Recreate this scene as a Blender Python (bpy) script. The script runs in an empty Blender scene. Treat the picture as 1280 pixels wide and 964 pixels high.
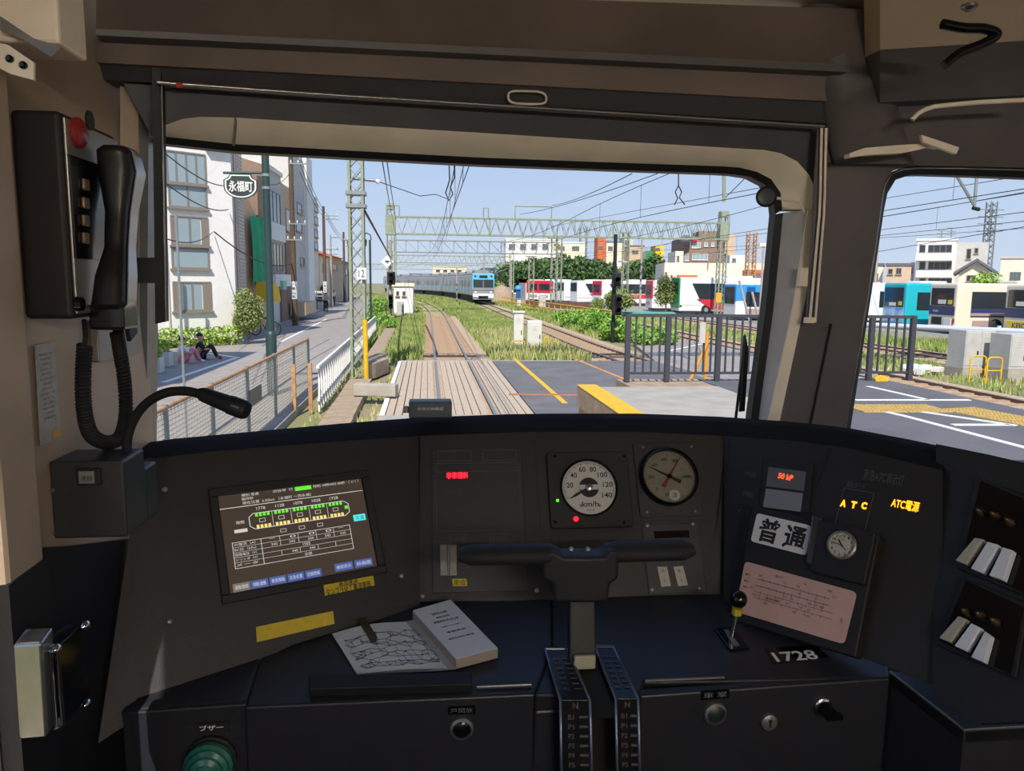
import bpy, math, random
from mathutils import Vector as V, Matrix
random.seed(11)
sc = bpy.context.scene
col = sc.collection
R = math.radians
PI = math.pi
# ------------------------------------------------------------------ camera
FPX = 950.0                      # focal length in pixels of the 1280x964 frame
CAM = V((0.0, 0.0, 2.69))        # metres above rail level, 0.83 m left of the track centre
yaw, pitch, roll = R(6.39), R(7.73), R(0.6)
c_f = V((math.sin(yaw)*math.cos(pitch), math.cos(yaw)*math.cos(pitch), -math.sin(pitch)))
c_r0 = V((math.cos(yaw), -math.sin(yaw), 0))
c_u0 = c_r0.cross(c_f)
c_r = c_r0*math.cos(roll) + c_u0*math.sin(roll)
c_u = c_u0*math.cos(roll) - c_r0*math.sin(roll)
cam = bpy.data.objects.new('camera', bpy.data.cameras.new('camera'))
col.objects.link(cam)
cam.data.sensor_fit = 'HORIZONTAL'
cam.data.sensor_width = 36.0
cam.data.lens = FPX/1280*36
cam.data.clip_start = 0.02
cam.data.clip_end = 3000
cam.matrix_world = Matrix(((c_r.x, c_u.x, -c_f.x, CAM.x), (c_r.y, c_u.y, -c_f.y, CAM.y),
                           (c_r.z, c_u.z, -c_f.z, CAM.z), (0, 0, 0, 1)))
sc.camera = cam
# ------------------------------------------------------------------ sky, sun, exposure
SUN_AZ, SUN_EL = R(-170.0), R(48.0)      # azimuth from +Y towards +X: behind the cab, to its left
world = bpy.data.worlds.new('world'); sc.world = world
world.use_nodes = True
wn = world.node_tree.nodes; wl = world.node_tree.links
for n in list(wn): wn.remove(n)
# clear summer sky: pale haze at the horizon, deeper blue overhead, the same in every direction
w_out = wn.new('ShaderNodeOutputWorld'); w_bg = wn.new('ShaderNodeBackground')
w_tc = wn.new('ShaderNodeTexCoord'); w_xyz = wn.new('ShaderNodeSeparateXYZ'); w_ramp = wn.new('ShaderNodeValToRGB')
wl.new(w_tc.outputs['Generated'], w_xyz.inputs[0]); wl.new(w_xyz.outputs['Z'], w_ramp.inputs[0])
cr_ = w_ramp.color_ramp
cr_.elements[0].position = 0.0; cr_.elements[0].color = (0.47, 0.53, 0.63, 1)
cr_.elements[1].position = 1.0; cr_.elements[1].color = (0.10, 0.21, 0.52, 1)
for pos_, c_ in ((0.06, (0.42, 0.505, 0.64, 1)), (0.16, (0.335, 0.445, 0.64, 1)), (0.4, (0.20, 0.34, 0.60, 1))):
    e_ = cr_.elements.new(pos_); e_.color = c_
w_bg.inputs[1].default_value = 1.0
wl.new(w_ramp.outputs[0], w_bg.inputs[0]); wl.new(w_bg.outputs[0], w_out.inputs[0])
sd = bpy.data.lights.new('sun', 'SUN'); sd.energy = 4.0; sd.angle = R(0.53); sd.color = (1.0, 0.95, 0.87)
sun = bpy.data.objects.new('sun', sd); col.objects.link(sun)
to_sun = V((math.sin(SUN_AZ)*math.cos(SUN_EL), math.cos(SUN_AZ)*math.cos(SUN_EL), math.sin(SUN_EL)))
sun.rotation_euler = to_sun.to_track_quat('Z', 'Y').to_euler()
sun.location = (-30, -60, 90)
sc.view_settings.view_transform = 'Standard'
sc.view_settings.look = 'None'
sc.view_settings.gamma = 1.0
sc.view_settings.use_curve_mapping = False
sc.view_settings.exposure = 0.5

# ------------------------------------------------------------------ pixel helpers: a pixel is only a direction
def ray(px, py):
    return (c_f + c_r*((px-640)/FPX) + c_u*((482-py)/FPX))
def gz(px, py, z=0.0):
    d = ray(px, py); t = (z-CAM.z)/d.z
    return CAM + d*t
def at_y(px, py, Y):
    d = ray(px, py); return CAM + d*(Y/d.y)
def at_x(px, py, X):
    d = ray(px, py); return CAM + d*(X/d.x)
def on_plane(px, py, o, n):
    d = ray(px, py); return CAM + d*((o-CAM).dot(n)/d.dot(n))
def on_surf(px, py, f, off=0.0):
    d = ray(px, py); t = 1.5
    for _ in range(30):
        p = CAM + d*t
        t = (f(p.x, p.z)+off)/d.y
    return CAM + d*t
def xat(px, Y, py=352):
    return at_y(px, py, Y).x

# ------------------------------------------------------------------ materials
def lin(c):
    c = c/255.0
    return c/12.92 if c <= 0.04045 else ((c+0.055)/1.055)**2.4
def L3(rgb): return tuple(lin(c) for c in rgb)
MATS = {}
def mat(name, rgb, rough=0.6, metal=0.0, noise=None, bump=None, emit=0.0, coat=0.0, rgb2=None, spec=0.5):
    if name in MATS: return MATS[name]
    m = bpy.data.materials.new(name); m.use_nodes = True
    nt = m.node_tree; b = nt.nodes['Principled BSDF']
    c = L3(rgb)
    b.inputs['Base Color'].default_value = (*c, 1)
    b.inputs['Roughness'].default_value = rough
    b.inputs['Metallic'].default_value = metal
    b.inputs['Specular IOR Level'].default_value = spec
    if coat: b.inputs['Coat Weight'].default_value = coat
    if emit:
        b.inputs['Emission Color'].default_value = (*c, 1); b.inputs['Emission Strength'].default_value = emit
    tc = None
    if noise or bump: tc = nt.nodes.new('ShaderNodeTexCoord')
    if noise:
        s, a = noise
        nz = nt.nodes.new('ShaderNodeTexNoise'); nz.inputs['Scale'].default_value = s; nz.inputs['Detail'].default_value = 5
        nt.links.new(tc.outputs['Object'], nz.inputs['Vector'])
        mx = nt.nodes.new('ShaderNodeValToRGB')
        c2 = L3(rgb2) if rgb2 else tuple(min(1, k*(1+a)) for k in c)
        c1 = c if rgb2 else tuple(k*(1-a) for k in c)
        mx.color_ramp.elements[0].position = 0.35; mx.color_ramp.elements[1].position = 0.65
        mx.color_ramp.elements[0].color = (*c1, 1); mx.color_ramp.elements[1].color = (*c2, 1)
        nt.links.new(nz.outputs['Fac'], mx.inputs[0]); nt.links.new(mx.outputs[0], b.inputs['Base Color'])
    if bump:
        s, a = bump
        n2 = nt.nodes.new('ShaderNodeTexNoise'); n2.inputs['Scale'].default_value = s; n2.inputs['Detail'].default_value = 3
        nt.links.new(tc.outputs['Object'], n2.inputs['Vector'])
        bp = nt.nodes.new('ShaderNodeBump'); bp.inputs['Strength'].default_value = a; bp.inputs['Distance'].default_value = 0.02
        nt.links.new(n2.outputs['Fac'], bp.inputs['Height']); nt.links.new(bp.outputs[0], b.inputs['Normal'])
    MATS[name] = m
    return m
def glass(name, tint=(1, 1, 1), refl=0.06):
    m = bpy.data.materials.new(name); m.use_nodes = True
    nt = m.node_tree
    for n in list(nt.nodes): nt.nodes.remove(n)
    o = nt.nodes.new('ShaderNodeOutputMaterial'); t = nt.nodes.new('ShaderNodeBsdfTransparent'); g = nt.nodes.new('ShaderNodeBsdfGlossy')
    t.inputs[0].default_value = (*tint, 1); g.inputs['Roughness'].default_value = 0.02
    mx = nt.nodes.new('ShaderNodeMixShader'); mx.inputs[0].default_value = refl
    nt.links.new(t.outputs[0], mx.inputs[1]); nt.links.new(g.outputs[0], mx.inputs[2]); nt.links.new(mx.outputs[0], o.inputs[0])
    return m

# ------------------------------------------------------------------ mesh collector
class G:
    def __init__(s): s.v = []; s.f = []
    def add(s, vs, fs):
        k = len(s.v); s.v += [tuple(v) for v in vs]; s.f += [tuple(i+k for i in f) for f in fs]; return s
    def hexa(s, p):           # 0-3 one face, 4-7 the opposite
        return s.add(p, [(0, 3, 2, 1), (4, 5, 6, 7), (0, 1, 5, 4), (1, 2, 6, 5), (2, 3, 7, 6), (3, 0, 4, 7)])
    def box(s, c, sz, M=None):
        x, y, z = sz[0]/2, sz[1]/2, sz[2]/2; c = V(c)
        p = [V(q) for q in ((-x, -y, -z), (x, -y, -z), (x, y, -z), (-x, y, -z), (-x, -y, z), (x, -y, z), (x, y, z), (-x, y, z))]
        if M is not None: p = [M @ q for q in p]
        return s.hexa([c+q for q in p])
    def b2(s, x0, x1, y0, y1, z0, z1):
        return s.box(((x0+x1)/2, (y0+y1)/2, (z0+z1)/2), (abs(x1-x0), abs(y1-y0), abs(z1-z0)))
    def prism(s, poly, ext):
        n = len(poly); e = V(ext); poly = [V(p) for p in poly]
        fs = [tuple(range(n))[::-1], tuple(range(n, 2*n))]
        fs += [(i, (i+1) % n, n+(i+1) % n, n+i) for i in range(n)]
        return s.add(poly+[p+e for p in poly], fs)
    def poly(s, pts): return s.add(pts, [tuple(range(len(pts)))])
    def tube(s, pts, r, n=6, cap=True, closed=False):
        pts = [V(p) for p in pts]; m = len(pts); rs = r if isinstance(r, (list, tuple)) else [r]*m
        vs = []; prev = None
        for i, p in enumerate(pts):
            if closed: t = pts[(i+1) % m]-pts[i-1]
            else: t = pts[min(i+1, m-1)]-pts[max(i-1, 0)]
            if t.length < 1e-9: t = V((0, 0, 1))
            t.normalize()
            if prev is None:
                a = V((0, 0, 1)) if abs(t.z) < 0.9 else V((1, 0, 0))
                u = t.cross(a).normalized()
            else:
                u = prev-t*prev.dot(t)
                u = u.normalized() if u.length > 1e-6 else t.orthogonal().normalized()
            prev = u; w = t.cross(u)
            for k in range(n):
                a = 2*PI*k/n
                vs.append(p+(u*math.cos(a)+w*math.sin(a))*rs[i])
        fs = []
        for i in range(m if closed else m-1):
            j = (i+1) % m
            for k in range(n):
                fs.append((i*n+k, i*n+(k+1) % n, j*n+(k+1) % n, j*n+k))
        if cap and not closed:
            fs.append(tuple(range(n))[::-1]); fs.append(tuple((m-1)*n+k for k in range(n)))
        return s.add(vs, fs)
    def bar(s, a, b, w, h=None):    # rectangular bar between two points
        a, b = V(a), V(b); t = (b-a).normalized(); h = h or w
        up = V((0, 0, 1)) if abs(t.z) < 0.95 else V((0, 1, 0))
        u = t.cross(up).normalized()*(w/2); q = u.cross(t).normalized()*(h/2)
        return s.hexa([a-u-q, a+u-q, a+u+q, a-u+q, b-u-q, b+u-q, b+u+q, b-u+q])
    def lathe(s, prof, M, n=24):    # (radius, height) pairs about local z of M
        vs = []; fs = []
        for r, h in prof:
            for k in range(n):
                a = 2*PI*k/n; vs.append(M @ V((r*math.cos(a), r*math.sin(a), h)))
        for i in range(len(prof)-1):
            for k in range(n):
                fs.append((i*n+k, i*n+(k+1) % n, (i+1)*n+(k+1) % n, (i+1)*n+k))
        if prof[0][0] > 1e-6: fs.append(tuple(range(n))[::-1])
        if prof[-1][0] > 1e-6: fs.append(tuple((len(prof)-1)*n+k for k in range(n)))
        return s.add(vs, fs)
    def sheet(s, rows):
        m = len(rows[0]); vs = [p for r in rows for p in r]
        fs = [(i*m+j, i*m+j+1, (i+1)*m+j+1, (i+1)*m+j) for i in range(len(rows)-1) for j in range(m-1)]
        return s.add(vs, fs)
    def slab(s, A, B, ext):         # thick strip between two point rows
        n = len(A); e = V(ext)
        vs = list(A)+list(B)+[V(p)+e for p in A]+[V(p)+e for p in B]; fs = []
        for i in range(n-1):
            fs += [(i, i+1, n+i+1, n+i), (2*n+i+1, 2*n+i, 3*n+i, 3*n+i+1),
                   (i+1, i, 2*n+i, 2*n+i+1), (n+i, n+i+1, 3*n+i+1, 3*n+i)]
        fs += [(0, n, 3*n, 2*n), (n-1, 2*n+n-1, 3*n+n-1, 2*n-1)]
        return s.add(vs, fs)
    def mesh(s, name):
        me = bpy.data.meshes.new(name); me.from_pydata(s.v, [], s.f); me.update(); return me
    def build(s, name, m, parent=None, smooth=None, bevel=0.0, seg=2, kind=None, label=None):
        me = s.mesh(name)
        me.materials.append(MATS[m] if isinstance(m, str) else m)
        if smooth is not None:
            me.polygons.foreach_set('use_smooth', [True]*len(me.polygons))
            me.set_sharp_from_angle(angle=R(smooth))
        o = link(me, name, parent)
        if bevel:
            b = o.modifiers.new('bevel', 'BEVEL'); b.width = bevel; b.segments = seg; b.limit_method = 'ANGLE'; b.angle_limit = R(35)
        if kind: o['kind'] = kind
        if label: o['label'] = label
        return o
MW = {}
def link(data, name, parent=None, M=None):
    o = bpy.data.objects.new(name, data); col.objects.link(o)
    M = M or Matrix.Identity(4); MW[o.name] = M
    if parent is not None:
        o.parent = parent; o.matrix_parent_inverse = MW[parent.name].inverted()
    o.matrix_basis = M
    return o
def tag(o, label, cat, group=None):
    o['label'] = label; o['category'] = cat
    if group: o['group'] = group
    return o
def thing(name, label, cat, loc=(0, 0, 0), group=None):
    o = link(None, name, None, Matrix.Translation(V(loc))); o.empty_display_size = 0.1
    return tag(o, label, cat, group)
def struct(o): o['kind'] = 'structure'; return o
def dup_tree(o, M, label=None, parent=None):     # copy of a thing built at the world origin, moved by M
    c = o.copy(); col.objects.link(c)
    if parent is None:
        c.matrix_basis = M @ MW[o.name]; MW[c.name] = c.matrix_basis.copy()
        if label: c['label'] = label
    else:
        c.parent = parent; MW[c.name] = M @ MW[o.name]
        c.matrix_parent_inverse = o.matrix_parent_inverse.copy(); c.matrix_basis = o.matrix_basis.copy()
    for ch in list(o.children): dup_tree(ch, M, None, c)
    return c
# ------------------------------------------------------------------ plane frame
class Fr:
    def __init__(s, o, u, v):
        s.o = V(o); s.u = V(u).normalized(); s.v = V(v).normalized(); s.n = s.u.cross(s.v).normalized()
    def p(s, a, b, c=0.0): return s.o+s.u*a+s.v*b+s.n*c
    def uv(s, px, py):
        q = on_plane(px, py, s.o, s.n)-s.o; return q.dot(s.u), q.dot(s.v)
    def px(s, px, py, c=0.0):
        a, b = s.uv(px, py); return s.p(a, b, c)
    def M(s, a=0, b=0, c=0):
        q = s.p(a, b, c)
        return Matrix(((s.u.x, s.v.x, s.n.x, q.x), (s.u.y, s.v.y, s.n.y, q.y), (s.u.z, s.v.z, s.n.z, q.z), (0, 0, 0, 1)))
    def box(s, g, a0, a1, b0, b1, c0, c1):
        return g.hexa([s.p(a0, b0, c0), s.p(a1, b0, c0), s.p(a1, b1, c0), s.p(a0, b1, c0),
                       s.p(a0, b0, c1), s.p(a1, b0, c1), s.p(a1, b1, c1), s.p(a0, b1, c1)])
    def rect(s, x0, y0, x1, y1):     # pixel rectangle -> in-plane extents around its middle
        cx, cy = (x0+x1)/2, (y0+y1)/2
        a0 = s.uv(x0, cy)[0]; a1 = s.uv(x1, cy)[0]; b1 = s.uv(cx, y0)[1]; b0 = s.uv(cx, y1)[1]
        return a0, a1, b0, b1
    def pbox(s, g, x0, y0, x1, y1, c0, c1):
        return s.box(g, *s.rect(x0, y0, x1, y1), c0, c1)
    def quad(s, g, pts, c0, c1):      # prism over pixel corners
        return g.prism([s.px(x, y, c0) for x, y in pts], s.n*(c1-c0))
    def rrect(s, g, a0, a1, b0, b1, r, c0, c1, k=5):
        pts = []
        for (cx, cy, st) in ((a1-r, b1-r, 0), (a0+r, b1-r, 90), (a0+r, b0+r, 180), (a1-r, b0+r, 270)):
            for i in range(k+1):
                t = R(st+90*i/k); pts.append(s.p(cx+r*math.cos(t), cy+r*math.sin(t), c0))
        return g.prism(pts, s.n*(c1-c0))
    def ring(s, g, a0, a1, b0, b1, w, c0, c1):
        s.box(g, a0, a1, b1-w, b1, c0, c1); s.box(g, a0, a1, b0, b0+w, c0, c1)
        s.box(g, a0, a0+w, b0+w, b1-w, c0, c1); s.box(g, a1-w, a1, b0+w, b1-w, c0, c1); return g
    def grid_lines(s): pass
TEXTC = {}
def text_geo(string, bold=0.0):
    key = (string, bold)
    if key in TEXTC: return TEXTC[key]
    cu = bpy.data.curves.new('lettering', 'FONT'); cu.body = string; cu.size = 1.0; cu.offset = bold; cu.resolution_u = 3
    ob = bpy.data.objects.new('lettering', cu)
    me = bpy.data.meshes.new_from_object(ob)
    vs = [v.co.copy() for v in me.vertices]; fs = [tuple(p.vertices) for p in me.polygons]
    bpy.data.objects.remove(ob); bpy.data.curves.remove(cu); bpy.data.meshes.remove(me)
    if vs:
        x0 = min(v.x for v in vs); x1 = max(v.x for v in vs); y0 = min(v.y for v in vs); y1 = max(v.y for v in vs)
        vs = [((v.x-x0)/(x1-x0)-0.5, (v.y-y0)/max(1e-6, (y1-y0))-0.5) for v in vs]
    TEXTC[key] = (vs, fs); return TEXTC[key]
def put_text(g, fr, string, a, b, w, h, c=0.0008, bold=0.0, rot=0.0):   # fitted to a w x h box in the plane
    vs, fs = text_geo(string, bold)
    cr, sr = math.cos(rot), math.sin(rot)
    g.add([fr.p(a+(x*w)*cr-(y*h)*sr, b+(x*w)*sr+(y*h)*cr, c) for x, y in vs], fs)
    return g
def px_text(g, fr, string, x0, y0, x1, y1, c=0.0008, bold=0.0):
    a0, a1, b0, b1 = fr.rect(x0, y0, x1, y1)
    return put_text(g, fr, string, (a0+a1)/2, (b0+b1)/2, a1-a0, b1-b0, c, bold)
def dense(pts, n):
    pts = [V((p[0], p[1], 0)) for p in pts]; d = [0]
    for i in range(1, len(pts)): d.append(d[-1]+(pts[i]-pts[i-1]).length)
    out = []
    for k in range(n):
        t = d[-1]*k/(n-1); i = 1
        while i < len(d)-1 and d[i] < t: i += 1
        q = (t-d[i-1])/max(1e-9, d[i]-d[i-1]); p = pts[i-1].lerp(pts[i], q); out.append((p.x, p.y))
    return out
def leafball(g, c, rad, n, size, flat=1.0, seed=0, shell=0.55):
    rnd = random.Random(seed); c = V(c)
    for _ in range(n):
        d = V((rnd.gauss(0, 1), rnd.gauss(0, 1), rnd.gauss(0, 1))).normalized()
        k = shell+(1-shell)*rnd.random()**0.5
        p = c+V((d.x*rad[0], d.y*rad[1], d.z*rad[2]))*k
        a = V((rnd.gauss(0, 1), rnd.gauss(0, 1), rnd.gauss(0, 1))).normalized()
        nrm = (d*0.7+a).normalized()
        u = nrm.orthogonal().normalized(); w = nrm.cross(u); th = rnd.random()*6.28
        u, w = u*math.cos(th)+w*math.sin(th), w*math.cos(th)-u*math.sin(th)
        s = size*(0.6+0.8*rnd.random())
        g.add([p-u*s, p+w*s*0.45, p+u*s, p-w*s*0.45], [(0, 1, 2, 3)])
    return g
# ------------------------------------------------------------------ materials used across the scene
mat('cab_beige', (180, 159, 138), 0.45, 0.1, noise=(9, 0.06))
mat('cab_trim', (244, 230, 212), 0.5, 0, noise=(14, 0.05))
mat('cab_black', (54, 52, 57), 0.5, 0, noise=(20, 0.12), bump=(260, 0.04))
mat('cab_header', (120, 105, 98), 0.55, 0, noise=(6, 0.12))
mat('cab_pillar', (94, 88, 90), 0.5, 0, noise=(8, 0.1))
mat('cab_ceiling', (190, 170, 148), 0.5, 0, noise=(3, 0.06))
mat('cab_floor', (70, 70, 68), 0.8, 0, noise=(30, 0.1))
mat('gasket', (22, 22, 27), 0.55)
mat('steel', (176, 174, 170), 0.28, 0.9, noise=(60, 0.05))
mat('steel_dull', (140, 138, 134), 0.45, 0.7, noise=(40, 0.08))
mat('chrome', (215, 215, 215), 0.12, 1.0)
mat('dash', (26, 25, 27), 0.55, 0, noise=(35, 0.1), bump=(420, 0.06))
mat('dash_light', (34, 34, 37), 0.5, 0, noise=(35, 0.1), bump=(420, 0.06))
mat('desk', (34, 35, 41), 0.42, 0, noise=(18, 0.08), bump=(300, 0.03))
mat('black_gloss', (14, 14, 16), 0.15)
mat('black_matt', (20, 20, 22), 0.6)
mat('black_rubber', (24, 24, 25), 0.75)
mat('white_print', (225, 225, 222), 0.6)
mat('grey_print', (112, 112, 114), 0.6)
mat('black_print', (18, 18, 20), 0.6)
mat('paper', (205, 208, 212), 0.7, noise=(25, 0.03))
mat('yellow_label', (205, 178, 28), 0.5, noise=(90, 0.08))
cab_glass = glass('cab_glass', (0.97, 0.98, 0.98), 0.025)

CX = 0.83                                   # track and car centre line
def W(x, z): return 1.66-0.17*(x-CX)**2-0.12*(z-2.4)      # bowed, raked front of the car
XL, XR = -0.475, 2.135                      # inner faces of the side walls
ZF, ZC = 1.15, 3.22                         # cab floor and ceiling
def wrow(pts, n, off=0.0): return [on_surf(x, y, W, off) for x, y in dense(pts, n)]

# main windscreen outline, in pixels of the photograph
GL_TOP = [(190, 178), (290, 189), (450, 198), (600, 206), (760, 212), (905, 217), (930, 219), (948, 224), (961, 235), (968, 250), (969, 268)]
GL_RIGHT = [(969, 268), (958, 380), (939, 520), (930, 600)]
TR_TOP = [(190, 172), (205, 157), (225, 149), (250, 146), (295, 147), (450, 157), (600, 166), (760, 176), (930, 186), (965, 188), (990, 196), (1008, 212), (1020, 236), (1024, 262)]
TR_RIGHT = [(1024, 262), (1006, 380), (975, 525), (960, 600)]
GL_LEFT = [(184, 610), (185, 400), (190, 178)]
N = 40
g = G(); g.slab(wrow(GL_TOP, N, -0.004), wrow([(x, y-9) if i < 7 else (x+9, y-6) for i, (x, y) in enumerate(GL_TOP)], N, -0.012), (0, 0.03, 0))
g.slab(wrow(GL_RIGHT, 12, -0.004), wrow([(x+10, y-2) for x, y in GL_RIGHT], 12, -0.012), (0, 0.03, 0))
win1 = struct(g.build('window_1', 'gasket', smooth=40)); win1['label'] = 'main windscreen with black rubber gasket'
gt = G(); gt.slab(wrow([(x, y-9) if i < 7 else (x+9, y-6) for i, (x, y) in enumerate(GL_TOP)], N, -0.012), wrow(TR_TOP, N, -0.05), (0, 0.05, 0))
gt.build('window_trim', 'cab_trim', win1, smooth=50)
gt = G(); gt.slab(wrow([(x+10, y-2) for x, y in GL_RIGHT], 16, -0.012), wrow([(x-14, y) for x, y in TR_RIGHT], 16, -0.045), (0, 0.05, 0))
gt.build('window_trim', mat('trim_grey', (176, 172, 172), 0.5, noise=(20, 0.05)), win1, smooth=50)
gt = G(); gt.slab(wrow([(x-14, y) for x, y in TR_RIGHT], 16, -0.047), wrow(TR_RIGHT, 16, -0.05), (0, 0.04, 0))
gt.build('trim_edge', 'cab_trim', win1, smooth=50)
# a seam where two lengths of trim meet
gt = G(); gt.slab(wrow([(293, 147), (290, 181)], 6, -0.052), wrow([(295, 147), (292, 181)], 6, -0.052), (0, 0.01, 0)); gt.build('seam', 'cab_header', win1)
# glass pane
rows = [wrow([(186, 640), (930, 640)], 24, 0.012), wrow([(184, 400), (957, 400)], 24, 0.012), wrow([(188, 172), (975, 215)], 24, 0.012)]
gg = G(); gg.sheet(rows); gg.build('pane', cab_glass, win1, smooth=60)

# right-hand windscreen
GR_LEFT = [(1052, 620), (1064, 530), (1092, 350), (1107, 250)]
GR_TOP = [(1107, 250), (1111, 236), (1119, 225), (1132, 219), (1150, 218), (1220, 220), (1300, 223), (1420, 228)]
g = G(); g.slab(wrow(GR_LEFT+GR_TOP[1:], 36, -0.004), wrow([(x-5, y-2) for x, y in GR_LEFT]+[(1106, 228), (1116, 215), (1134, 209), (1150, 207), (1220, 208), (1300, 210), (1420, 214)], 36, -0.02), (0, 0.03, 0))
win2 = struct(g.build('window_2', 'gasket', smooth=40)); win2['label'] = 'side windscreen with black gasket and bright bead'
g = G(); g.tube(wrow([(1057, 535), (1088, 350), (1103, 245), (1106, 228), (1116, 215), (1134, 210), (1220, 211), (1420, 217)], 40, -0.022), 0.0018, 6); g.build('bead', 'steel', win2, smooth=60)
gg = G(); gg.sheet([wrow([(1050, 620), (1720, 680)], 14, 0.012), wrow([(1100, 205), (1720, 235)], 14, 0.012)]); gg.build('pane', cab_glass, win2)

# front wall: header bands, pillar, left post, sill
g = G()
g.slab(wrow(TR_TOP, N, -0.045), wrow([(150, 96), (1040, 150)], N, -0.05), (0, 0.06, 0))
wf = struct(g.build('wall_front', 'cab_black', smooth=30)); wf['label'] = 'front wall of the cab around the windscreens'
def band(name, pa, pb, oa, ob, m, n=24, th=0.05):
    q = G(); q.slab(wrow(pa, n, oa), wrow(pb, n, ob), (0, th, 0)); return q.build(name, m, wf, smooth=30)
band('header_panel', [(120, 99), (1060, 156)], [(120, 78), (1060, 128)], -0.065, -0.075, 'cab_black')
band('header_panel', [(120, 78), (1100, 130)], [(120, 42), (1100, 90)], -0.085, -0.10, 'cab_header')
band('header_ledge', [(120, 44), (1060, 90)], [(120, 36), (1060, 80)], -0.13, -0.13, 'cab_pillar', th=0.09)
band('header_panel', [(120, 40), (1100, 86)], [(120, -20), (1100, 12)], -0.10, -0.14, 'cab_header', th=0.06)
# pillar between the windscreens (left edge follows the trim, right edge the small window)
PL_L = [(1024, 140), (1024, 262), (1006, 380), (975, 525), (955, 620)]
PL_R = [(1118, 140), (1103, 245), (1087, 350), (1058, 530), (1046, 620)]
band('pillar', PL_L, PL_R, -0.045, -0.03, 'cab_pillar', 16, 0.06)
band('pillar_seam', [(1040, 405), (1012, 540)], [(1041.2, 405), (1013.2, 540)], -0.05, -0.05, mat('seam_dark', (66, 62, 64), .6), 4, 0.02)
# column cover over the pillar, bulging towards the cab
q = G(); rows = []
for k in range(9):
    a = PI*k/8; x = 1036+100*(1-math.cos(a))/2
    rows.append([on_surf(x+(0.10-t)*60, 205-t*230, W, -0.05-0.06*math.sin(a)*min(1, .25+t*2)) for t in [i/10 for i in range(11)]])
q.sheet(rows); q.build('column_cover', 'cab_pillar', wf, smooth=60)
# wall above the right window
band('header_panel', [(1106, 228), (1116, 213), (1134, 207), (1220, 208), (1420, 214)], [(1106, 120), (1116, 118), (1134, 116), (1220, 112), (1420, 104)], -0.02, -0.06, 'cab_pillar', 20)
band('header_panel', [(1100, 128), (1420, 112)], [(1100, 60), (1420, 40)], -0.10, -0.16, 'cab_pillar', 12)
band('header_panel', [(1100, 62), (1420, 42)], [(1100, -60), (1420, -80)], -0.16, -0.26, 'cab_ceiling', 12)
# the same wall carried on to the right-hand side wall
zt_ = on_surf(1420, 214, W).z; xs_ = [1.42+(XR-1.42)*i/8 for i in range(9)]
q = G(); q.slab([V((x, W(x, zt_)-.04, zt_)) for x in xs_], [V((x, W(x, ZC)-.09, ZC)) for x in xs_], (0, .06, 0)); q.build('header_panel', 'cab_pillar', wf)
q = G(); q.slab([V((2.0, W(2.0, z)-.03, z)) for z in (1.2, ZC)], [V((XR, W(XR, z)-.03, z)) for z in (1.2, ZC)], (0, .06, 0)); q.build('window_post', 'cab_pillar', wf)
# left post beside the windscreen and lower sill under the windows
band('window_post', [(172, 130), (172, 400), (168, 620)], [(186, 130), (184, 400), (183, 620)], -0.02, -0.012, 'steel_dull', 8, 0.05)
band('window_post', [(150, 80), (150, 400), (146, 640)], [(173, 80), (173, 400), (169, 640)], -0.03, -0.024, 'cab_beige', 8, 0.05)
g = G()
xs = [XL+(XR-XL)*i/30 for i in range(31)]
g.slab([V((x, W(x, 2.2)-0.005, 2.2)) for x in xs], [V((x, W(x, 1.2)-0.005, 1.2)) for x in xs], (0, 0.06, 0)); g.build('sill', 'cab_black', wf)

# side walls with their windows, running back into the saloon
def wall_side(name, x, th, holes, m):
    g = G(); y0, y1, z0, z1 = -5.2, (1.36 if x < 0 else 1.40), ZF, ZC
    ys = sorted({y0, y1, *[h[0] for h in holes], *[h[1] for h in holes]})
    for a, b in zip(ys, ys[1:]):
        h = [k for k in holes if k[0] <= a+1e-6 and k[1] >= b-1e-6]
        if h:
            g.b2(x, x+th, a, b, z0, h[0][2]); g.b2(x, x+th, a, b, h[0][3], z1)
        else: g.b2(x, x+th, a, b, z0, z1)
    return struct(g.build(name, m))
wl_ = wall_side('wall_left', XL, -0.06, [(0.22, 0.82, 2.05, 3.0), (-1.6, -0.5, 2.0, 2.9), (-3.2, -1.9, 2.0, 2.9), (-4.9, -3.5, 2.0, 2.9)], 'cab_beige')
wl_['label'] = 'beige metal side wall with the telephone and notice'
wr_ = wall_side('wall_right', XR, 0.06, [(0.2, 0.9, 2.05, 2.95), (-1.6, -0.5, 2.0, 2.9), (-3.2, -1.9, 2.0, 2.9), (-4.9, -3.5, 2.0, 2.9)], 'cab_beige')
wr_['label'] = 'side wall of the cab beyond the second windscreen'
# door pillar standing proud of the left wall
g = G(); g.b2(XL-0.01, XL+0.022, 0.84, 0.925, ZF, ZC); t1 = struct(g.build('trim_1', 'cab_beige', bevel=0.008)); t1['label'] = 'door pillar on the side wall'
g = G(); g.b2(XL, XR, -5.2, 1.72, ZF-0.08, ZF); fl = struct(g.build('floor', 'cab_floor')); fl['label'] = 'grey floor of the cab and saloon'
g = G(); g.b2(XL-0.06, XR+0.06, -5.2, 1.80, ZC, ZC+0.06); ce = struct(g.build('ceiling', 'cab_ceiling')); ce['label'] = 'beige ceiling of the cab'
g = G(); g.b2(XL, XR, -5.26, -5.2, ZF, ZC); wb = struct(g.build('wall_back', 'cab_beige')); wb['label'] = 'end wall of the saloon'
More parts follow.
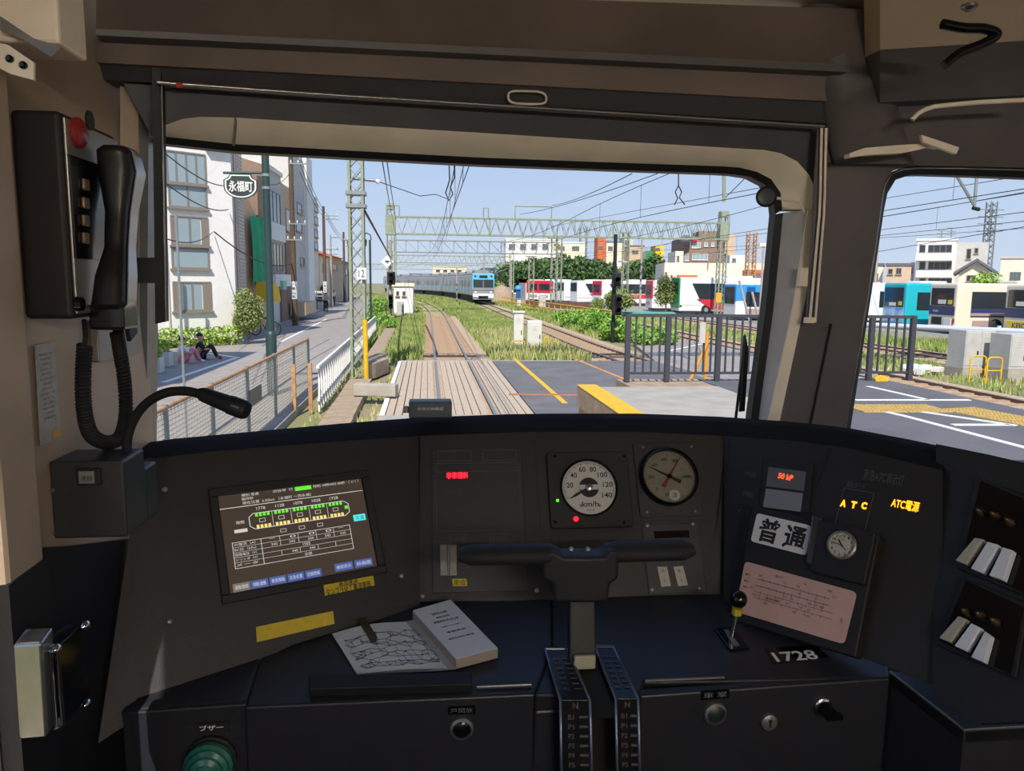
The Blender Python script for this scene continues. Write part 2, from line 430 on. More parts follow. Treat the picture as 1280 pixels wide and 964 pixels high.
# partition behind the driver with a wide opening
g = G(); g.b2(XL, XR, -0.36, -0.32, ZF, 2.0); g.b2(XL, XR, -0.36, -0.32, 3.18, ZC); g.b2(XL, -0.42, -0.36, -0.32, 2.0, 3.18); g.b2(1.2, 1.3, -0.36, -0.32, 2.0, 3.18)
wp = struct(g.build('wall_partition', 'cab_beige')); wp['label'] = 'partition between cab and saloon'
g = G(); g.prism([V((XL, y, z)) for y, z in ((.93, ZF), (1.36, ZF), (1.36, 2.24), (1.02, 2.34), (.93, 2.37))], (.008, 0, 0)); g.build('lower_shade', 'dash', wl_)  # dark sheet standing in for the shade low on the wall
g = G(); g.b2(XL+.001, XL+0.024, 0.839, 0.926, ZF, 2.36); g.build('lower_shade', 'dash', t1)  # same painted shade carried over the foot of the door pillar
# unseen lamps on the saloon ceiling, added as fill light for the cab
for k, y in enumerate((-1.4, -3.0, -4.4)):
    t = thing('fill_lamp', 'long unseen fill lamp added on the saloon ceiling behind the cab', 'lamp', (CX, y, ZC), 'added saloon fill lamps')
    g = G(); g.b2(CX-0.5, CX+0.5, y-0.09, y+0.09, ZC-0.05, ZC); g.build('housing', 'cab_trim', t, bevel=0.01)
    g = G(); g.tube([(CX-0.46, y, ZC-0.07), (CX+0.46, y, ZC-0.07)], 0.018, 10); g.build('tube', mat('fill_tube', (255, 246, 230), 0.4, emit=68.0), t, smooth=60)
# ------------------------------------------------------------------ driver's console
tv, tz = 0.486, 0.874
def panel(o, deg):
    a = R(deg); u = V((math.cos(a), math.sin(a), 0)); h = V((-math.sin(a), math.cos(a), 0))
    return Fr(o, u, h*tv+V((0, 0, tz)))
jL = V((-0.02, 1.375, 2.255)); jR = V((0.557, 1.375, 2.255))
PC = panel(jL, 0); PL = panel(jL, 24.2); PR = panel(jR, -50.0)
PD = Fr((0.25, 1.30, 2.12), (1, 0, 0), (0, 0.985, 0.171))          # desk top
YF = 1.07
PF = Fr((0.25, YF, 2.07), (1, 0, 0), (0, 0, 1))                    # front face of the desk
console = thing('driver_console', 'dark grey wraparound train driving console under the windscreen', 'console', (0.25, 1.3, ZF))
# panel outlines from the photograph's edges
EDGE_T = [(178, 552), (300, 541), (420, 530), (520, 522), (660, 517), (800, 517), (900, 521), (1000, 528), (1060, 535), (1150, 552), (1280, 581)]
def band_panel(fr, top, bot, name, m='dash', n=12):
    A = [fr.px(x, y) for x, y in dense(top, n)]; B = [fr.px(x, y) for x, y in dense(bot, n)]
    for q_ in A+B: q_.x = max(q_.x, XL+.014)      # the panel ends at the side wall
    g = G(); g.slab(A, B, -fr.n*0.012); return g.build(name, m, console, smooth=30)
b_ = lambda px, y: (px, y)
band_panel(PL, [(168, 576), (250, 566), (380, 555), (525, 545)], [(114, 930), (250, 860), (380, 800), (525, 765)], 'instrument_panel')
band_panel(PC, [(525, 545), (660, 540), (800, 540), (905, 545)], [(525, 752), (905, 750)], 'instrument_panel')
band_panel(PR, [(905, 545), (1000, 552), (1060, 560), (1178, 588)], [(905, 752), (1000, 790), (1060, 815), (1178, 860)], 'instrument_panel')
# cowl from the panels' top edge to the foot of the windscreen
tops = []
for fr, pts in ((PL, [(168, 576), (250, 566), (380, 555), (525, 545)]), (PC, [(530, 545), (660, 540), (800, 540), (900, 545)]), (PR, [(905, 545), (1000, 552), (1060, 560), (1178, 588)])):
    tops += [fr.px(x, y) for x, y in dense(pts, 8)]
g = G(); back = []; mid = []
for p in tops:
    # ridge a little behind the panel edge, seen at the photograph's silhouette
    d = (p-CAM); px_ = 640+FPX*d.dot(c_r)/d.dot(c_f)
    for (xa, ya), (xb, yb) in zip(EDGE_T, EDGE_T[1:]):
        if xa <= px_ <= xb or (px_ < EDGE_T[0][0] and xa == EDGE_T[0][0]) or (px_ > EDGE_T[-1][0] and xb == EDGE_T[-1][0]):
            y_ = ya+(yb-ya)*(px_-xa)/(xb-xa); break
    dr = ray(px_, y_); t = (p.y+0.075)/dr.y
    m_ = CAM+dr*t; mid.append(m_)
    back.append(V((m_.x*1.0+0.02*(m_.x-0.3), max(m_.y+0.02, W(m_.x, 2.35)-0.01), m_.z-0.12)))
for q_ in tops+mid+back: q_.x = max(q_.x, XL+.003)
g.sheet([tops, [a.lerp(b, 0.6)+V((0, -0.006, 0.004)) for a, b in zip(tops, mid)], mid, back]); cw = g.build('cowl', mat('cowl_black', (24, 24, 25), 0.9, spec=0.15), console, smooth=60)
# desk top (left of the controller, right of the controller) and front faces
def desk_poly(pts, name, m='desk', th=0.03):
    g = G(); g.prism([PD.px(x, y, -th) for x, y in pts], PD.n*th); return g.build(name, m, console, bevel=0.004)
desk_poly([(338, 800), (430, 765), (530, 748), (690, 742), (690, 815), (668, 868), (306, 884), (322, 830)], 'desk_top')
desk_poly([(690, 742), (905, 742), (1000, 788), (1110, 832), (1112, 848), (806, 852), (800, 870), (668, 868), (690, 815)], 'desk_top')
EL = [PD.px(306, 884), PD.px(668, 868)]; ER = [PD.px(800, 870), PD.px(1112, 848)]
def front_face(a, b, name, m='desk', dz=0.45, lean=0.0):
    g = G(); g.slab([a, b], [a+V((0, lean, -dz)), b+V((0, lean, -dz))], (0, 0.02, 0)); return g.build(name, m, console, bevel=0.003)
front_face(EL[0], EL[1], 'front_panel', lean=-0.0)
front_face(ER[0], ER[1], 'front_panel', lean=-0.0)
# left desk block, with a dark gap beside it
lb = [(190, 858), (336, 806), (308, 880), (152, 891)]
g = G(); g.prism([PD.px(x, y, -0.03) for x, y in lb], PD.n*0.03); g.build('desk_block', 'desk', console, bevel=0.01, seg=4)
front_face(PD.px(152, 891), PD.px(308, 880), 'front_panel', lean=-0.0)
# left side of that block
g = G(); a = PD.px(152, 891); b = PD.px(190, 858); g.slab([a, b], [a+V((0.05, 0, -0.45)), b+V((0.05, 0, -0.45))], (0.01, 0, 0)); g.build('block_side', 'desk', console)
# stepped book rest on the front edge
g = G(); a0 = PD.px(387, 868); a1 = PD.px(590, 862)
g.hexa([PD.px(387, 872, 0), PD.px(590, 866, 0), PD.px(590, 850, 0), PD.px(387, 856, 0), PD.px(387, 872, 0.016), PD.px(590, 866, 0.016), PD.px(590, 850, 0.016), PD.px(387, 856, 0.016)])
g.build('book_rest', 'black_matt', console, bevel=0.002)
g = G(); g.tube([PD.px(596, 862, 0.004), PD.px(664, 859, 0.004)], 0.0025, 6); g.build('edge_strip', 'steel_dull', console, smooth=60)
g = G(); g.tube([PD.px(806, 853, 0.003), PD.px(905, 849, 0.003)], 0.002, 6); g.build('edge_strip', 'steel_dull', console, smooth=60)
# fixing screws on the panels
for fr, x, y in ((PL, 212, 777), (PL, 502, 720), (PC, 528, 745), (PC, 671, 738), (PC, 815, 737), (PC, 874, 735), (PC, 809, 657), (PC, 866, 655), (PL, 206, 612), (PR, 1084, 733)):
    a, b = fr.uv(x, y); g = G(); g.lathe([(0.0045, 0), (0.0045, 0.002), (0.003, 0.0032)], fr.M(a, b, 0), 12); g.build('screw', 'steel_dull', console, smooth=40)
# thin joints between panel plates
for fr, p in ((PC, [(526, 549), (530, 750)]), (PC, [(668, 545), (676, 660)]), (PR, [(912, 552), (890, 690)]), (PR, [(1038, 560), (1020, 610)])):
    G().bar(fr.px(*p[0], 0.0006), fr.px(*p[1], 0.0006), 0.0014, 0.0014).build('panel_joint', 'black_print', console)

# ---- monitor
def rectpx(fr, x0, y0, x1, y1): return fr.rect(x0, y0, x1, y1)
mon = thing('monitor', 'train status monitor showing car diagram, table and blue keys', 'monitor', PL.px(370, 672))
c00 = PL.uv(286, 749); c10 = PL.uv(467, 707); c01 = PL.uv(274, 618); c11 = PL.uv(453, 598)
ma0 = (c00[0]+c01[0])/2; ma1 = (c10[0]+c11[0])/2; mb0 = (c00[1]+c10[1])/2; mb1 = (c01[1]+c11[1])/2
MWd, MHt = ma1-ma0, mb1-mb0
g = G(); PL.ring(g, ma0-0.014, ma1+0.016, mb0-0.012, mb1+0.012, 0.014, -0.002, 0.007); g.build('bezel', 'black_matt', mon, bevel=0.002)
g = G(); PL.box(g, ma0-0.001, ma1+0.001, mb0-0.001, mb1+0.001, -0.004, 0.0015)
scr = g.build('screen', mat('screen_face', (78, 67, 58), 0.22, emit=0.3, coat=0.3), mon)  # brown tone and its glow stand in for a reflection on the screen
def mxy(u, v): return ma0+MWd*u, mb1-MHt*v       # u right 0..1, v down 0..1
def mrect(g, u0, v0, u1, v1, c=0.0022):
    a0, b1 = mxy(u0, v0); a1, b0 = mxy(u1, v1); g.add([PL.p(a0, b0, c), PL.p(a1, b0, c), PL.p(a1, b1, c), PL.p(a0, b1, c)], [(0, 1, 2, 3)])
def mtext(g, s, u0, v0, u1, v1, c=0.0026, bold=0.0):
    a0, b1 = mxy(u0, v0); a1, b0 = mxy(u1, v1); put_text(g, PL, s, (a0+a1)/2, (b0+b1)/2, a1-a0, b1-b0, c, bold)
def em(name, rgb, e=1.0): return mat(name, rgb, 0.5, emit=e)
em('lcd_white', (200, 200, 196), 0.55); em('lcd_green', (90, 205, 50), 0.8); em('lcd_yellow', (230, 205, 120), 0.7); em('lcd_blue', (70, 92, 160), 0.5); em('lcd_cyan', (70, 200, 205), 0.8); em('lcd_grey', (120, 118, 112), 0.4)
g = G(); w = 0.004
mrect(g, 0.0, 0.145, 1.0, 0.152)
for (u0, v0, u1, v1) in ((0.05, 0.50, 0.86, 0.505), (0.05, 0.55, 0.86, 0.553), (0.05, 0.60, 0.86, 0.603), (0.05, 0.65, 0.86, 0.653), (0.05, 0.70, 0.86, 0.703), (0.05, 0.755, 0.86, 0.76)):
    mrect(g, u0, v0, u1, v1)
for u in (0.05, 0.235, 0.855): mrect(g, u, 0.50, u+0.004, 0.76)
for u in (0.36, 0.485, 0.61, 0.735): mrect(g, u, 0.50, u+0.003, 0.602); mrect(g, u, 0.652, u+0.003, 0.702)
# car diagram outline: five cars with pointed ends
for (p, q) in (((0.21, 0.235), (0.84, 0.235)), ((0.21, 0.395), (0.84, 0.395)), ((0.18, 0.27), (0.18, 0.36)), ((0.875, 0.27), (0.875, 0.36)), ((0.18, 0.27), (0.21, 0.235)), ((0.18, 0.36), (0.21, 0.395)), ((0.84, 0.235), (0.875, 0.27)), ((0.84, 0.395), (0.875, 0.36))):
    A = mxy(*p); B = mxy(*q); g.bar(PL.p(*A, 0.002), PL.p(*B, 0.002), 0.0011, 0.0008)
for k in range(1, 5): mrect(g, 0.205+0.128*k, 0.235, 0.208+0.128*k, 0.395)
for k in range(5):
    u = 0.265+0.128*k
    for (x0, y0, x1, y1) in ((u-.02, .295, u+.02, .299), (u-.02, .33, u+.02, .334), (u-.02, .295, u-.017, .334), (u+.017, .295, u+.02, .334)): mrect(g, x0, y0, x1, y1)
    if k in (1, 2, 3):
        for (x0, y0, x1, y1) in ((u-.02, .435, u+.02, .439), (u-.02, .466, u+.02, .47), (u-.02, .435, u-.017, .47), (u+.017, .435, u+.02, .47)): mrect(g, x0, y0, x1, y1)
for k, s in enumerate(('1778', '1128', '1078', '1028', '1728')): mtext(g, s, 0.235+0.128*k, 0.175, 0.295+0.128*k, 0.205)
mtext(g, '種別 普通', 0.15, 0.02, 0.265, 0.05); mtext(g, '臨停駅', 0.15, 0.06, 0.225, 0.088); mtext(g, '現在位置  6.02km （永福町 ～西永福）', 0.15, 0.1, 0.62, 0.132)
mtext(g, '渋谷寺  行', 0.36, 0.02, 0.5, 0.05); mtext(g, '時刻 10時44分 00秒 （ 1/ 1 ）', 0.645, 0.02, 0.98, 0.052)
mtext(g, '海側', 0.09, 0.29, 0.145, 0.325)
for k, s in enumerate(('W電流（A）', 'BC圧（kPa）', '回路電圧（V）', 'シリンダ（V）', 'メータ')): mtext(g, s, 0.06, 0.512+0.05*k, 0.2, 0.54+0.05*k)
mtext(g, '1505', 0.51, 0.61, 0.56, 0.64); mtext(g, '全開', 0.51, 0.715, 0.56, 0.745)
for u, v, s in ((.31, .515, '―'), (.45, .515, '0'), (.58, .515, '0'), (.70, .515, '0'), (.79, .515, '―'), (.32, .565, '340'), (.44, .565, '345'), (.57, .565, '350'), (.69, .565, '345'), (.80, .565, '335'), (.45, .665, '440'), (.57, .665, '440')): mtext(g, s, u-.02, v, u+.02, v+.024 if s != '―' else v+.003)
g.build('white_graphics', 'lcd_white', mon)
g = G()
for k in range(5):
    for j in range(4): mrect(g, 0.222+0.128*k+0.026*j, 0.235, 0.24+0.128*k+0.026*j, 0.272)
g.build('green_lamps', 'lcd_green', mon)
g = G(); mrect(g, 0.515, 0.018, 0.63, 0.06); g.build('status_bar', 'lcd_green', mon)
g = G(); mrect(g, 0.845, 0.29, 0.868, 0.325); g.build('cab_marker', 'lcd_green', mon)
g = G()
for k in range(5):
    for j in range(4): mrect(g, 0.222+0.128*k+0.026*j, 0.358, 0.24+0.128*k+0.026*j, 0.393)
g.build('yellow_lamps', 'lcd_yellow', mon)
g = G(); mrect(g, 0.075, 0.375, 0.16, 0.41); g.build('grey_key', 'lcd_white', mon)
g = G(); mrect(g, 0.895, 0.405, 1.0-0.015, 0.475); k0 = g.build('cyan_key', 'lcd_cyan', mon)
g = G(); mtext(g, '次 画', 0.91, 0.42, 0.97, 0.46); g.build('lettering', 'black_print', k0)
for k, (u, v) in enumerate(((0.02, .90), (0.135, .90), (0.255, .90), (0.375, .90), (0.495, .90), (0.70, .885), (0.845, .885))):
    g = G(); wd = 0.11 if k < 5 else 0.13; mrect(g, u, v, u+wd, v+0.08)
    kk = g.build('screen_key', 'lcd_grey' if k == 0 else 'lcd_blue', mon)
    g = G(); mtext(g, ('運転情報', '機器', '車両情報', '応急処置', '記録情報', '検修表示', '前画面')[k], u+.012, v+.02, u+wd-.012, v+.06, 0.003); g.build('lettering', 'lcd_white', kk)

# ---- yellow stickers
def sticker(name, fr, pts, label, cat, m='yellow_label', lines=(), c=0.0012, group=None, tm='black_print', bold=0.015):
    t = tag(G().prism([fr.px(x, y, 0.0002) for x, y in pts], fr.n*c).build(name, m), label, cat, group)
    if lines:
        g = G()
        for s, x0, y0, x1, y1 in lines:
            a0, b0 = fr.uv(x0, y1); a1, b1 = fr.uv(x1, y0)
            # lettering follows the sticker's own lower edge
            e = fr.uv(*pts[1]); f0 = fr.uv(*pts[0]); rot = math.atan2(f0[1]-e[1], f0[0]-e[0]) if f0[0] > e[0] else math.atan2(e[1]-f0[1], e[0]-f0[0])
            cxy = fr.uv((x0+x1)/2, (y0+y1)/2)
            wd = (V(fr.uv(x1, (y0+y1)/2))-V(fr.uv(x0, (y0+y1)/2))).length
            ht = (V(fr.uv((x0+x1)/2, y0))-V(fr.uv((x0+x1)/2, y1))).length
            put_text(g, fr, s, cxy[0], cxy[1], wd, ht, c+0.0008, bold, rot)
        g.build('lettering', tm, t)
    return t
sticker('sticker', PL, [(404, 730), (466, 718), (468, 732), (406, 745)], 'yellow sticker with black Japanese lettering below the monitor', 'sticker', lines=[('高加速済', 423, 724, 447, 732), ('タンブラ化工事済車両', 407, 731, 464, 741)])
sticker('sticker', PL, [(320, 784), (416, 764), (418, 780), (321, 803)], 'worn yellow tape strip on the panel above the desk edge', 'sticker')
sticker('sticker', PC, [(565, 724), (583, 724), (584, 733), (566, 733)], 'tiny yellow tag lettered below a metal hinge plate', 'sticker', lines=[('定位', 567, 725, 582, 732)], c=0.004)

# ---- signal display outline plate
t = thing('signal_display', 'flat dark display plate with thin outlines and red lit characters', 'display', PC.px(597, 620))
g = G(); PC.pbox(g, 540, 560, 656, 740, 0.0002, 0.002); g.build('plate', 'dash_light', t, bevel=0.001)
g = G()
for x0, y0, x1, y1 in ((547, 564, 589, 577), (603, 563, 645, 576), (545, 579, 650, 664), (562, 668, 582, 680), (612, 667, 634, 679)):
    PC.ring(g, *PC.rect(x0, y0, x1, y1), 0.0008, 0.002, 0.0026)
a0, a1, b0, b1 = PC.rect(545, 588, 650, 590); PC.box(g, a0, a1, b0, b0+0.0008, 0.002, 0.0026)
px_text(g, PC, 'パタ消', 564, 671, 580, 677, 0.0028); px_text(g, PC, 'ATC故障', 614, 670, 632, 676, 0.0028); g.build('outlines', mat('outline', (74, 74, 78), 0.6), t)
g = G(); px_text(g, PC, '非常運転', 558, 591, 585, 599, 0.003, 0.02); g.build('red_characters', em('led_red', (255, 25, 45), 2.2), t)
g = G(); px_text(g, PC, '切換設定', 557, 611, 586, 620, 0.003, 0.02); g.build('dark_characters', mat('dim_print', (58, 46, 48), 0.6), t)
# hinge plate
t = thing('hinge_plate', 'small bare metal hinge plate with two screws', 'hinge', PC.px(560, 700))
for x0, x1 in ((550, 559), (562, 571)):
    g = G(); PC.pbox(g, x0, 681, x1, 720, 0.001, 0.004); lf = g.build('leaf', 'steel_dull', t, bevel=0.0008)
    for y in (686, 714):
        a, b = PC.uv((x0+x1)/2, y); g = G(); g.lathe([(0.003, 0.004), (0.0025, 0.0055)], PC.M(a, b), 10); g.build('screw', 'steel', lf)
g = G(); g.tube([PC.px(560.5, 681, 0.004), PC.px(560.5, 720, 0.004)], 0.002, 8); g.build('pin', 'steel', t, smooth=60)

# ---- speedometer
def dial_text(g, fr, ca, cb, items, rad, size, c):
    for s, deg in items:
        w = size*0.62*len(s); put_text(g, fr, s, ca+rad*math.cos(R(deg)), cb+rad*math.sin(R(deg)), w, size, c, 0.012)
t = thing('speedometer', 'round white speedometer with black numerals to 140 km/h in square housing', 'speedometer', PC.px(735, 611))
g = G(); PC.rrect(g, *PC.rect(685, 566, 787, 661), 0.008, 0.0, 0.008); g.build('housing', 'black_matt', t, bevel=0.002)
ca, cb = PC.uv(735, 611); rd = (PC.uv(768, 611)[0]-PC.uv(702, 611)[0])/2
g = G(); g.lathe([(rd, 0.008), (rd, 0.0095), (0.0, 0.0095)], PC.M(ca, cb), 48); g.build('dial', mat('dial_face', (196, 194, 188), 0.5), t)
g = G(); g.lathe([(rd*1.02, 0.008), (rd*1.08, 0.008), (rd*1.08, 0.013), (rd*1.02, 0.013), (rd*1.02, 0.008)], PC.M(ca, cb), 48); g.build('bezel', 'black_gloss', t, smooth=40)
g = G(); sp = [(str(v), 205-(v/140.0)*230) for v in range(0, 141, 20)]
dial_text(g, PC, ca, cb, [(s, d) for s, d in sp if s != '0'], rd*0.72, rd*0.2, 0.0102)
put_text(g, PC, 'km/h', ca, cb-rd*0.62, rd*0.62, rd*0.2, 0.0102, 0.01); put_text(g, PC, 'KOITO', ca, cb-rd*0.85, rd*0.28, rd*0.07, 0.0102)
for k in range(71):
    d = R(205-k*230/70); r0 = rd*(0.86 if k % 5 == 0 else 0.9); q = 0.0006 if k % 5 == 0 else 0.00035
    g.bar(PC.p(ca+r0*math.cos(d), cb+r0*math.sin(d), 0.0102), PC.p(ca+rd*0.97*math.cos(d), cb+rd*0.97*math.sin(d), 0.0102), q*2, 0.0004)
g.build('numerals', 'black_print', t)
g = G(); g.lathe([(rd*0.37, 0.0096), (rd*0.37, 0.0112), (0, 0.0112)], PC.M(ca, cb), 32); g.build('centre_disc', 'black_print', t)
g = G(); PC.rrect(g, ca-rd*0.36, ca+rd*0.36, cb-rd*0.09, cb+rd*0.1, rd*0.03, 0.0112, 0.0122); g.build('centre_plate', 'dial_face', t)
g = G(); d = R(209); e = V((math.cos(d), math.sin(d))); n_ = V((-e.y, e.x))
P2 = lambda k, s: PC.p(ca+e.x*k+n_.x*s, cb+e.y*k+n_.y*s, 0.0126)
g.prism([P2(rd*0.1, rd*0.03), P2(rd*0.55, rd*0.05), P2(rd*0.9, 0.0003), P2(rd*0.55, -rd*0.05), P2(rd*0.1, -rd*0.03)], PC.n*0.001); g.build('needle', 'black_print', t)
g = G(); g.lathe([(rd*0.13, 0.0122), (rd*0.13, 0.015), (rd*0.06, 0.0165), (0, 0.0165)], PC.M(ca, cb), 20); g.build('hub', 'steel', t, smooth=40)
for s in (-1, 1):
    g = G(); g.lathe([(rd*0.06, 0.0096), (rd*0.05, 0.0108), (0, 0.011)], PC.M(ca+s*rd*0.36, cb-rd*0.68), 12); g.build('screw', 'steel', t, smooth=40)
for x, y, m, r in ((719, 650, em('lamp_red', (255, 30, 35), 2.0), 0.0048), (696, 627, em('lamp_green', (70, 235, 40), 2.0), 0.0026)):
    a, b = PC.uv(x, y); g = G(); g.lathe([(r, 0.008), (r, 0.0095), (r*0.7, 0.011), (0, 0.0118)], PC.M(a, b), 16); g.build('indicator_lamp', m, t, smooth=50)
for x, y in ((693, 572), (779, 572), (693, 654), (779, 654)):
    a, b = PC.uv(x, y); g = G(); g.lathe([(0.0028, 0.008), (0.002, 0.0094)], PC.M(a, b), 10); g.build('screw', 'black_gloss', t)

# ---- duplex pressure gauge
t = thing('pressure_gauge', 'round brownish duplex pressure gauge with red and black needles behind scratched glass', 'gauge', PC.px(833, 598))
g = G(); PC.rrect(g, *PC.rect(795, 554, 872, 646), 0.006, 0.0, 0.004); g.build('base_plate', 'dash_light', t, bevel=0.001)
ca, cb = PC.uv(834, 598); rd = (PC.uv(868, 598)[0]-PC.uv(801, 598)[0])/2
g = G(); g.lathe([(rd*1.06, 0.004), (rd*1.06, 0.02), (rd*1.0, 0.024), (rd*0.95, 0.02), (rd*0.95, 0.0102)], PC.M(ca, cb), 48); g.build('bezel', 'black_gloss', t, smooth=40)
g = G(); g.lathe([(rd*0.96, 0.01), (rd*0.96, 0.0115), (0, 0.0115)], PC.M(ca, cb), 48); g.build('dial', mat('dial_tan', (158, 152, 138), 0.5, noise=(60, 0.12)), t)
g = G(); dial_text(g, PC, ca, cb, [('0', 222), ('200', 180), ('400', 138), ('600', 100), ('800', 62), ('1000', 0), ('kPa', 262)], rd*0.66, rd*0.12, 0.0124)
for k in range(41):
    d = R(225-k*270/40); r0 = rd*(0.78 if k % 4 == 0 else 0.84); g.bar(PC.p(ca+r0*math.cos(d), cb+r0*math.sin(d), 0.0122), PC.p(ca+rd*0.9*math.cos(d), cb+rd*0.9*math.sin(d), 0.0122), 0.0008, 0.0004)
g.build('numerals', 'black_print', t)
def needle(ca, cb, rd, deg, c, m, tail=0.45):
    d = R(deg); e = V((math.cos(d), math.sin(d))); n_ = V((-e.y, e.x)); P2 = lambda k, s: PC.p(ca+e.x*k*rd+n_.x*s*rd, cb+e.y*k*rd+n_.y*s*rd, c)
    g = G(); g.prism([P2(-tail, .07), P2(0, .035), P2(.85, .008), P2(.85, -.008), P2(0, -.035), P2(-tail, -.07)], PC.n*0.001); g.build('needle', m, t)
needle(ca, cb, rd, 55, 0.0135, mat('needle_red', (150, 42, 40), 0.5)); needle(ca, cb, rd, 152, 0.015, 'black_print')
g = G(); g.lathe([(rd*0.09, 0.0115), (rd*0.09, 0.018), (0, 0.018)], PC.M(ca, cb), 16); g.build('hub', 'black_gloss', t)
g = G(); g.lathe([(rd*0.2, 0.0118), (rd*0.2, 0.0128), (0, 0.0128)], PC.M(ca+rd*0.12, cb-rd*0.68), 20); sl = g.build('inspection_seal', 'white_print', t)
g = G(); put_text(g, PC, '済', ca+rd*0.12, cb-rd*0.68, rd*0.2, rd*0.2, 0.0134); g.build('lettering', 'black_print', sl)
g = G(); g.lathe([(rd*0.95, 0.0205), (rd*0.95, 0.0215), (0, 0.0215)], PC.M(ca, cb), 32); g.build('gauge_glass', glass('gauge_glass', (0.9, 0.9, 0.88), 0.05), t)
for x, y in ((803, 560), (863, 559), (808, 641), (868, 640)):
    a, b = PC.uv(x, y); g = G(); g.lathe([(0.003, 0.004), (0.002, 0.006)], PC.M(a, b), 10); g.build('screw', 'steel_dull', t)

# ---- small switch plate right of the grip
t = thing('switch_plate', 'small dark plate with slot and two slanting white lettered strips', 'switch plate', PC.px(840, 700))
g = G(); PC.pbox(g, 806, 655, 878, 742, 0.0, 0.0025); g.build('plate', 'dash_light', t, bevel=0.001)
g = G(); PC.pbox(g, 817, 664, 861, 673, 0.0025, 0.0032); g.build('slot', 'black_gloss', t)
for pts, s in (([(821, 709), (833, 709), (838, 733), (826, 734)], '前'), ([(841, 709), (853, 708), (859, 732), (847, 733)], '後')):
    g = G(); g.prism([PC.px(x, y, 0.0025) for x, y in pts], PC.n*0.0015); st = g.build('strip', mat('old_white', (176, 172, 164), 0.6), t)
    g = G(); a, b = PC.uv((pts[0][0]+pts[1][0])/2+1, pts[0][1]+5); put_text(g, PC, s, a, b, 0.006, 0.006, 0.0046); a, b = PC.uv((pts[2][0]+pts[3][0])/2-1, pts[2][1]-6); put_text(g, PC, 'ト', a, b, 0.005, 0.006, 0.0046); g.build('lettering', 'black_print', st)

# ---- master controller
t = thing('master_controller', 'one-handle master controller with wide black T grip and scale plates', 'controller', (0.25, 1.15, 2.1))
GY = 1.115
gp = lambda x, y, yy=GY: at_y(x, y, yy)
def rounded_bar(g, a, b, ry, rz, n=16, taper=1.0):
    a, b = V(a), V(b); ax = (b-a); k = []; m = 9
    for i in range(m):
        t_ = i/(m-1); e = math.sin(PI*min(max(t_, 0.0), 1.0)); sc_ = (1-(1-min(1, min(t_, 1-t_)*12+0.55)))
        c = a+ax*t_; k.append([c+V((0, math.cos(2*PI*j/n)*ry*sc_, math.sin(2*PI*j/n)*rz*sc_)) for j in range(n+1)])
    g.sheet(k)
    g.add(k[0][:-1], [tuple(range(n))]); g.add(k[-1][:-1], [tuple(range(n))[::-1]])
g = G(); rounded_bar(g, gp(573, 694), gp(698, 692), 0.024, 0.0155); g.build('grip', 'black_rubber', t, smooth=50)
g = G(); rounded_bar(g, gp(757, 690), gp(866, 687), 0.024, 0.0155); g.build('grip', 'black_rubber', t, smooth=50)
hub = [gp(*q) for q in ((676, 685), (690, 684), (703, 691), (752, 691), (758, 683), (770, 683), (770, 718), (759, 725), (757, 748), (690, 748), (688, 725), (676, 718))]
g = G(); g.prism([p+V((0, -0.02, 0)) for p in hub], (0, 0.045, 0)); g.build('grip_hub', 'black_matt', t, bevel=0.006, seg=3)
for x in (714, 735):
    g = G(); g.lathe([(0.004, 0), (0.004, 0.003), (0.002, 0.005)], Matrix.Translation(gp(x, 688, GY-0.005)+V((0, 0, 0.0))), 12); g.build('screw', 'steel', t, smooth=50)
s0, s1 = at_y(712, 750, 1.125), at_y(744, 750, 1.125); e0 = PD.px(712, 838, 0.0); e1 = PD.px(746, 838, 0.0)
g = G(); g.hexa([e0, e1, e1+V((0, .02, 0)), e0+V((0, .02, 0)), s0, s1, s1+V((0, .02, 0)), s0+V((0, .02, 0))]); g.build('stem', mat('stem_black', (34, 32, 31), 0.5), t, bevel=0.003)
g = G(); p0 = at_y(718, 838, e0.y-.008); p1 = at_y(745, 820, e0.y-.008); g.b2(p0.x, p1.x, e0.y-.008, e0.y, p0.z, p1.z); g.build('pointer_block', mat('cream_plastic', (168, 160, 138), 0.5), t, bevel=0.002)
mat('dim_white', (84, 82, 80), .6)
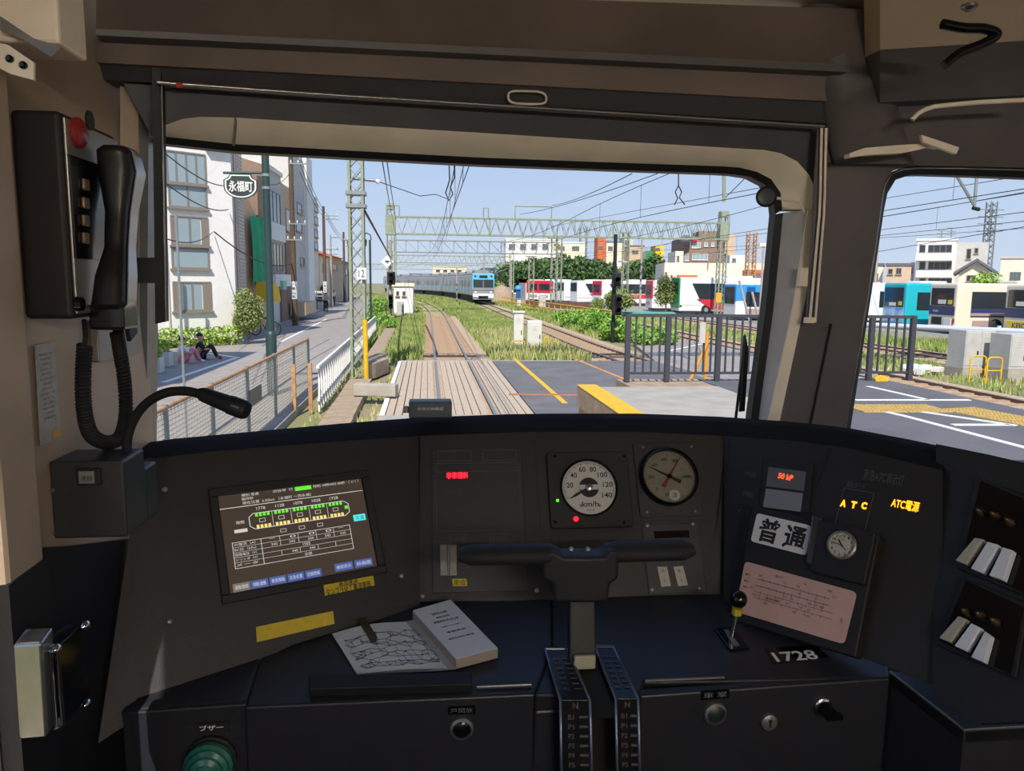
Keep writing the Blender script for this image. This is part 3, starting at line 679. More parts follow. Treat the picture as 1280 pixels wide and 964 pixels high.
# two scale plates running over the front edge
def scale(top, low, bot, name):
    # top: far pair, low: near pair on the desk, bot: lower pair on the front face
    T = [PD.px(*q, 0.010) for q in top]; Lw = [PD.px(*q, 0.012) for q in low]
    B = [at_y(*q, Lw[0].y-0.004) for q in bot]
    g = G(); g.slab([T[0], Lw[0], B[0]], [T[1], Lw[1], B[1]], (0, 0.01, -0.006))
    o = g.build('scale_plate', mat('scale_black', (18, 18, 22), 0.35), t, bevel=0.0008)
    # blue-lit rim
    g = G(); g.tube([T[0], Lw[0], B[0]], 0.0022, 6); g.tube([T[1], Lw[1], B[1]], 0.0022, 6); g.tube([T[0], T[1]], 0.003, 6); g.build('rim', mat('rim_steel', (120, 128, 145), 0.3, 0.8), o, smooth=60)
    g = G(); n_ = 6; u = (T[1]-T[0]).normalized(); dv = (Lw[0]-T[0])
    labs = ['EB', 'B7', 'B6', 'B5', 'B4', 'B3', 'B2']
    for k in range(7):
        f0 = 0.22+0.68*k/7.0; A = T[0].lerp(Lw[0], f0); Bp = T[1].lerp(Lw[1], f0)
        g.bar(A.lerp(Bp, .62)+V((0, 0, .0012)), A.lerp(Bp, .86)+V((0, 0, .0012)), 0.003, 0.0006)
        fr = Fr(A.lerp(Bp, .34), u, (T[0]-Lw[0])); put_text(g, fr, labs[k], 0, 0, 0.009, 0.006, 0.0016, 0.02)
    g.build('scale_marks', 'dim_white', o); g = G()
    for k in range(6):
        f0 = 0.2+0.12*k; A = Lw[0].lerp(B[0], f0); Bp = Lw[1].lerp(B[1], f0)
        g.bar(A.lerp(Bp, .62)+V((0, -.0018, 0)), A.lerp(Bp, .9)+V((0, -.0018, 0)), 0.0008, 0.004)
        fr = Fr(A.lerp(Bp, .34), u, (Lw[0]-B[0])); put_text(g, fr, ['B1', 'P1', 'P2', 'P3', 'P4', 'P5'][k], 0, 0, 0.009, 0.008, 0.0022, 0.02)
    A = Lw[0].lerp(B[0], 0.06); Bp = Lw[1].lerp(B[1], 0.06); fr = Fr(A.lerp(Bp, .5), u, (Lw[0]-B[0])); put_text(g, fr, 'N', 0, 0, 0.008, 0.009, 0.0022, 0.03)
    g.build('scale_marks', 'dim_white', o)
    return T, Lw, B
S1 = scale([(681, 818), (709, 818)], [(700, 884), (737, 884)], [(702, 975), (740, 975)], 'l')
S2 = scale([(743, 815), (766, 815)], [(769, 882), (797, 882)], [(772, 975), (800, 975)], 'r')
g = G(); g.hexa([PD.px(708, 826, -.02), PD.px(745, 826, -.02), PD.px(770, 884, -.02), PD.px(736, 884, -.02), PD.px(708, 826, .002), PD.px(745, 826, .002), PD.px(770, 884, .002), PD.px(736, 884, .002)]); g.build('slot', 'black_matt', t)
a, b = at_y(738, 884, YF), at_y(770, 884, YF); g = G(); g.slab([a, b], [a+V((0, 0, -.4)), b+V((0, 0, -.4))], (0, .01, 0)); g.build('slot', 'black_matt', t)
for x0, x1 in ((668, 700), (800, 823)):
    a, b = at_y(x0, 889, YF-0.012), at_y(x1, 887, YF-0.012); g = G(); g.slab([a, b], [a+V((0, 0, -.4)), b+V((0, 0, -.4))], (0, .03, 0)); g.build('housing', 'desk', t, bevel=0.004)
# ================================================================== outside
mat('ballast', (172, 146, 120), 0.95, noise=(9, 0.3), bump=(28, 0.8), rgb2=(196, 170, 142))
mat('earth', (150, 134, 104), 0.95, noise=(0.35, .2), bump=(14, 0.6), rgb2=(120, 128, 70))
mat('asphalt', (152, 143, 135), 0.9, noise=(2.5, 0.10), bump=(60, 0.3))
mat('asphalt_dark', (106, 103, 103), 0.9, noise=(1.2, 0.14), bump=(60, 0.3))
mat('asphalt_yard', (150, 144, 138), 0.9, noise=(1.0, 0.1))
mat('concrete', (168, 160, 146), 0.85, noise=(3, 0.1), bump=(25, 0.3))
mat('concrete_tan', (164, 142, 116), 0.9, noise=(5, 0.15), bump=(25, 0.3))
mat('road_white', (226, 224, 218), 0.8, noise=(20, .06))
mat('safety_yellow', (224, 176, 30), 0.6, noise=(12, .1))
mat('rail_side', (98, 66, 46), 0.8, noise=(20, .15))
mat('rail_top', (170, 165, 160), 0.3, 0.8)
mat('sleeper', (168, 142, 116), 0.9, noise=(8, .15))
mat('deck_wood', (186, 166, 144), 0.9, noise=(14, .14), bump=(40, .4))
mat('grass', (112, 134, 58), 0.8, noise=(.7, .3), rgb2=(168, 174, 100))
mat('weed', (104, 150, 50), 0.7, noise=(3, .2), rgb2=(142, 178, 74))
mat('leaf_dark', (58, 84, 44), 0.7, noise=(1.2, .25), rgb2=(88, 118, 60))
mat('leaf_mid', (108, 128, 62), 0.7, noise=(4, .25), rgb2=(146, 156, 92))
mat('leaf_hedge', (130, 168, 52), 0.7, noise=(5, .25), rgb2=(176, 196, 84))
mat('bark', (92, 74, 58), 0.9, noise=(10, .2))
mat('galv', (142, 148, 146), 0.5, 0.35, noise=(4, .08))
mat('mast_green', (146, 152, 128), 0.6, 0.1, noise=(6, .12))
mat('fence_dark', (68, 68, 74), 0.55, 0.2)
mat('fence_white', (216, 212, 204), 0.8, noise=(6, .08))
mat('rust', (180, 136, 94), 0.85, noise=(10, .2))
mat('wire', (42, 42, 46), 0.6)
mat('wall_white', (240, 234, 226), 0.9, noise=(3, .03), bump=(16, .5))
mat('wall_cream', (238, 222, 196), 0.9, noise=(2, .04))
mat('wall_grey', (196, 192, 186), 0.9, noise=(2, .05))
mat('wall_tan', (206, 178, 148), 0.9, noise=(2, .06))
mat('wall_brown', (140, 116, 100), 0.9, noise=(2, .06))
mat('wall_peach', (232, 186, 146), 0.9, noise=(2, .05))
mat('frame_bronze', (150, 138, 124), 0.5, 0.3)
mat('pane', (92, 104, 112), 0.12, 0, spec=0.8)
mat('pane_light', (150, 166, 170), 0.15, 0, spec=0.8)
mat('pane_dark', (48, 52, 58), 0.12, 0, spec=0.8)
mat('roof_orange', (206, 108, 66), 0.8, noise=(3, .12))
mat('roof_grey', (104, 104, 110), 0.7, noise=(3, .1))
mat('cabinet', (214, 210, 198), 0.6, noise=(4, .05))
mat('cabinet_grey', (186, 182, 176), 0.6, noise=(4, .05))
mat('signal_black', (26, 26, 28), 0.6)
GZ = -0.16
g = G(); g.b2(-400, 500, -60, 900, GZ-.3, GZ); gr = struct(g.build('floor_ground', 'earth')); gr['label'] = 'sandy ground of the railway land'
def strip_poly(pts, z0, z1, name, m, parent=None):
    g = G(); g.prism([V((x, y, z0)) for x, y in pts], (0, 0, z1-z0)); return g.build(name, m, parent)
# street on the left
road = struct(strip_poly([(-40, 4), (-2.75, 4), (-2.75, 34), (-3.4, 60), (-6.2, 95), (-14, 160), (-19, 160), (-10.6, 93), (-9.0, 60), (-9.0, 44), (-9.4, 36), (-40, 12)], GZ, 0.0, 'road', 'asphalt'))
road['label'] = 'grey asphalt street beside the railway fence'
kerb = struct(strip_poly([(-40, 12), (-9.4, 36), (-9.0, 44), (-9.0, 60), (-10.6, 93), (-19, 160), (-60, 160), (-60, 12)], GZ, 0.06, 'pavement', 'concrete')); kerb['label'] = 'pale pavement in front of the street buildings'
def line_px(pts, w, z, name, m, parent):
    P = [gz(x, y, z) for x, y in pts]; g = G()
    for a, b in zip(P, P[1:]): g.bar(a, b, w, 0.012)
    return g.build(name, m, parent)
line_px([(255, 441), (297, 447)], .16, .006, 'road_marking', 'road_white', road)
line_px([(297, 447), (205, 478)], .16, .006, 'road_marking', 'road_white', road)
line_px([(352, 427), (408, 399)], .14, .006, 'road_marking', 'road_white', road)
line_px([(300, 500), (420, 432)], .02, .006, 'road_seam', 'asphalt_dark', road)
line_px([(290, 488), (412, 424)], .02, .006, 'road_seam', 'asphalt_dark', road)
# bus yard beyond the tracks
yard = struct(strip_poly([(19, 48), (24, 43), (120, 30), (160, 60), (160, 150), (6, 150), (9, 96), (15, 70)], GZ, -0.13, 'bus_yard', 'asphalt_yard')); yard['label'] = 'pale asphalt bus yard beyond the tracks'
# tracks
def path_main(Y): return .83 if Y < 60 else .83-(Y-60)**2/(2*480)
def path_second(Y): return (6.95 if Y > 34 else 6.95+(34-Y)**2*.0052) if Y < 88 else 6.95-(Y-88)**2/(2*280)
sl_me = G().b2(-1.0, 1.0, -.1, .1, -.13, -.065).mesh('sleeper'); sl_me.materials.append(MATS['sleeper'])
def track(fn, y0, y1, label, sl0, sl1):
    t = thing('railway_track', label, 'railway track', (fn(y0), y0, 0), 'railway tracks')
    ys = []; y = y0
    while y < y1: ys.append(y); y += 2.5
    ys.append(y1)
    g = G(); g.slab([V((fn(y)-1.5, y, GZ+.06)) for y in ys], [V((fn(y)+1.5, y, GZ+.06)) for y in ys], (0, 0, -.1)); g.build('ballast_bed', 'ballast', t)
    for s in (-1, 1):
        g = G()
        for (w0, z0, z1) in ((.06, -.11, -.012),):
            g.slab([V((fn(y)+s*.565-.036, y, z1)) for y in ys], [V((fn(y)+s*.565+.036, y, z1)) for y in ys], (0, 0, z0-z1))
        r = g.build('rail', 'rail_side', t)
        g = G(); g.slab([V((fn(y)+s*.565-.034, y, 0)) for y in ys], [V((fn(y)+s*.565+.034, y, 0)) for y in ys], (0, 0, -.012)); g.build('railhead', 'rail_top', r)
    y = sl0
    while y < sl1:
        link(sl_me, 'sleeper', t, Matrix.Translation((fn(y), y, 0))); y += .62
    return t
track(path_main, 3, 186, 'rusty railway track running straight ahead through grass', 26.2, 62)
track(path_second, 8, 187, 'railway track carrying the light blue train', 27, 60)
track(lambda Y: 13.7, 6, 58, 'railway track passing the pale relay cabinets', 14, 50)
track(lambda Y: 20.3, 6, 60, 'railway track nearest the bus yard guard rail', 22, 60)
# curved turnout rail joining on the left
g = G(); P = [gz(x, y, -.03) for x, y in ((546, 442), (541, 425), (533, 408), (524, 395), (516, 385))]; g.tube(P, .045, 6); tag(g.build('turnout_rail', 'rail_side'), 'rusty curved rail joining the straight track through grass', 'rail')
# pedestrian crossing: boards between and beside the rails, then asphalt
YA, YB = 15.4, 26.0
deck = thing('crossing_deck', 'weathered boarded level crossing deck around the rails', 'crossing', (.83, 20, 0))
g = G(); g.b2(-1.0, 2.35, YA, YB, GZ, -.07); g.build('deck_base', 'ballast', deck)
pl_me = {}
def plank(x0, x1, n):
    w = (x1-x0)/n
    for k in range(n):
        for (a, b) in ((YA, 18.9), (18.93, 22.4), (22.43, YB)):
            key = (round(w, 3), round(b-a, 2))
            if key not in pl_me:
                q = G(); q.b2(-w/2+.012, w/2-.012, 0, b-a, -.07, 0); me = q.mesh('plank'); me.materials.append(MATS['deck_wood']); pl_me[key] = me
            link(pl_me[key], 'plank', deck, Matrix.Translation((x0+w*(k+.5), a, -.004+random.uniform(-.004, .004))))
plank(-.86, .17, 6); plank(.40, 1.26, 5); plank(1.50, 2.20, 4)
g = G(); g.b2(-.98, -.87, YA, YB, -.1, .01); g.build('edge_board', 'road_white', deck)
g = G(); g.b2(-1.0, 5.4, YB-.0, YB+.14, -.1, .006); g.build('edge_board', 'concrete', deck)
g = G(); g.b2(-1.0, 2.9, YA-.5, YA-.02, -.1, -.01); g.build('edge_board', 'concrete', deck)
cr = struct(strip_poly([(2.22, YA-.4), (3.2, YA-.4), (3.2, 12.7), (8.0, 12.7), (8.0, YB), (2.22, YB)], GZ, -.005, 'crossing_pavement', 'asphalt_dark')); cr['label'] = 'dark asphalt of the level crossing'
line_px([(641, 447), (706, 504)], .13, .0, 'road_marking', 'safety_yellow', cr)
line_px([(714, 447), (790, 478)], .13, .0, 'road_marking', mat('worn_orange', (196, 140, 84), .8, noise=(6, .2)), cr)
line_px([(636, 493), (735, 494)], .22, .0, 'road_marking', mat('rust_band', (170, 110, 74), .9, noise=(6, .2)), cr)
# asphalt path beyond the fence
pth = struct(strip_poly([(8.0, 17), (13.0, 17), (13.0, 32), (12, 38), (9.4, 34), (8.0, 26)], GZ, -.02, 'crossing_path', 'asphalt')); pth['label'] = 'grey path crossing the second line'
line_px([(830, 440), (878, 430)], .14, .0, 'road_marking', 'road_white', pth)
# station platform on the right
ZP = 1.08; XP = 2.36; YE = 11.6
g = G(); g.b2(XP, 7.95, -60, YE, GZ, ZP-.012); g.b2(3.2, 7.95, YE, 12.6, GZ, ZP-.012); plat = struct(g.build('platform', 'concrete_tan')); plat['label'] = 'station platform end with concrete edge'
g = G(); g.b2(4.6, 7.9, -60, 12.5, ZP-.012, ZP); g.build('platform_surface', mat('asphalt_platform', (98, 96, 97), .9, noise=(1.5, .1), bump=(60, .3)), plat)
g = G(); g.b2(XP, 4.6, -60, YE-.02, ZP-.012, ZP); g.build('platform_surface', 'concrete', plat)
g = G(); g.b2(XP-.03, XP+.27, 7.2, YE+.02, ZP-.30, ZP+.02); g.build('kerb_block', 'concrete_tan', plat, bevel=.01)
g = G(); g.b2(XP-.035, XP+.275, 7.2, YE+.025, ZP+.02, ZP+.035); eb = tag(g.build('edge_block', 'safety_yellow', bevel=.02), 'bright yellow painted slab on the platform end corner', 'edge slab')
# markings on the platform: tactile tiles and white lines
tile_me = G().b2(-.145, .145, -.145, .145, 0, .012)
for i in range(-2, 3):
    for j in (-2, -1, 0, 1, 2): tile_me.b2(i*.055-.016, i*.055+.016, j*.055-.016, j*.055+.016, .012, .018)
tile_me = tile_me.mesh('tile'); tile_me.materials.append(mat('tactile', (190, 160, 92), .7, noise=(8, .1)))
tac = tag(link(None, 'tactile_strip'), 'yellow tactile paving strip along the platform', 'tactile strip')
ta = [gz(1065, 511, ZP), gz(1195, 511, ZP), gz(1310, 533, ZP)]
for a, b, off in ((ta[0], ta[1], 0), (ta[1], ta[2], 0)):
    n = max(1, int((b-a).length/.3)); d = (b-a).normalized(); ang = math.atan2(d.y, d.x); nn = V((-d.y, d.x, 0))
    for k in range(n):
        for r_ in (1, 1.98): link(tile_me, 'tile', tac, Matrix.Translation(a+d*(.3*k+.15)+nn*(.3*(r_-1.5))) @ Matrix.Rotation(ang, 4, 'Z'))
for pts in ([(1068, 506), (1130, 520), (1290, 562)], [(1140, 513), (1270, 532)], [(1068, 500), (1212, 500)], [(1085, 483), (1160, 500)], [(1190, 531), (1262, 531)]):
    P = [gz(x, y, ZP+.004) for x, y in pts]; g = G()
    for a, b in zip(P, P[1:]): g.bar(a, b, .09, .008)
    g.build('platform_line', 'road_white', plat)
# platform canopy (behind and above the view) that shades the platform
cn = thing('platform_canopy', 'flat steel canopy over the platform on posts', 'canopy', (5.2, -10, ZP))
g = G(); g.b2(3.0, 7.6, -60, 3.0, 4.75, 4.95); g.build('roof', 'wall_grey', cn)
for y in (-24, -14, -4, 2):
    g = G(); g.tube([(5.2, y, ZP), (5.2, y, 4.75)], .11, 10); g.build('post', 'galv', cn, smooth=50)
# platform end fence: posts, rails, balusters
def rail_fence(x0, x1, y, post_x, label, nb):
    t = thing('platform_fence', label, 'fence', (x0, y, ZP), 'platform end fences')
    zt = ZP+1.12
    g = G(); g.b2(x0-.03, x1+.03, y-.03, y+.03, zt-.05, zt); g.build('top_rail', 'fence_dark', t)
    g = G(); g.b2(x0, x1, y-.02, y+.02, ZP+.12, ZP+.16); g.build('bottom_rail', 'fence_dark', t)
    pm = G().b2(-.04, .04, -.04, .04, 0, 1.12).mesh('post'); pm.materials.append(MATS['fence_dark'])
    bm_ = G().b2(-.014, .014, -.014, .014, .14, 1.08).mesh('baluster'); bm_.materials.append(MATS['fence_dark'])
    for x in post_x: link(pm, 'post', t, Matrix.Translation((x, y, ZP)))
    px_ = sorted(post_x)
    for a, b in zip(px_, px_[1:]):
        n = max(1, round((b-a)/nb))
        for k in range(1, n): link(bm_, 'baluster', t, Matrix.Translation((a+(b-a)*k/n, y, ZP)))
    return t
YFn = 12.2
ps = [xat(p, YFn, 450) for p in (784, 834, 897, 955)]
rail_fence(ps[0], ps[-1], YFn, ps, 'dark grey steel railing across the platform end with boards', .125)
ps2 = [xat(p, YFn, 450) for p in (1010, 1087, 1138)]
rail_fence(ps2[0], ps2[-1], YFn, ps2, 'dark grey steel railing section with yellow hasp', .16)
p = at_y(1098, 480, YFn-.05); g = G(); g.prism([p+V((x, 0, z)) for x, z in ((-.10, .10), (.02, .16), (.17, .10), (.12, -.02), (.03, -.16), (-.02, -.1))], (0, -.05, 0)); tag(g.build('bollard_hook', 'safety_yellow', bevel=.01), 'yellow hooked fitting at the foot of the railing', 'fitting')
p = at_y(878, 412, YFn-.04); g = G(); g.b2(p.x-.05, p.x+.05, p.y-.02, p.y, p.z-.22, p.z+.12); tag(g.build('fence_sign', 'cabinet_grey'), 'small grey sign board fixed to the railing', 'sign')
# ------------------------------------------------------------------ right-hand panel
def prect(fr, x0, y0, x1, y1): return fr.rect(x0, y0, x1, y1)
t = thing('notch_display', 'small grey two-line display with red digits above the card holder', 'display', PR.px(985, 610))
g = G(); PR.quad(g, [(957, 573), (1018, 580), (1012, 642), (950, 634)], 0, 0.005); g.build('frame', 'black_matt', t, bevel=0.001)
g = G(); PR.quad(g, [(962, 585), (1009, 591), (1006, 615), (959, 609)], 0.005, 0.0058); g.build('display_face', mat('display_grey', (92, 94, 100), 0.4), t)
g = G(); PR.quad(g, [(959, 612), (1005, 618), (1002, 641), (955, 635)], 0.005, 0.0058); g.build('display_face', mat('display_pale', (120, 128, 138), 0.4), t)
g = G(); px_text(g, PR, '50 kP', 974, 594, 993, 601, 0.0065, 0.01); g.build('red_digits', em('led_orange', (255, 70, 30), 2.5), t)
lg = thing('panel_legend', 'faint grey printed legends and mode outline on right panel', 'lettering', PR.px(1060, 610)); mat('legend', (84, 84, 86), 0.6)
for s, x0, y0, x1, y1 in (('東急ATC表示灯', 1079, 590, 1131, 604), ('運転モード', 1058, 603, 1082, 611), ('力率電圧', 930, 590, 946, 596), ('元率電圧', 928, 615, 943, 621), ('ATC切', 922, 637, 937, 644)): g = G(); px_text(g, PR, s, x0, y0, x1, y1, 0.001); g.build('legend', 'legend', lg)
a0, a1, b0, b1 = PR.rect(1048, 612, 1088, 662)
g = G(); PR.ring(g, a0, a1, b0, b1, 0.0009, 0, 0.0008); g.build('outline', 'legend', lg)
led = em('led_amber', (255, 150, 20), 2.4)
t = thing('mode_lamp', 'amber lit letters A T C inside thin outline', 'lamp', PR.px(1068, 630))
for s, x0, y0, x1, y1 in (('A', 1051, 625, 1058, 634), ('T', 1064, 627, 1071, 636), ('C', 1077, 628, 1084, 637)):
    g = G(); px_text(g, PR, s, x0, y0, x1, y1, 0.0015, 0.05); g.build('lit_letter', led, t)
t = thing('power_lamp', 'amber lit lettering ATC power on right panel', 'lamp', PR.px(1132, 631))
g = G(); px_text(g, PR, 'ATC電源', 1114, 625, 1150, 638, 0.0015, 0.012); g.build('lit_lettering', led, t)

# card holder: black box standing off the panel with the train-type card, clock and timetable card
PH = Fr(PR.p(0, 0, 0.03), PR.u, PR.v)
hold = thing('card_holder', 'black box holder carrying train-type card, clock and timetable', 'holder', PH.px(1000, 700))
g = G(); PH.quad(g, [(940, 632), (1100, 668), (1085, 742), (1070, 822), (915, 775), (928, 700)], -0.03, 0.0); g.build('body', 'black_matt', hold, bevel=0.003)
g = G(); PH.quad(g, [(1018, 646), (1030, 650), (1022, 710), (1010, 706)], 0.0, 0.012); g.build('clear_clip', mat('clip_plastic', (62, 62, 64), 0.12), hold, bevel=0.002)
t = thing('type_card', 'white card lettered with two bold black characters on the holder', 'card', PH.px(978, 670))
def quad_round(fr, pts, c0, c1, r=0.12, k=4):
    g = G(); P = [V((*fr.uv(x, y), 0)) for x, y in pts]; out = []
    for i in range(4):
        p, a, b = P[i], P[i-1], P[(i+1) % 4]; m_ = min((a-p).length, (b-p).length)*r
        s_, e_ = p+(a-p).normalized()*m_, p+(b-p).normalized()*m_
        for j in range(k+1):
            f_ = j/k; q = s_.lerp(p, f_).lerp(p.lerp(e_, f_), f_); out.append(fr.p(q.x, q.y, c0))
    return g.prism(out, fr.n*(c1-c0))
quad_round(PH, [(947, 642), (1015, 658), (1008, 695), (939, 677)], 0.001, 0.003).build('card', mat('card_white', (214, 214, 214), 0.4), t)
for s, x0, y0, x1, y1 in (('普', 949, 649, 976, 680), ('通', 980, 658, 1009, 689)):
    g = G(); px_text(g, PH, s, x0, y0, x1, y1, 0.0036, 0.03); g.build('character', 'black_print', t)
t = thing('clock', 'small round analogue clock with cream face in black mount', 'clock', PH.px(1056, 684))
g = G(); PH.quad(g, [(1026, 652), (1098, 669), (1084, 734), (1016, 716)], 0.0, 0.014); g.build('mount', 'black_matt', t, bevel=0.003)
ca, cb = PH.uv(1056, 685); rd = abs(PH.uv(1056, 702)[1]-PH.uv(1056, 668)[1])/2*0.95
g = G(); g.lathe([(rd*1.12, 0.012), (rd*1.12, 0.020), (rd*1.0, 0.022), (rd*1.0, 0.016)], PH.M(ca, cb), 32); g.build('bezel', 'steel_dull', t, smooth=40)
g = G(); g.lathe([(rd, 0.015), (rd, 0.017), (0, 0.017)], PH.M(ca, cb), 32); g.build('face', mat('clock_face', (186, 180, 166), 0.5), t)
g = G()
for k in range(12):
    d = R(90-30*k); s = str(12 if k == 0 else k); put_text(g, PH, s, ca+rd*0.76*math.cos(d), cb+rd*0.76*math.sin(d), rd*0.13*len(s), rd*0.2, 0.0178, 0.01)
put_text(g, PH, 'SEIKO', ca, cb+rd*0.42, rd*0.36, rd*0.09, 0.0178); g.build('numerals', 'black_print', t)
for deg, ln, w in ((90-30*10.75, 0.5, 0.06), (90-6*46, 0.72, 0.04), (-40, 0.55, 0.03)):
    d = R(deg); g = G(); g.bar(PH.p(ca-0.12*rd*math.cos(d), cb-0.12*rd*math.sin(d), 0.0185), PH.p(ca+ln*rd*math.cos(d), cb+ln*rd*math.sin(d), 0.0185), w*rd*1.6, 0.0006); g.build('hand', 'black_print', t)
t = thing('timetable_card', 'pale pink timetable card with printed lines in the holder', 'card', PH.px(998, 755))
quad_round(PH, [(932, 702), (1072, 741), (1056, 806), (920, 765)], 0.001, 0.003, 0.1).build('card', mat('card_pink', (196, 160, 152), 0.5, noise=(40, 0.03)), t)
def qmap(pts):
    P = [V((*PH.uv(x, y), 0)) for x, y in pts]
    return lambda u, v: P[0].lerp(P[1], u).lerp(P[3].lerp(P[2], u), v)
qm = qmap([(932, 702), (1072, 741), (1056, 806), (920, 765)])
g = G()
def qline(u0, v0, u1, v1, w):
    a, b = qm(u0, v0), qm(u1, v1); g.bar(PH.p(a.x, a.y, 0.0032), PH.p(b.x, b.y, 0.0032), w, 0.0004)
for v, w in ((0.27, 0.0016), (0.40, 0.0016), (0.52, 0.0006), (0.63, 0.0006)):
    qline(0.14, v, 0.80 if w > .001 else 0.86, v-0.01, w)
    for k in range(9):
        u = 0.2+0.07*k; qline(u, v-0.03, u, v+0.03, 0.0005)
rr = random.Random(3)
ang = math.atan2(qm(1, .5).y-qm(0, .5).y, qm(1, .5).x-qm(0, .5).x)
for k in range(34):
    u, v = rr.uniform(.1, .86), rr.choice((.12, .2, .33, .46, .58, .69)); p = qm(u, v); put_text(g, PH, rr.choice(('普通', '渋谷', '21', '07', '吉', '40', '明大')), p.x, p.y, 0.0065, 0.0038, 0.0034, 0, ang)
for v in (.24, .37, .49): p = qm(.05, v); put_text(g, PH, '●発', p.x, p.y, 0.008, 0.004, 0.0034, 0, ang)
p = qm(.93, .6); put_text(g, PH, '予 備', p.x, p.y, 0.004, 0.010, 0.0034, 0, ang)
g.build('printing', mat('ink', (44, 34, 36), 0.6), t)

# reverser lever with black ball
t = thing('reverser_lever', 'chrome lever with glossy black ball knob in slotted plate', 'lever', PD.px(913, 800))
g = G(); g.prism([PD.px(x, y, 0) for x, y in ((892, 787), (916, 786), (936, 812), (912, 814))], PD.n*0.004); g.build('slot_plate', 'black_gloss', t, bevel=0.001)
g = G(); g.prism([PD.px(x, y, 0.004) for x, y in ((904, 790), (910, 790), (924, 810), (917, 811))], PD.n*0.001); g.build('slot', 'steel_dull', t)
b0 = PD.px(914, 800, 0.0); b1 = at_y(921, 765, b0.y-0.01); b2 = at_y(923, 752, b0.y-0.012)
g = G(); g.tube([b0, b1], 0.004, 10); g.build('rod', 'chrome', t, smooth=60)
g = G(); d = (b2-b1).normalized(); g.tube([b1-d*0.004, b1+d*0.008], 0.0085, 12); g.build('collar', mat('collar_yellow', (190, 170, 40), 0.4), t, smooth=40)
g = G(); g.lathe([(0.0001, -0.0145)]+[(0.0145*math.sin(PI*k/10), -0.0145*math.cos(PI*k/10)) for k in range(1, 10)]+[(0.0001, 0.0145)], Matrix.Translation(b2+V((0, 0, 0.004))), 20); g.build('ball_knob', 'black_gloss', t, smooth=80)
# car number plate
t = tag(G().prism([PD.px(x, y, 0) for x, y in ((956, 812), (1018, 806), (1036, 822), (966, 831))], PD.n*0.001).build('number_plate', 'black_gloss'), 'black plate with white car number 1728 lying on the desk', 'plate')
g = G(); f0 = PD.uv(966, 823); f1 = PD.uv(1021, 819); rot = math.atan2(f1[1]-f0[1], f1[0]-f0[0]); m_ = ((f0[0]+f1[0])/2, (f0[1]+f1[1])/2)
put_text(g, PD, '1728', *m_, (V(f1)-V(f0)).length*0.96, 0.024, 0.0016, 0.02, rot); g.build('number', 'white_print', t)

# ---- switch boxes on the far right, facing the driver
PS = Fr(PR.px(1178, 700), V((math.cos(R(-66)), math.sin(R(-66)), 0)), V((math.sin(R(66))*tv, math.cos(R(66))*tv, tz)))
g = G(); A = [PS.px(x, y) for x, y in dense([(1170, 555), (1230, 567), (1330, 590)], 6)]; B = [PS.px(x, y) for x, y in dense([(1165, 868), (1215, 905), (1330, 900)], 6)]
g.slab(A, B, -PS.n*0.012); sp_ = g.build('side_panel', 'dash', console, smooth=30)
g = G(); g.slab(A, [p+V((0.22, 0.2, -0.14)) for p in A], (0, 0, -.012)); g.build('cowl', 'cowl_black', console, smooth=30)
def switch_box(pts, tabs, label):
    t = thing('switch_unit', label, 'switch box', PS.px(*pts[3]), 'switch units on the side panel')
    g = G(); PS.quad(g, pts, 0.0005, 0.006); g.build('recess_frame', 'black_matt', t, bevel=0.002)
    g = G(); PS.quad(g, [(x+(6 if i in (0, 3) else -6), y+(5 if i < 2 else -5)) for i, (x, y) in enumerate(pts)], 0.006, 0.0065); g.build('recess', 'black_gloss', t)
    for x, y in ((pts[0][0]+8, pts[0][1]+46), (pts[0][0]+26, pts[0][1]+50), (pts[0][0]+44, pts[0][1]+58)):
        a, b = PS.uv(x, y); g = G(); g.lathe([(0.006, 0.006), (0.006, 0.012), (0.003, 0.024), (0.0001, 0.026)], PS.M(a, b), 12); g.build('toggle', mat('toggle_brass', (96, 76, 52), 0.35, 0.5), t, smooth=50)
    for q, m in tabs:
        g = G(); PS.quad(g, q, 0.008, 0.022); g.build('name_tab', m, t, bevel=0.001)
mat('tab_white', (222, 226, 235), 0.35); mat('tab_cream', (178, 172, 158), 0.45)
switch_box([(1222, 598), (1300, 626), (1292, 750), (1198, 712)], [([(1226, 678), (1237, 680), (1215, 711), (1202, 706)], 'tab_cream'), ([(1242, 683), (1256, 687), (1236, 722), (1221, 716)], 'tab_white'), ([(1261, 690), (1274, 694), (1262, 731), (1244, 725)], 'tab_white')], 'black switch unit with three pale name tabs, upper one on the side panel')
switch_box([(1204, 722), (1288, 756), (1272, 850), (1172, 808)], [([(1206, 775), (1216, 779), (1196, 808), (1182, 802)], 'tab_cream'), ([(1222, 784), (1234, 790), (1216, 819), (1201, 812)], 'tab_white'), ([(1239, 794), (1247, 800), (1238, 833), (1222, 826)], 'tab_white')], 'black switch unit with three pale name tabs, lower one nearer the side desk')
# side desk wing at the lower right
g = G(); w0 = PD.px(1112, 842); w1 = PD.px(1205, 915); w2 = PD.px(1330, 908); w3 = PD.px(1250, 830)
g.prism([w0+V((0, 0, -.02)), w1+V((0, 0, -.02)), w2+V((0, 0, -.02)), w3+V((0, 0, -.02))], (0, 0, 0.022)); g.build('desk_wing', 'desk', console, bevel=0.003)
for a, b in ((w0, w1), (w1, w2)):
    g = G(); g.slab([a, b], [a+V((0, 0, -.45)), b+V((0, 0, -.45))], (0.01, .01, 0)); g.build('wing_face', 'dash_light', console)
g = G(); g.tube([w0+V((0, 0, .003)), w1+V((0, 0, .003)), w2+V((0, 0, .003))], 0.0018, 6); g.build('edge_strip', 'steel_dull', console, smooth=60)

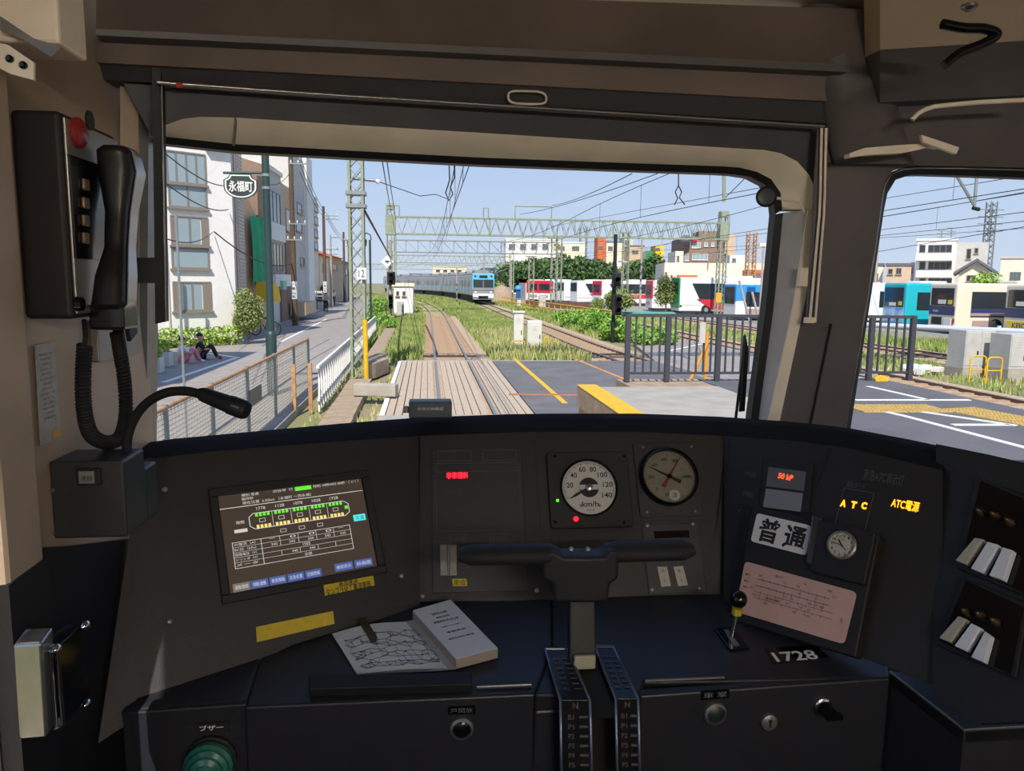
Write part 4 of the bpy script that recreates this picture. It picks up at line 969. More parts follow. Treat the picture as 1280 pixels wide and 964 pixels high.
# ---- push buttons, lock and knob on the front faces
FL = Fr(EL[0], (EL[1]-EL[0]), V((0, 0, 1))); FRt = Fr(ER[0], (ER[1]-ER[0]), V((0, 0, 1)))
def push_button(fr, x, y, r, label, lab, m='black_gloss', grp=None):
    a, b = fr.uv(x, y); t = thing('push_button', label, 'button', fr.p(a, b))
    g = G(); g.lathe([(r*1.25, 0), (r*1.25, .006), (r, .009), (r*.95, .004)], fr.M(a, b), 28); g.build('ring', 'steel_dull', t, smooth=40)
    g = G(); g.lathe([(r*.92, 0), (r*.92, .007), (r*.7, .009), (0, .0095)], fr.M(a, b), 24); g.build('cap', m, t, smooth=50)
    if lab:
        s, x0, y0, x1, y1 = lab; g = G(); fr.pbox(g, x0, y0, x1, y1, 0.0, .0015); lp = g.build('name_plate', 'black_gloss', t)
        g = G(); px_text(g, fr, s, x0+3, y0+2, x1-3, y1-2, .002); g.build('lettering', 'grey_print', lp)
push_button(FL, 577, 909, 0.014, 'black push button with steel ring under a name plate left of controller', ('戸閉放', 560, 882, 594, 892))
push_button(FRt, 893, 891, 0.014, 'black push button with steel ring right of the controller', ('車 掌', 876, 863, 911, 874), mat('cap_green', (34, 44, 46), 0.4))
a, b = FRt.uv(960, 902); t = thing('key_lock', 'round steel key lock with keyhole on desk front', 'lock', FRt.p(a, b))
g = G(); g.lathe([(.013, 0), (.013, .006), (.010, .008), (0, .008)], FRt.M(a, b), 24); g.build('cylinder', 'steel_dull', t, smooth=40)
g = G(); FRt.box(g, a-.0015, a+.0015, b-.006, b+.004, .008, .0086); g.lathe([(.003, .008), (.003, .0086), (0, .0086)], FRt.M(a, b+.004), 12); g.build('keyhole', 'black_print', t)
a, b = FRt.uv(1028, 884); t = thing('rotary_knob', 'black rotary knob with chrome rim and pointer on desk front', 'knob', FRt.p(a, b))
g = G(); g.lathe([(.015, 0), (.015, .004), (.012, .006)], FRt.M(a, b), 24); g.build('rim', 'chrome', t, smooth=40)
g = G(); g.lathe([(.0115, .004), (.0105, .022), (0, .023)], FRt.M(a, b), 24); FRt.box(g, a-.003, a+.022, b-.012, b-.004, .012, .022); g.build('knob', 'black_gloss', t, smooth=40)
# buzzer button, big green mushroom
FB = Fr(PD.px(152, 891), PD.px(308, 880)-PD.px(152, 891), V((0, 0, 1)))
a, b = FB.uv(265, 948); t = thing('buzzer_button', 'large dark green mushroom buzzer button on left desk block', 'button', FB.p(a, b))
g = G(); r = .034; g.lathe([(r*.8, 0), (r*.8, .012), (r, .014), (r, .022), (r*.88, .026), (r*.86, .030), (r*.7, .034), (r*.66, .038), (r*.45, .041), (r*.4, .044), (0, .046)], FB.M(a, b), 36); g.build('cap', mat('buzzer_green', (38, 104, 88), 0.25, coat=0.4), t, smooth=30)
g = G(); g.lathe([(r*1.05, 0), (r*1.05, .006), (r*.85, .008)], FB.M(a, b), 36); g.build('collar', 'black_matt', t, smooth=40)
g = G(); FB.pbox(g, 245, 903, 287, 916, 0, .0015); lp = g.build('name_plate', 'black_print', t)
g = G(); px_text(g, FB, 'ブザー', 250, 906, 280, 913, .002, .02); g.build('lettering', 'white_print', lp)

# ------------------------------------------------------------------ open route book on the desk
t = thing('route_book', 'open white booklet with route map page, lying on the desk', 'book', PD.px(520, 810))
g = G(); g.prism([PD.px(x, y, .001) for x, y in ((418, 795), (517, 777), (570, 838), (446, 846))], PD.n*.002); g.build('back_cover', mat('cover_grey', (150, 155, 160), 0.6), t)
# map leaf with a gentle wave
rows = []
for j in range(9):
    v = j/8; row = []
    for i in range(13):
        u = i/12; x = (415+105*u)*(1-v)+(447+122*u)*v; y = (795-18*u)*(1-v)+(846-9*u)*v
        row.append(PD.px(x, y, .004+.006*math.sin(u*PI*1.2)*(1-v*.5)))
    rows.append(row)
g = G(); g.sheet(rows); pg = g.build('map_page', 'paper', t, smooth=60)
def pg_pt(u, v, c=.0006):
    i = min(11, int(u*12)); j = min(7, int(v*8)); fu, fv = u*12-i, v*8-j
    p = rows[j][i].lerp(rows[j][i+1], fu).lerp(rows[j+1][i].lerp(rows[j+1][i+1], fu), fv); return p+PD.n*c
g = G(); rr = random.Random(5); nodes = [(0.05+.9*((i % 13)+rr.uniform(-.35, .35)+.5)/13, .16+.78*((i//13)+rr.uniform(-.35, .35)+.5)/8) for i in range(104)]
for i, (u, v) in enumerate(nodes):
    near = sorted(nodes, key=lambda q: (q[0]-u)**2+(q[1]-v)**2)[1:5]
    for q in near: g.bar(pg_pt(u, v), pg_pt(*q), .0006, .0004)
g.build('map_lines', mat('map_green', (92, 128, 118), 0.6), pg)
g = G()
for i, (u, v) in enumerate(nodes[::5]): c = pg_pt(u, v, .001); g.add([c+PD.u*-.002+PD.v*-.0012, c+PD.u*.002+PD.v*-.0012, c+PD.u*.002+PD.v*.0012, c+PD.u*-.002+PD.v*.0012], [(0, 1, 2, 3)])
g.build('map_stations', 'black_print', pg, kind='stuff')
g = G(); g.prism([PD.px(x, y, .012) for x, y in ((447, 783), (457, 781), (472, 806), (470, 811), (464, 811))], PD.n*.002); g.build('page_clip', mat('clip_brass', (78, 66, 30), 0.3, 0.4), t)
# thick block of pages with white cover
blk = [(516, 767), (563, 755), (622, 816), (572, 828)]
g = G(); g.prism([PD.px(x, y, .002) for x, y in ((516, 776), (563, 762), (622, 824), (570, 838))], PD.n*.017); g.build('page_block', mat('page_edges', (165, 150, 140), 0.8, bump=(900, .2)), t)
P4 = [PD.px(x, y, .0195) for x, y in ((516, 776), (563, 762), (622, 824), (570, 838))]
P4 = [PD.p(*( (p-PD.o).dot(PD.u), (p-PD.o).dot(PD.v)), .0195) for p in [PD.px(x, y) for x, y in ((516, 776), (563, 762), (622, 824), (570, 838))]]
g = G(); g.prism(P4, PD.n*.0012); cv = g.build('cover', mat('cover_white', (206, 208, 214), 0.5), t, bevel=.0006)
uu = (P4[2]-P4[3]).normalized(); fr = Fr(P4[0].lerp(P4[2], .5)+PD.n*.0012, uu, (P4[0]-P4[3]))
hh = (P4[0]-P4[3]).length; ww = (P4[2]-P4[3]).length
g = G()
for s, v, w, h in (('2023年', .33, .4, .05), ('運転取扱', .25, .35, .03), ('実施基準及び心得', .17, .62, .04), ('（案内用）', .06, .5, .02), ('乗務員用', -.05, .45, .035), ('電鉄株式会社 運転部', -.17, .62, .03)): put_text(g, fr, s, 0, v*hh, w*ww, h*hh, .0008, .01)
g.build('lettering', 'black_print', cv)

# small destination reader on the cowl
t = thing('small_device', 'small dark boxed device with tiny lettered face on the cowl', 'device', at_y(538, 515, 1.46))
p0 = at_y(511, 517, 1.47); p1 = at_y(565, 502, 1.47)
g = G(); g.b2(p0.x, p1.x, 1.47, 1.51, p0.z-.01, p1.z); g.build('body', mat('device_grey', (70, 78, 86), 0.45), t, bevel=.003)
fd = Fr((p0.x, 1.469, p0.z), (1, 0, 0), (0, 0, 1)); g = G(); put_text(g, fd, '非常点検確認', (p1.x-p0.x)/2, (p1.z-p0.z)*.4, (p1.x-p0.x)*.6, .006, .001); g.build('lettering', 'white_print', t)
g = G(); q = at_y(508, 516, 1.48); g.lathe([(.006, 0), (.006, .012), (0, .014)], Matrix.Translation(q), 12); g.build('knob', 'steel_dull', t, smooth=50)

# ------------------------------------------------------------------ left wall: telephone, microphone, notice, door catch
# telephone box
y0 = at_x(20, 260, XL).y; xf = at_y(82, 260, y0).x; y1 = at_x(150, 260, xf).y
zt = at_y(80, 138, y0).z; zb = at_y(80, 399, y0).z
tel = thing('radio_telephone', 'black wall telephone unit with silver side panel, red button and keys', 'telephone', (XL, y0, zb))
g = G(); g.b2(XL, xf, y0, y1, zb, zt); g.build('case', mat('tel_case', (34, 28, 27), 0.6, noise=(12, .1)), tel, bevel=.006, seg=3)
PT = Fr((xf, y0, zb), (0, 1, 0), (0, 0, 1)); H = zt-zb; D = y1-y0
g = G(); PT.box(g, .006, D-.004, .006, H-.006, 0, .003); fp = g.build('front_plate', mat('tel_silver', (150, 146, 140), 0.35, 0.5), tel, bevel=.001)
g = G(); PT.box(g, .006, D*.7, H*.30, H*.80, .003, .006); g.build('dark_window', 'black_gloss', tel)
a, b = PT.uv(92, 166); g = G(); g.lathe([(.018, .003), (.018, .008), (.013, .012), (0, .013)], PT.M(a, b), 28); g.build('red_button', mat('tel_red', (150, 38, 36), 0.4), tel, smooth=40)
a, b = PT.uv(102, 158); g = G(); g.lathe([(.012, .003), (.012, .005), (0, .005)], PT.M(a+.015, b+.01), 20); g.build('speaker_hole', 'black_print', tel)
for y in (230, 253, 275, 297):
    a, b = PT.uv(98, y); g = G(); PT.box(g, a-.007, a+.009, b-.007, b+.006, .006, .010); g.build('key', mat('tel_key', (120, 92, 70), 0.4), tel, bevel=.0015)
a, b = PT.uv(93, 380); g = G(); g.lathe([(.009, .003), (.008, .0095), (0, .010)], PT.M(a, b), 18); g.build('volume_knob', 'black_gloss', tel, smooth=40)
# handset hanging on the plate
hs = thing('handset', 'black telephone handset with silver back hanging on the wall unit', 'handset', PT.p(D*.8, .02, .03))
Xh = xf+.030
def hx(x, y): return at_x(x, y, Xh)
path = [hx(146, 190), hx(150, 215), hx(150, 265), hx(148, 310), hx(143, 345), hx(140, 380)]
def hand_sec(c, w, d, n=14):     # rounded section: y wide, x deep
    return [c+V((math.copysign(abs(math.cos(a))**.6, math.cos(a))*d, math.copysign(abs(math.sin(a))**.6, math.sin(a))*w, 0)) for a in [2*PI*i/n for i in range(n)]]
ws = [(.024, .020), (.027, .022), (.022, .014), (.021, .013), (.026, .018), (.024, .020)]
# smooth path
pts = []; wss = []
for i in range(len(path)-1):
    for k in range(5): f_ = k/5; pts.append(path[i].lerp(path[i+1], f_)); wss.append((ws[i][0]*(1-f_)+ws[i+1][0]*f_, ws[i][1]*(1-f_)+ws[i+1][1]*f_))
pts.append(path[-1]); wss.append(ws[-1])
pts = [pts[0]+V((0, 0, .006))]+pts+[pts[-1]-V((0, 0, .006))]; wss = [(ws[0][0]*.7, ws[0][1]*.7)]+wss+[(ws[-1][0]*.7, ws[-1][1]*.7)]
g = G(); secs = [hand_sec(p, *w) for p, w in zip(pts, wss)]; n = 14
g.sheet([s+[s[0]] for s in secs]); g.add(secs[0], [tuple(range(n))]); g.add(secs[-1], [tuple(range(n))[::-1]]); g.build('body', mat('handset_black', (28, 26, 26), 0.4), hs, smooth=60)
# pale back shell on the side that faces into the cab
g = G(); A = [p+V((w[1]*.97+.001, -w[0]*.3, 0)) for p, w in zip(pts, wss)]; B = [p+V((w[1]*.97, w[0]*.97, 0)) for p, w in zip(pts, wss)]
g.slab(A, B, (.0015, -.0005, 0)); g.build('back_shell', mat('handset_silver', (176, 176, 178), 0.25, 0.4), hs, smooth=50)
g = G()
for k in range(6):
    a = hx(153, 336+k*7)+V((wss[-6][1]*.8, .004, 0)); g.bar(a, a+V((-.004, .014, .006)), .002, .002)
g.build('vents', 'black_print', hs)
g = G(); c = hx(150, 400); g.b2(c.x-.03, c.x+.012, c.y-.02, c.y+.03, c.z-.012, c.z+.02); g.build('cradle', 'black_gloss', tel, bevel=.004)
g = G(); c = hx(163, 408); g.box(c, (.006, .03, .032), Matrix.Rotation(R(20), 3, 'X')); g.build('cradle_flap', 'black_matt', tel, bevel=.002)
g = G(); c0 = at_x(110, 400, XL); c1 = at_x(168, 440, XL); g.b2(XL, XL+.012, c0.y, c1.y, c1.z, c0.z); g.build('bracket', 'steel_dull', tel, bevel=.002)
# coiled cord
cord = [at_x(x, y, XL+.045) for x, y in ((106, 432), (104, 470), (105, 510), (111, 538), (122, 550), (138, 553), (151, 545), (157, 520), (156, 480), (150, 440), (146, 415))]
def catmull(P, n):
    out = []; P = [V(p) for p in P]; Q = [P[0]*2-P[1]]+P+[P[-1]*2-P[-2]]
    for i in range(1, len(Q)-2):
        for k in range(n):
            t_ = k/n; a, b, c, d = Q[i-1], Q[i], Q[i+1], Q[i+2]
            out.append(((b*2)+(c-a)*t_+(a*2-b*5+c*4-d)*t_*t_+(b*3-a-c*3+d)*t_**3)*.5)
    out.append(P[-1]); return out
cp = catmull(cord, 40); helix = []; tot = len(cp)
for i, p in enumerate(cp):
    tq = (cp[min(i+1, tot-1)]-cp[max(0, i-1)]).normalized(); u = tq.cross(V((1, 0, 0))).normalized(); w = tq.cross(u)
    for k in range(3):
        a = 2*PI*(i*3+k)/8.0*0.62; helix.append(p+tq*0.0+(u*math.cos(a)+w*math.sin(a))*.0072)
g = G(); g.tube(helix, .0028, 5); ccd = tag(g.build('coiled_cord', 'black_rubber', smooth=60), 'black coiled telephone cord hanging in a loop below the handset', 'cord')
g = G(); g.tube([at_x(105, 400, XL+.04), at_x(107, 418, XL+.045), at_x(106, 434, XL+.045)], .003, 6); g.build('lead', 'black_rubber', ccd, smooth=60)
# microphone base box and gooseneck
y0 = at_x(62, 600, XL).y; xf2 = at_y(155, 600, y0).x; y1 = at_x(197, 600, xf2).y
zt = at_y(155, 576, y0).z; zb = at_y(155, 672, y0).z
mic = thing('gooseneck_microphone', 'black gooseneck microphone rising from dark grey switch box', 'microphone', (XL, y0, zb))
g = G(); g.b2(XL, xf2, y0, y0+(y1-y0)*.62, zb, zt); g.b2(XL, xf2, y0+(y1-y0)*.62, y1, zb, zt-.028); g.build('base_box', mat('mic_box', (46, 47, 49), 0.45, noise=(20, .08)), mic, bevel=.003)
PM = Fr((XL, y0, zb), (1, 0, 0), (0, 0, 1))
g = G(); PM.pbox(g, 97, 585, 127, 606, 0, .004); g.build('switch_frame', 'black_matt', mic, bevel=.001)
g = G(); PM.pbox(g, 101, 588, 120, 603, .004, .006); sw = g.build('rocker', mat('rocker_grey', (128, 130, 128), 0.5), mic)
g = G(); px_text(g, PM, '連絡', 104, 593, 118, 600, .0068); g.build('lettering', 'black_print', sw)
for x, y in ((60, 613), (63, 667)):
    a, b = PM.uv(max(x, 66), y); g = G(); g.lathe([(.003, 0), (.002, .002)], PM.M(a, b), 10); g.build('screw', 'steel_dull', mic)
ym = (y0+y1)/2
neck = [at_y(158, 575, ym), at_y(160, 545, ym), at_y(170, 520, ym-.005), at_y(186, 502, ym-.012), at_y(208, 491, ym-.02), at_y(232, 489, ym-.028), at_y(252, 493, ym-.035)]
g = G(); g.tube(catmull(neck, 8), .0062, 10); g.build('gooseneck', 'black_rubber', mic, smooth=60)
a = at_y(248, 491, ym-.034); b = at_y(309, 514, ym-.055); g = G(); d = b-a
g.tube([a, a+d*.06, a+d*.1, a+d*.62, a+d*.66, a+d*.94, b], [.0065, .0085, .0095, .0115, .0125, .0125, .0105], 16); hd = g.build('capsule', 'black_matt', mic, smooth=40)
g = G(); a2 = a+d*.72; g.tube([a2+V((0, -.0125, .003)), a2+d*.16+V((0, -.0125, .003))], .0014, 6); g.build('slot', 'grey_print', hd)
# paper notice taped on the wall
q = [(43, 432), (68, 427), (76, 548), (50, 557)]
XN = XL+.003
nt_ = thing('paper_notice', 'narrow paper notice in crinkled clear sleeve on beige wall', 'notice', at_x(60, 555, XN))
g = G(); P = [at_x(x, y, XN) for x, y in q]; g.prism(P, (.001, 0, 0)); g.build('sheet', mat('notice_paper', (172, 168, 162), 0.35, noise=(70, .1)), nt_)
PN = Fr(P[3]+V((.0012, 0, 0)), (0, 1, 0), (0, 0, 1)); wN = P[1].y-P[0].y; hN = P[0].z-P[3].z
g = G(); rr = random.Random(9)
for k in range(14):
    s = rr.choice(('取扱注意事項', '運転士は確認', '無線機の使用', '通話終了後', '受話器を戻す', '列車番号')); put_text(g, PN, s, wN*.5, hN*(.9-.05*k), wN*rr.uniform(.5, .75), hN*.022, .0008, .0)
g.build('printing', mat('faded_ink', (92, 90, 92), 0.6), nt_)
g = G(); PN.box(g, wN*.62, wN*1.0, hN*.02, hN*.1, .0004, .0014); g.build('tape', mat('tape_yellow', (205, 165, 70), 0.5), nt_)
# steel door catch low on the left
yc = .80
ct = thing('door_catch', 'brushed steel door catch with dark side plate low on the wall', 'catch', at_y(60, 925, yc))
c = [at_y(x, y, yc) for x, y in ((16, 806), (52, 804), (59, 922), (24, 925))]
g = G(); g.hexa([c[3], c[2], c[2]+V((-.004, .03, 0)), c[3]+V((-.004, .03, 0)), c[0], c[1], c[1]+V((-.002, .03, .004)), c[0]+V((-.002, .03, .004))]); g.build('steel_cover', 'steel', ct, bevel=.003, seg=3)
s_ = [at_y(66, 812, yc+.03), at_y(104, 780, yc+.11), at_y(112, 872, yc+.11), at_y(80, 908, yc+.03)]
g = G(); g.prism(s_, (-.02, .0, 0)); g.build('side_plate', 'black_gloss', ct, bevel=.002)
g = G(); g.tube([at_y(63, 814, yc+.012), at_y(72, 816, yc+.012), at_y(79, 906, yc+.012), at_y(70, 911, yc+.012)], .0022, 6, closed=True); g.build('chrome_loop', 'chrome', ct, smooth=60)
for x, y, r in ((68, 813, .006), (105, 783, .006), (108, 880, .004)):
    g = G(); p = at_y(x, y, yc+(.02 if x < 80 else .1)); g.lathe([(r, -.004), (r, .002), (r*.6, .005), (0, .006)], Matrix.Translation(p) @ Matrix.Rotation(R(90), 4, 'X'), 14); g.build('screw', 'chrome', ct, smooth=50)
# small metal switch bracket at the top of the left wall
yk = .88
bk = thing('wall_bracket', 'bent aluminium bracket with bolts at top of left wall', 'bracket', at_y(20, 90, yk))
g = G(); g.prism([at_y(x, y, yk) for x, y in ((-10, 52), (10, 56), (42, 78), (42, 100), (12, 92), (-10, 80))], (0, .004, 0)); g.build('plate', 'cab_trim', bk)
g = G(); g.prism([at_y(x, y, yk+.02) for x, y in ((0, 20), (42, 48), (74, 58), (62, 70), (30, 50), (0, 38))], (0, .004, 0)); g.build('arm', 'steel_dull', bk)
g = G(); p = at_y(35, 20, yk+.04); g.b2(p.x-.05, p.x+.035, yk+.03, yk+.1, p.z-.03, p.z+.06); g.build('box', 'cab_trim', bk, bevel=.004)
for x, y in ((13, 74), (30, 82)):
    g = G(); g.lathe([(.004, 0), (.004, .003), (.002, .005)], Matrix.Translation(at_y(x, y, yk)) @ Matrix.Rotation(R(90), 4, 'X'), 10); g.build('bolt', 'black_gloss', bk)

# ------------------------------------------------------------------ sunshade rails across the windscreen
sh = thing('sunshade_rail', 'sunshade frame of top rod and two upright guide rails at windscreen', 'sunshade rail', on_surf(1020, 405, W, -.08))
g = G(); g.tube(wrow([(196, 103), (400, 118), (700, 137), (1030, 158)], 12, -.085), .0032, 8); g.build('top_rod', 'steel', sh, smooth=60)
g = G(); g.tube(wrow([(220, 106), (228, 106.5)], 2, -.086), .0042, 8); g.build('red_mark', mat('red_mark', (196, 60, 50), 0.5), sh)
g = G(); g.slab(wrow([(189, 60), (192, 230), (194, 405)], 8, -.075), wrow([(200, 60), (203, 230), (206, 402)], 8, -.075), (0, .02, 0)); g.build('guide_rail', 'black_matt', sh, smooth=30)
g = G(); g.tube(wrow([(202, 105), (204, 230), (207, 402)], 8, -.077), .0016, 6); g.build('rail_edge', 'steel', sh, smooth=60)
g = G(); g.slab(wrow([(168, 322), (168, 354)], 2, -.075), wrow([(194, 322), (194, 354)], 2, -.075), (0, .016, 0)); g.build('bracket', 'black_matt', sh)
for dx, m in ((0, 'cab_trim'), (9, 'cab_trim')):
    g = G(); g.tube(wrow([(1027+dx*.6, 160), (1025+dx*.6, 260), (1012+dx*.75, 403)], 10, -.085), .0028, 8); g.build('guide_rail', m, sh, smooth=60)
g = G(); g.slab(wrow([(1022, 160), (1008, 404)], 6, -.079), wrow([(1036, 160), (1022, 404)], 6, -.079), (0, .004, 0)); g.build('rail_back', 'cab_pillar', sh)
g = G(); g.slab(wrow([(1001, 335), (998, 358)], 2, -.075), wrow([(1016, 335), (1013, 358)], 2, -.075), (0, .012, 0)); g.build('bracket', 'cab_trim', sh)
g = G(); g.slab(wrow([(1009, 397), (1019, 397)], 2, -.09), wrow([(1008, 404), (1018, 404)], 2, -.09), (0, .014, 0)); g.build('end_cap', 'cab_trim', sh)
g = G(); P = [on_surf(632, 118, W, -.082), on_surf(686, 122, W, -.082)]
ring = [on_surf(659+24*math.copysign(abs(math.cos(a))**.45, math.cos(a)), 122+8*math.copysign(abs(math.sin(a))**.8, math.sin(a))+.06*24*math.cos(a), W, -.082) for a in [2*PI*i/28 for i in range(28)]]
g.tube(ring, .0022, 6, closed=True); tag(g.build('oval_handle', 'cab_trim', smooth=60), 'flat oval pale ring handle on the header panel', 'handle')
# round black disc on a bent arm
mr = thing('round_stop', 'black round disc on bent pale arm at windscreen corner', 'mirror', on_surf(1005, 262, W, -.06))
c = on_surf(958, 246, W, -.11); nrm = (CAM-c).normalized()
Mx = nrm.to_track_quat('Z', 'Y').to_matrix().to_4x4(); Mx.translation = c
g = G(); g.lathe([(.0, -.012), (.016, -.012), (.0205, -.006), (.0205, .002), (.017, .005), (.0, .006)], Mx, 32); g.build('disc', 'black_rubber', mr, smooth=50)
g = G(); g.lathe([(.0165, .0052), (.0150, .0068), (.0135, .0062)], Mx, 32); g.build('rim', mat('rim_grey', (72, 74, 80), 0.4), mr, smooth=50)
g = G(); g.tube(catmull([c+V((.012, .005, 0)), on_surf(985, 250, W, -.09), on_surf(998, 254, W, -.075), on_surf(1005, 264, W, -.06)], 6), .003, 8); g.build('arm', 'cab_trim', mr, smooth=60)
# folded sunshade and rods over the second windscreen
sv = thing('folded_sunshade', 'folded cream sunshade arm with flat end above second windscreen', 'sunshade', on_surf(1120, 190, W, -.13))
g = G(); g.slab(wrow([(1062, 192), (1080, 185), (1128, 181), (1166, 179), (1176, 181)], 12, -.15), wrow([(1062, 197), (1080, 194), (1130, 191), (1166, 183), (1176, 185)], 12, -.15), (0, .02, 0)); g.build('arm', 'cab_trim', sv, smooth=40)
g = G(); g.slab(wrow([(1152, 168), (1200, 184)], 4, -.17), wrow([(1154, 178), (1196, 193)], 4, -.17), (0, .01, 0)); g.build('flat_end', 'cab_trim', sv, bevel=.002)
g = G(); g.tube(wrow([(1140, 150), (1150, 139), (1168, 133), (1220, 128), (1300, 124)], 16, -.17), .0045, 8); tag(g.build('curtain_rod', 'cab_trim', smooth=60), 'curved cream rod above the second windscreen', 'rod')
hk = thing('coat_hook', 'dark bent coat hook below the ceiling', 'hook', on_surf(1180, 30, W, -.3))
g = G(); g.tube(catmull([on_surf(x, y, W, -.36) for x, y in ((1178, 30), (1205, 35), (1230, 36), (1246, 43), (1228, 55), (1200, 66), (1180, 82))], 6), .008, 10); g.build('hook', 'black_gloss', hk, smooth=60)
g = G(); g.lathe([(.012, 0), (.012, .004), (.007, .008), (0, .009)], Matrix.Translation(at_y(1212, 6, 1.15)) @ Matrix.Rotation(PI, 4, 'X'), 14); tag(g.build('ceiling_screw', 'steel', smooth=40), 'steel screw head in the beige ceiling', 'screw')
# windscreen wiper outside
wp_ = thing('windscreen_wiper', 'black wiper blade standing upright outside the windscreen', 'wiper', on_surf(930, 515, W, .06))
g = G(); g.tube([on_surf(x, y, W, .06) for x, y in ((931, 420), (928, 455), (921, 512), (917, 545))], .0035, 6); g.build('arm', 'black_matt', wp_)
g = G(); g.slab([on_surf(x, y, W, .05) for x, y in ((932, 418), (925, 515))], [on_surf(x, y, W, .05) for x, y in ((936, 440), (931, 514))], (0, .008, 0)); g.build('blade', 'black_rubber', wp_)
# ------------------------------------------------------------------ left side: fences, masts, street
XF = -3.0
# wire mesh fence with posts
fz0, fz1 = -.1, 1.22
mf = thing('mesh_fence', 'galvanised wire mesh fence with rusty top rail along street', 'fence', (XF, 12, 0))
g = G(); g.tube([(XF, 6.5, fz1), (XF, 19.6, fz1)], .03, 8); g.build('top_rail', 'rust', mf, smooth=50)
g = G(); g.tube([(XF, 6.5, .55), (XF, 19.6, .55)], .02, 8); g.build('mid_rail', 'galv', mf, smooth=50)
pm = G().tube([(0, 0, fz0), (0, 0, fz1+.04)], .035, 8).mesh('post'); pm.materials.append(MATS['galv'])
for y in (7.2, 9.0, 10.9, 13.0, 15.3, 17.5, 19.6): link(pm, 'post', mf, Matrix.Translation((XF, y, 0)))
g = G(); n = 0
z = fz0
while z < fz1:
    g.bar((XF-.012, 6.5, z), (XF-.012, 19.6, z), .007); z += .06
y = 6.5
while y < 19.6:
    g.bar((XF-.016, y, fz0), (XF-.016, y, fz1), .007); y += .12
g.build('wire_mesh', mat('mesh_wire', (176, 170, 156), .5, .4), mf, kind='stuff')
p = at_x(318, 495, XF); g = G(); g.b2(XF+.033, XF+.053, p.y-.55, p.y+.35, p.z-.12, p.z+.16); tag(g.build('fence_board', mat('board_grey', (120, 112, 100), .8)), 'weathered grey board hung on the wire mesh fence', 'board')
# pale slatted fence further on, slats leaning, on a concrete foot
XS = -2.32
sf = thing('slat_fence', 'old white slatted fence with leaning slats beside the cable trough', 'fence', (XS, 25, 0))
zs = .86
g = G(); g.bar((XS, 16.4, zs), (XS-.35, 40, zs), .07, .06); g.build('top_rail', 'fence_white', sf)
g = G(); g.bar((XS, 16.4, .15), (XS-.35, 40, .15), .05, .05); g.build('bottom_rail', 'fence_white', sf)
sm = G().hexa([V(q) for q in ((-.02, -.04, -.1), (.02, -.04, -.1), (.02, .04, -.1), (-.02, .04, -.1), (-.02, .14, .9), (.02, .14, .9), (.02, .22, .9), (-.02, .22, .9))]).mesh('slat'); sm.materials.append(MATS['fence_white'])
y = 16.5
while y < 40:
    link(sm, 'slat', sf, Matrix.Translation((XS-.35*(y-16.4)/23.6, y, 0))); y += .44
for y in (16.1, 16.35):
    g = G(); g.b2(XS-.5+(y-16.1)*1.2, XS-.42+(y-16.1)*1.2, y, y+.08, -.1, .95); g.build('end_post', 'rust', sf)
# concrete cable trough with lids
tr = thing('cable_trough', 'concrete cable trough with sectioned lids beside track', 'trough', (-1.7, 25, 0))
lm_ = G().b2(-.29, .29, 0, .97, -.15, .03).mesh('lid'); lm_.materials.append(MATS['concrete_tan'])
y = 12.0
while y < 44:
    x = -1.72-.012*(y-12)
    if not 20.5 < y < 25.3: link(lm_, 'lid', tr, Matrix.Translation((x, y, random.uniform(-.008, .008))))
    y += 1.0
g = G(); g.prism([gz(x, y, -.1) for x, y in ((456, 460), (484, 458), (486, 466), (470, 473), (456, 476))], (0, 0, .45)); tag(g.build('concrete_pad', 'concrete_tan', bevel=.02), 'curved concrete footing beside lattice mast', 'footing')
g = G(); a, b = gz(450, 494), gz(484, 500); g.box((a+b)/2+V((.06, 0, .185)), (1.0, .3, .28), Matrix.Rotation(R(-12), 3, 'Z')); tag(g.build('concrete_beam', 'concrete', bevel=.02), 'short pale concrete beam lying on gravel', 'beam')
# lattice mast helper
def lattice(t, base, h, w, name='leg', m='mast_green', pitch=.5, rl=.03, rd=.014, dx=None, cross=False):
    b = V(base); dxs = dx or w
    for sx in (-1, 1):
        for sy in (-1, 1):
            g = G(); q = b+V((sx*dxs/2, sy*w/2, 0)); g.bar(q, q+V((0, 0, h)), rl*2, rl*2); g.build('leg', m, t)
    g = G(); n = int(h/pitch)
    for k in range(n):
        z0, z1 = k*pitch, (k+1)*pitch
        for s in (-1, 1):
            a = 1 if k % 2 == 0 else -1
            g.bar(b+V((-a*dxs/2, s*w/2, z0)), b+V((a*dxs/2, s*w/2, z1)), rd*2, rd)
            g.bar(b+V((s*dxs/2, -a*w/2, z0)), b+V((s*dxs/2, a*w/2, z1)), rd*2, rd)
            if cross: g.bar(b+V((a*dxs/2, s*w/2, z0)), b+V((-a*dxs/2, s*w/2, z1)), rd*2, rd)
    br = g.build('bracing', m, t); br['kind'] = 'stuff'
mb = gz(449, 470); mb.z = -.1
ms = thing('lattice_mast', 'pale green lattice catenary mast with yellow guard pipe by white fence', 'mast', mb)
lattice(ms, mb, 9.5, .36, pitch=.42, rl=.036, rd=.02, cross=True)
dm = mb.y
for py in (242, 258):
    z = at_y(447, py, dm).z; g = G(); g.b2(mb.x-.27, mb.x+.27, dm-.24, dm+.24, z-.05, z+.05); g.build('collar', 'galv', ms)
g = G(); p0 = at_y(440, 223, dm); p1 = at_y(470, 226, dm); g.tube([p0, p1], .04, 8); g.build('bracket_arm', 'galv', ms, smooth=50)
g = G(); g.tube([at_y(458, 478, dm-.35), at_y(456, 400, dm-.35)], .07, 10); g.build('guard_pipe', 'safety_yellow', ms, smooth=50)
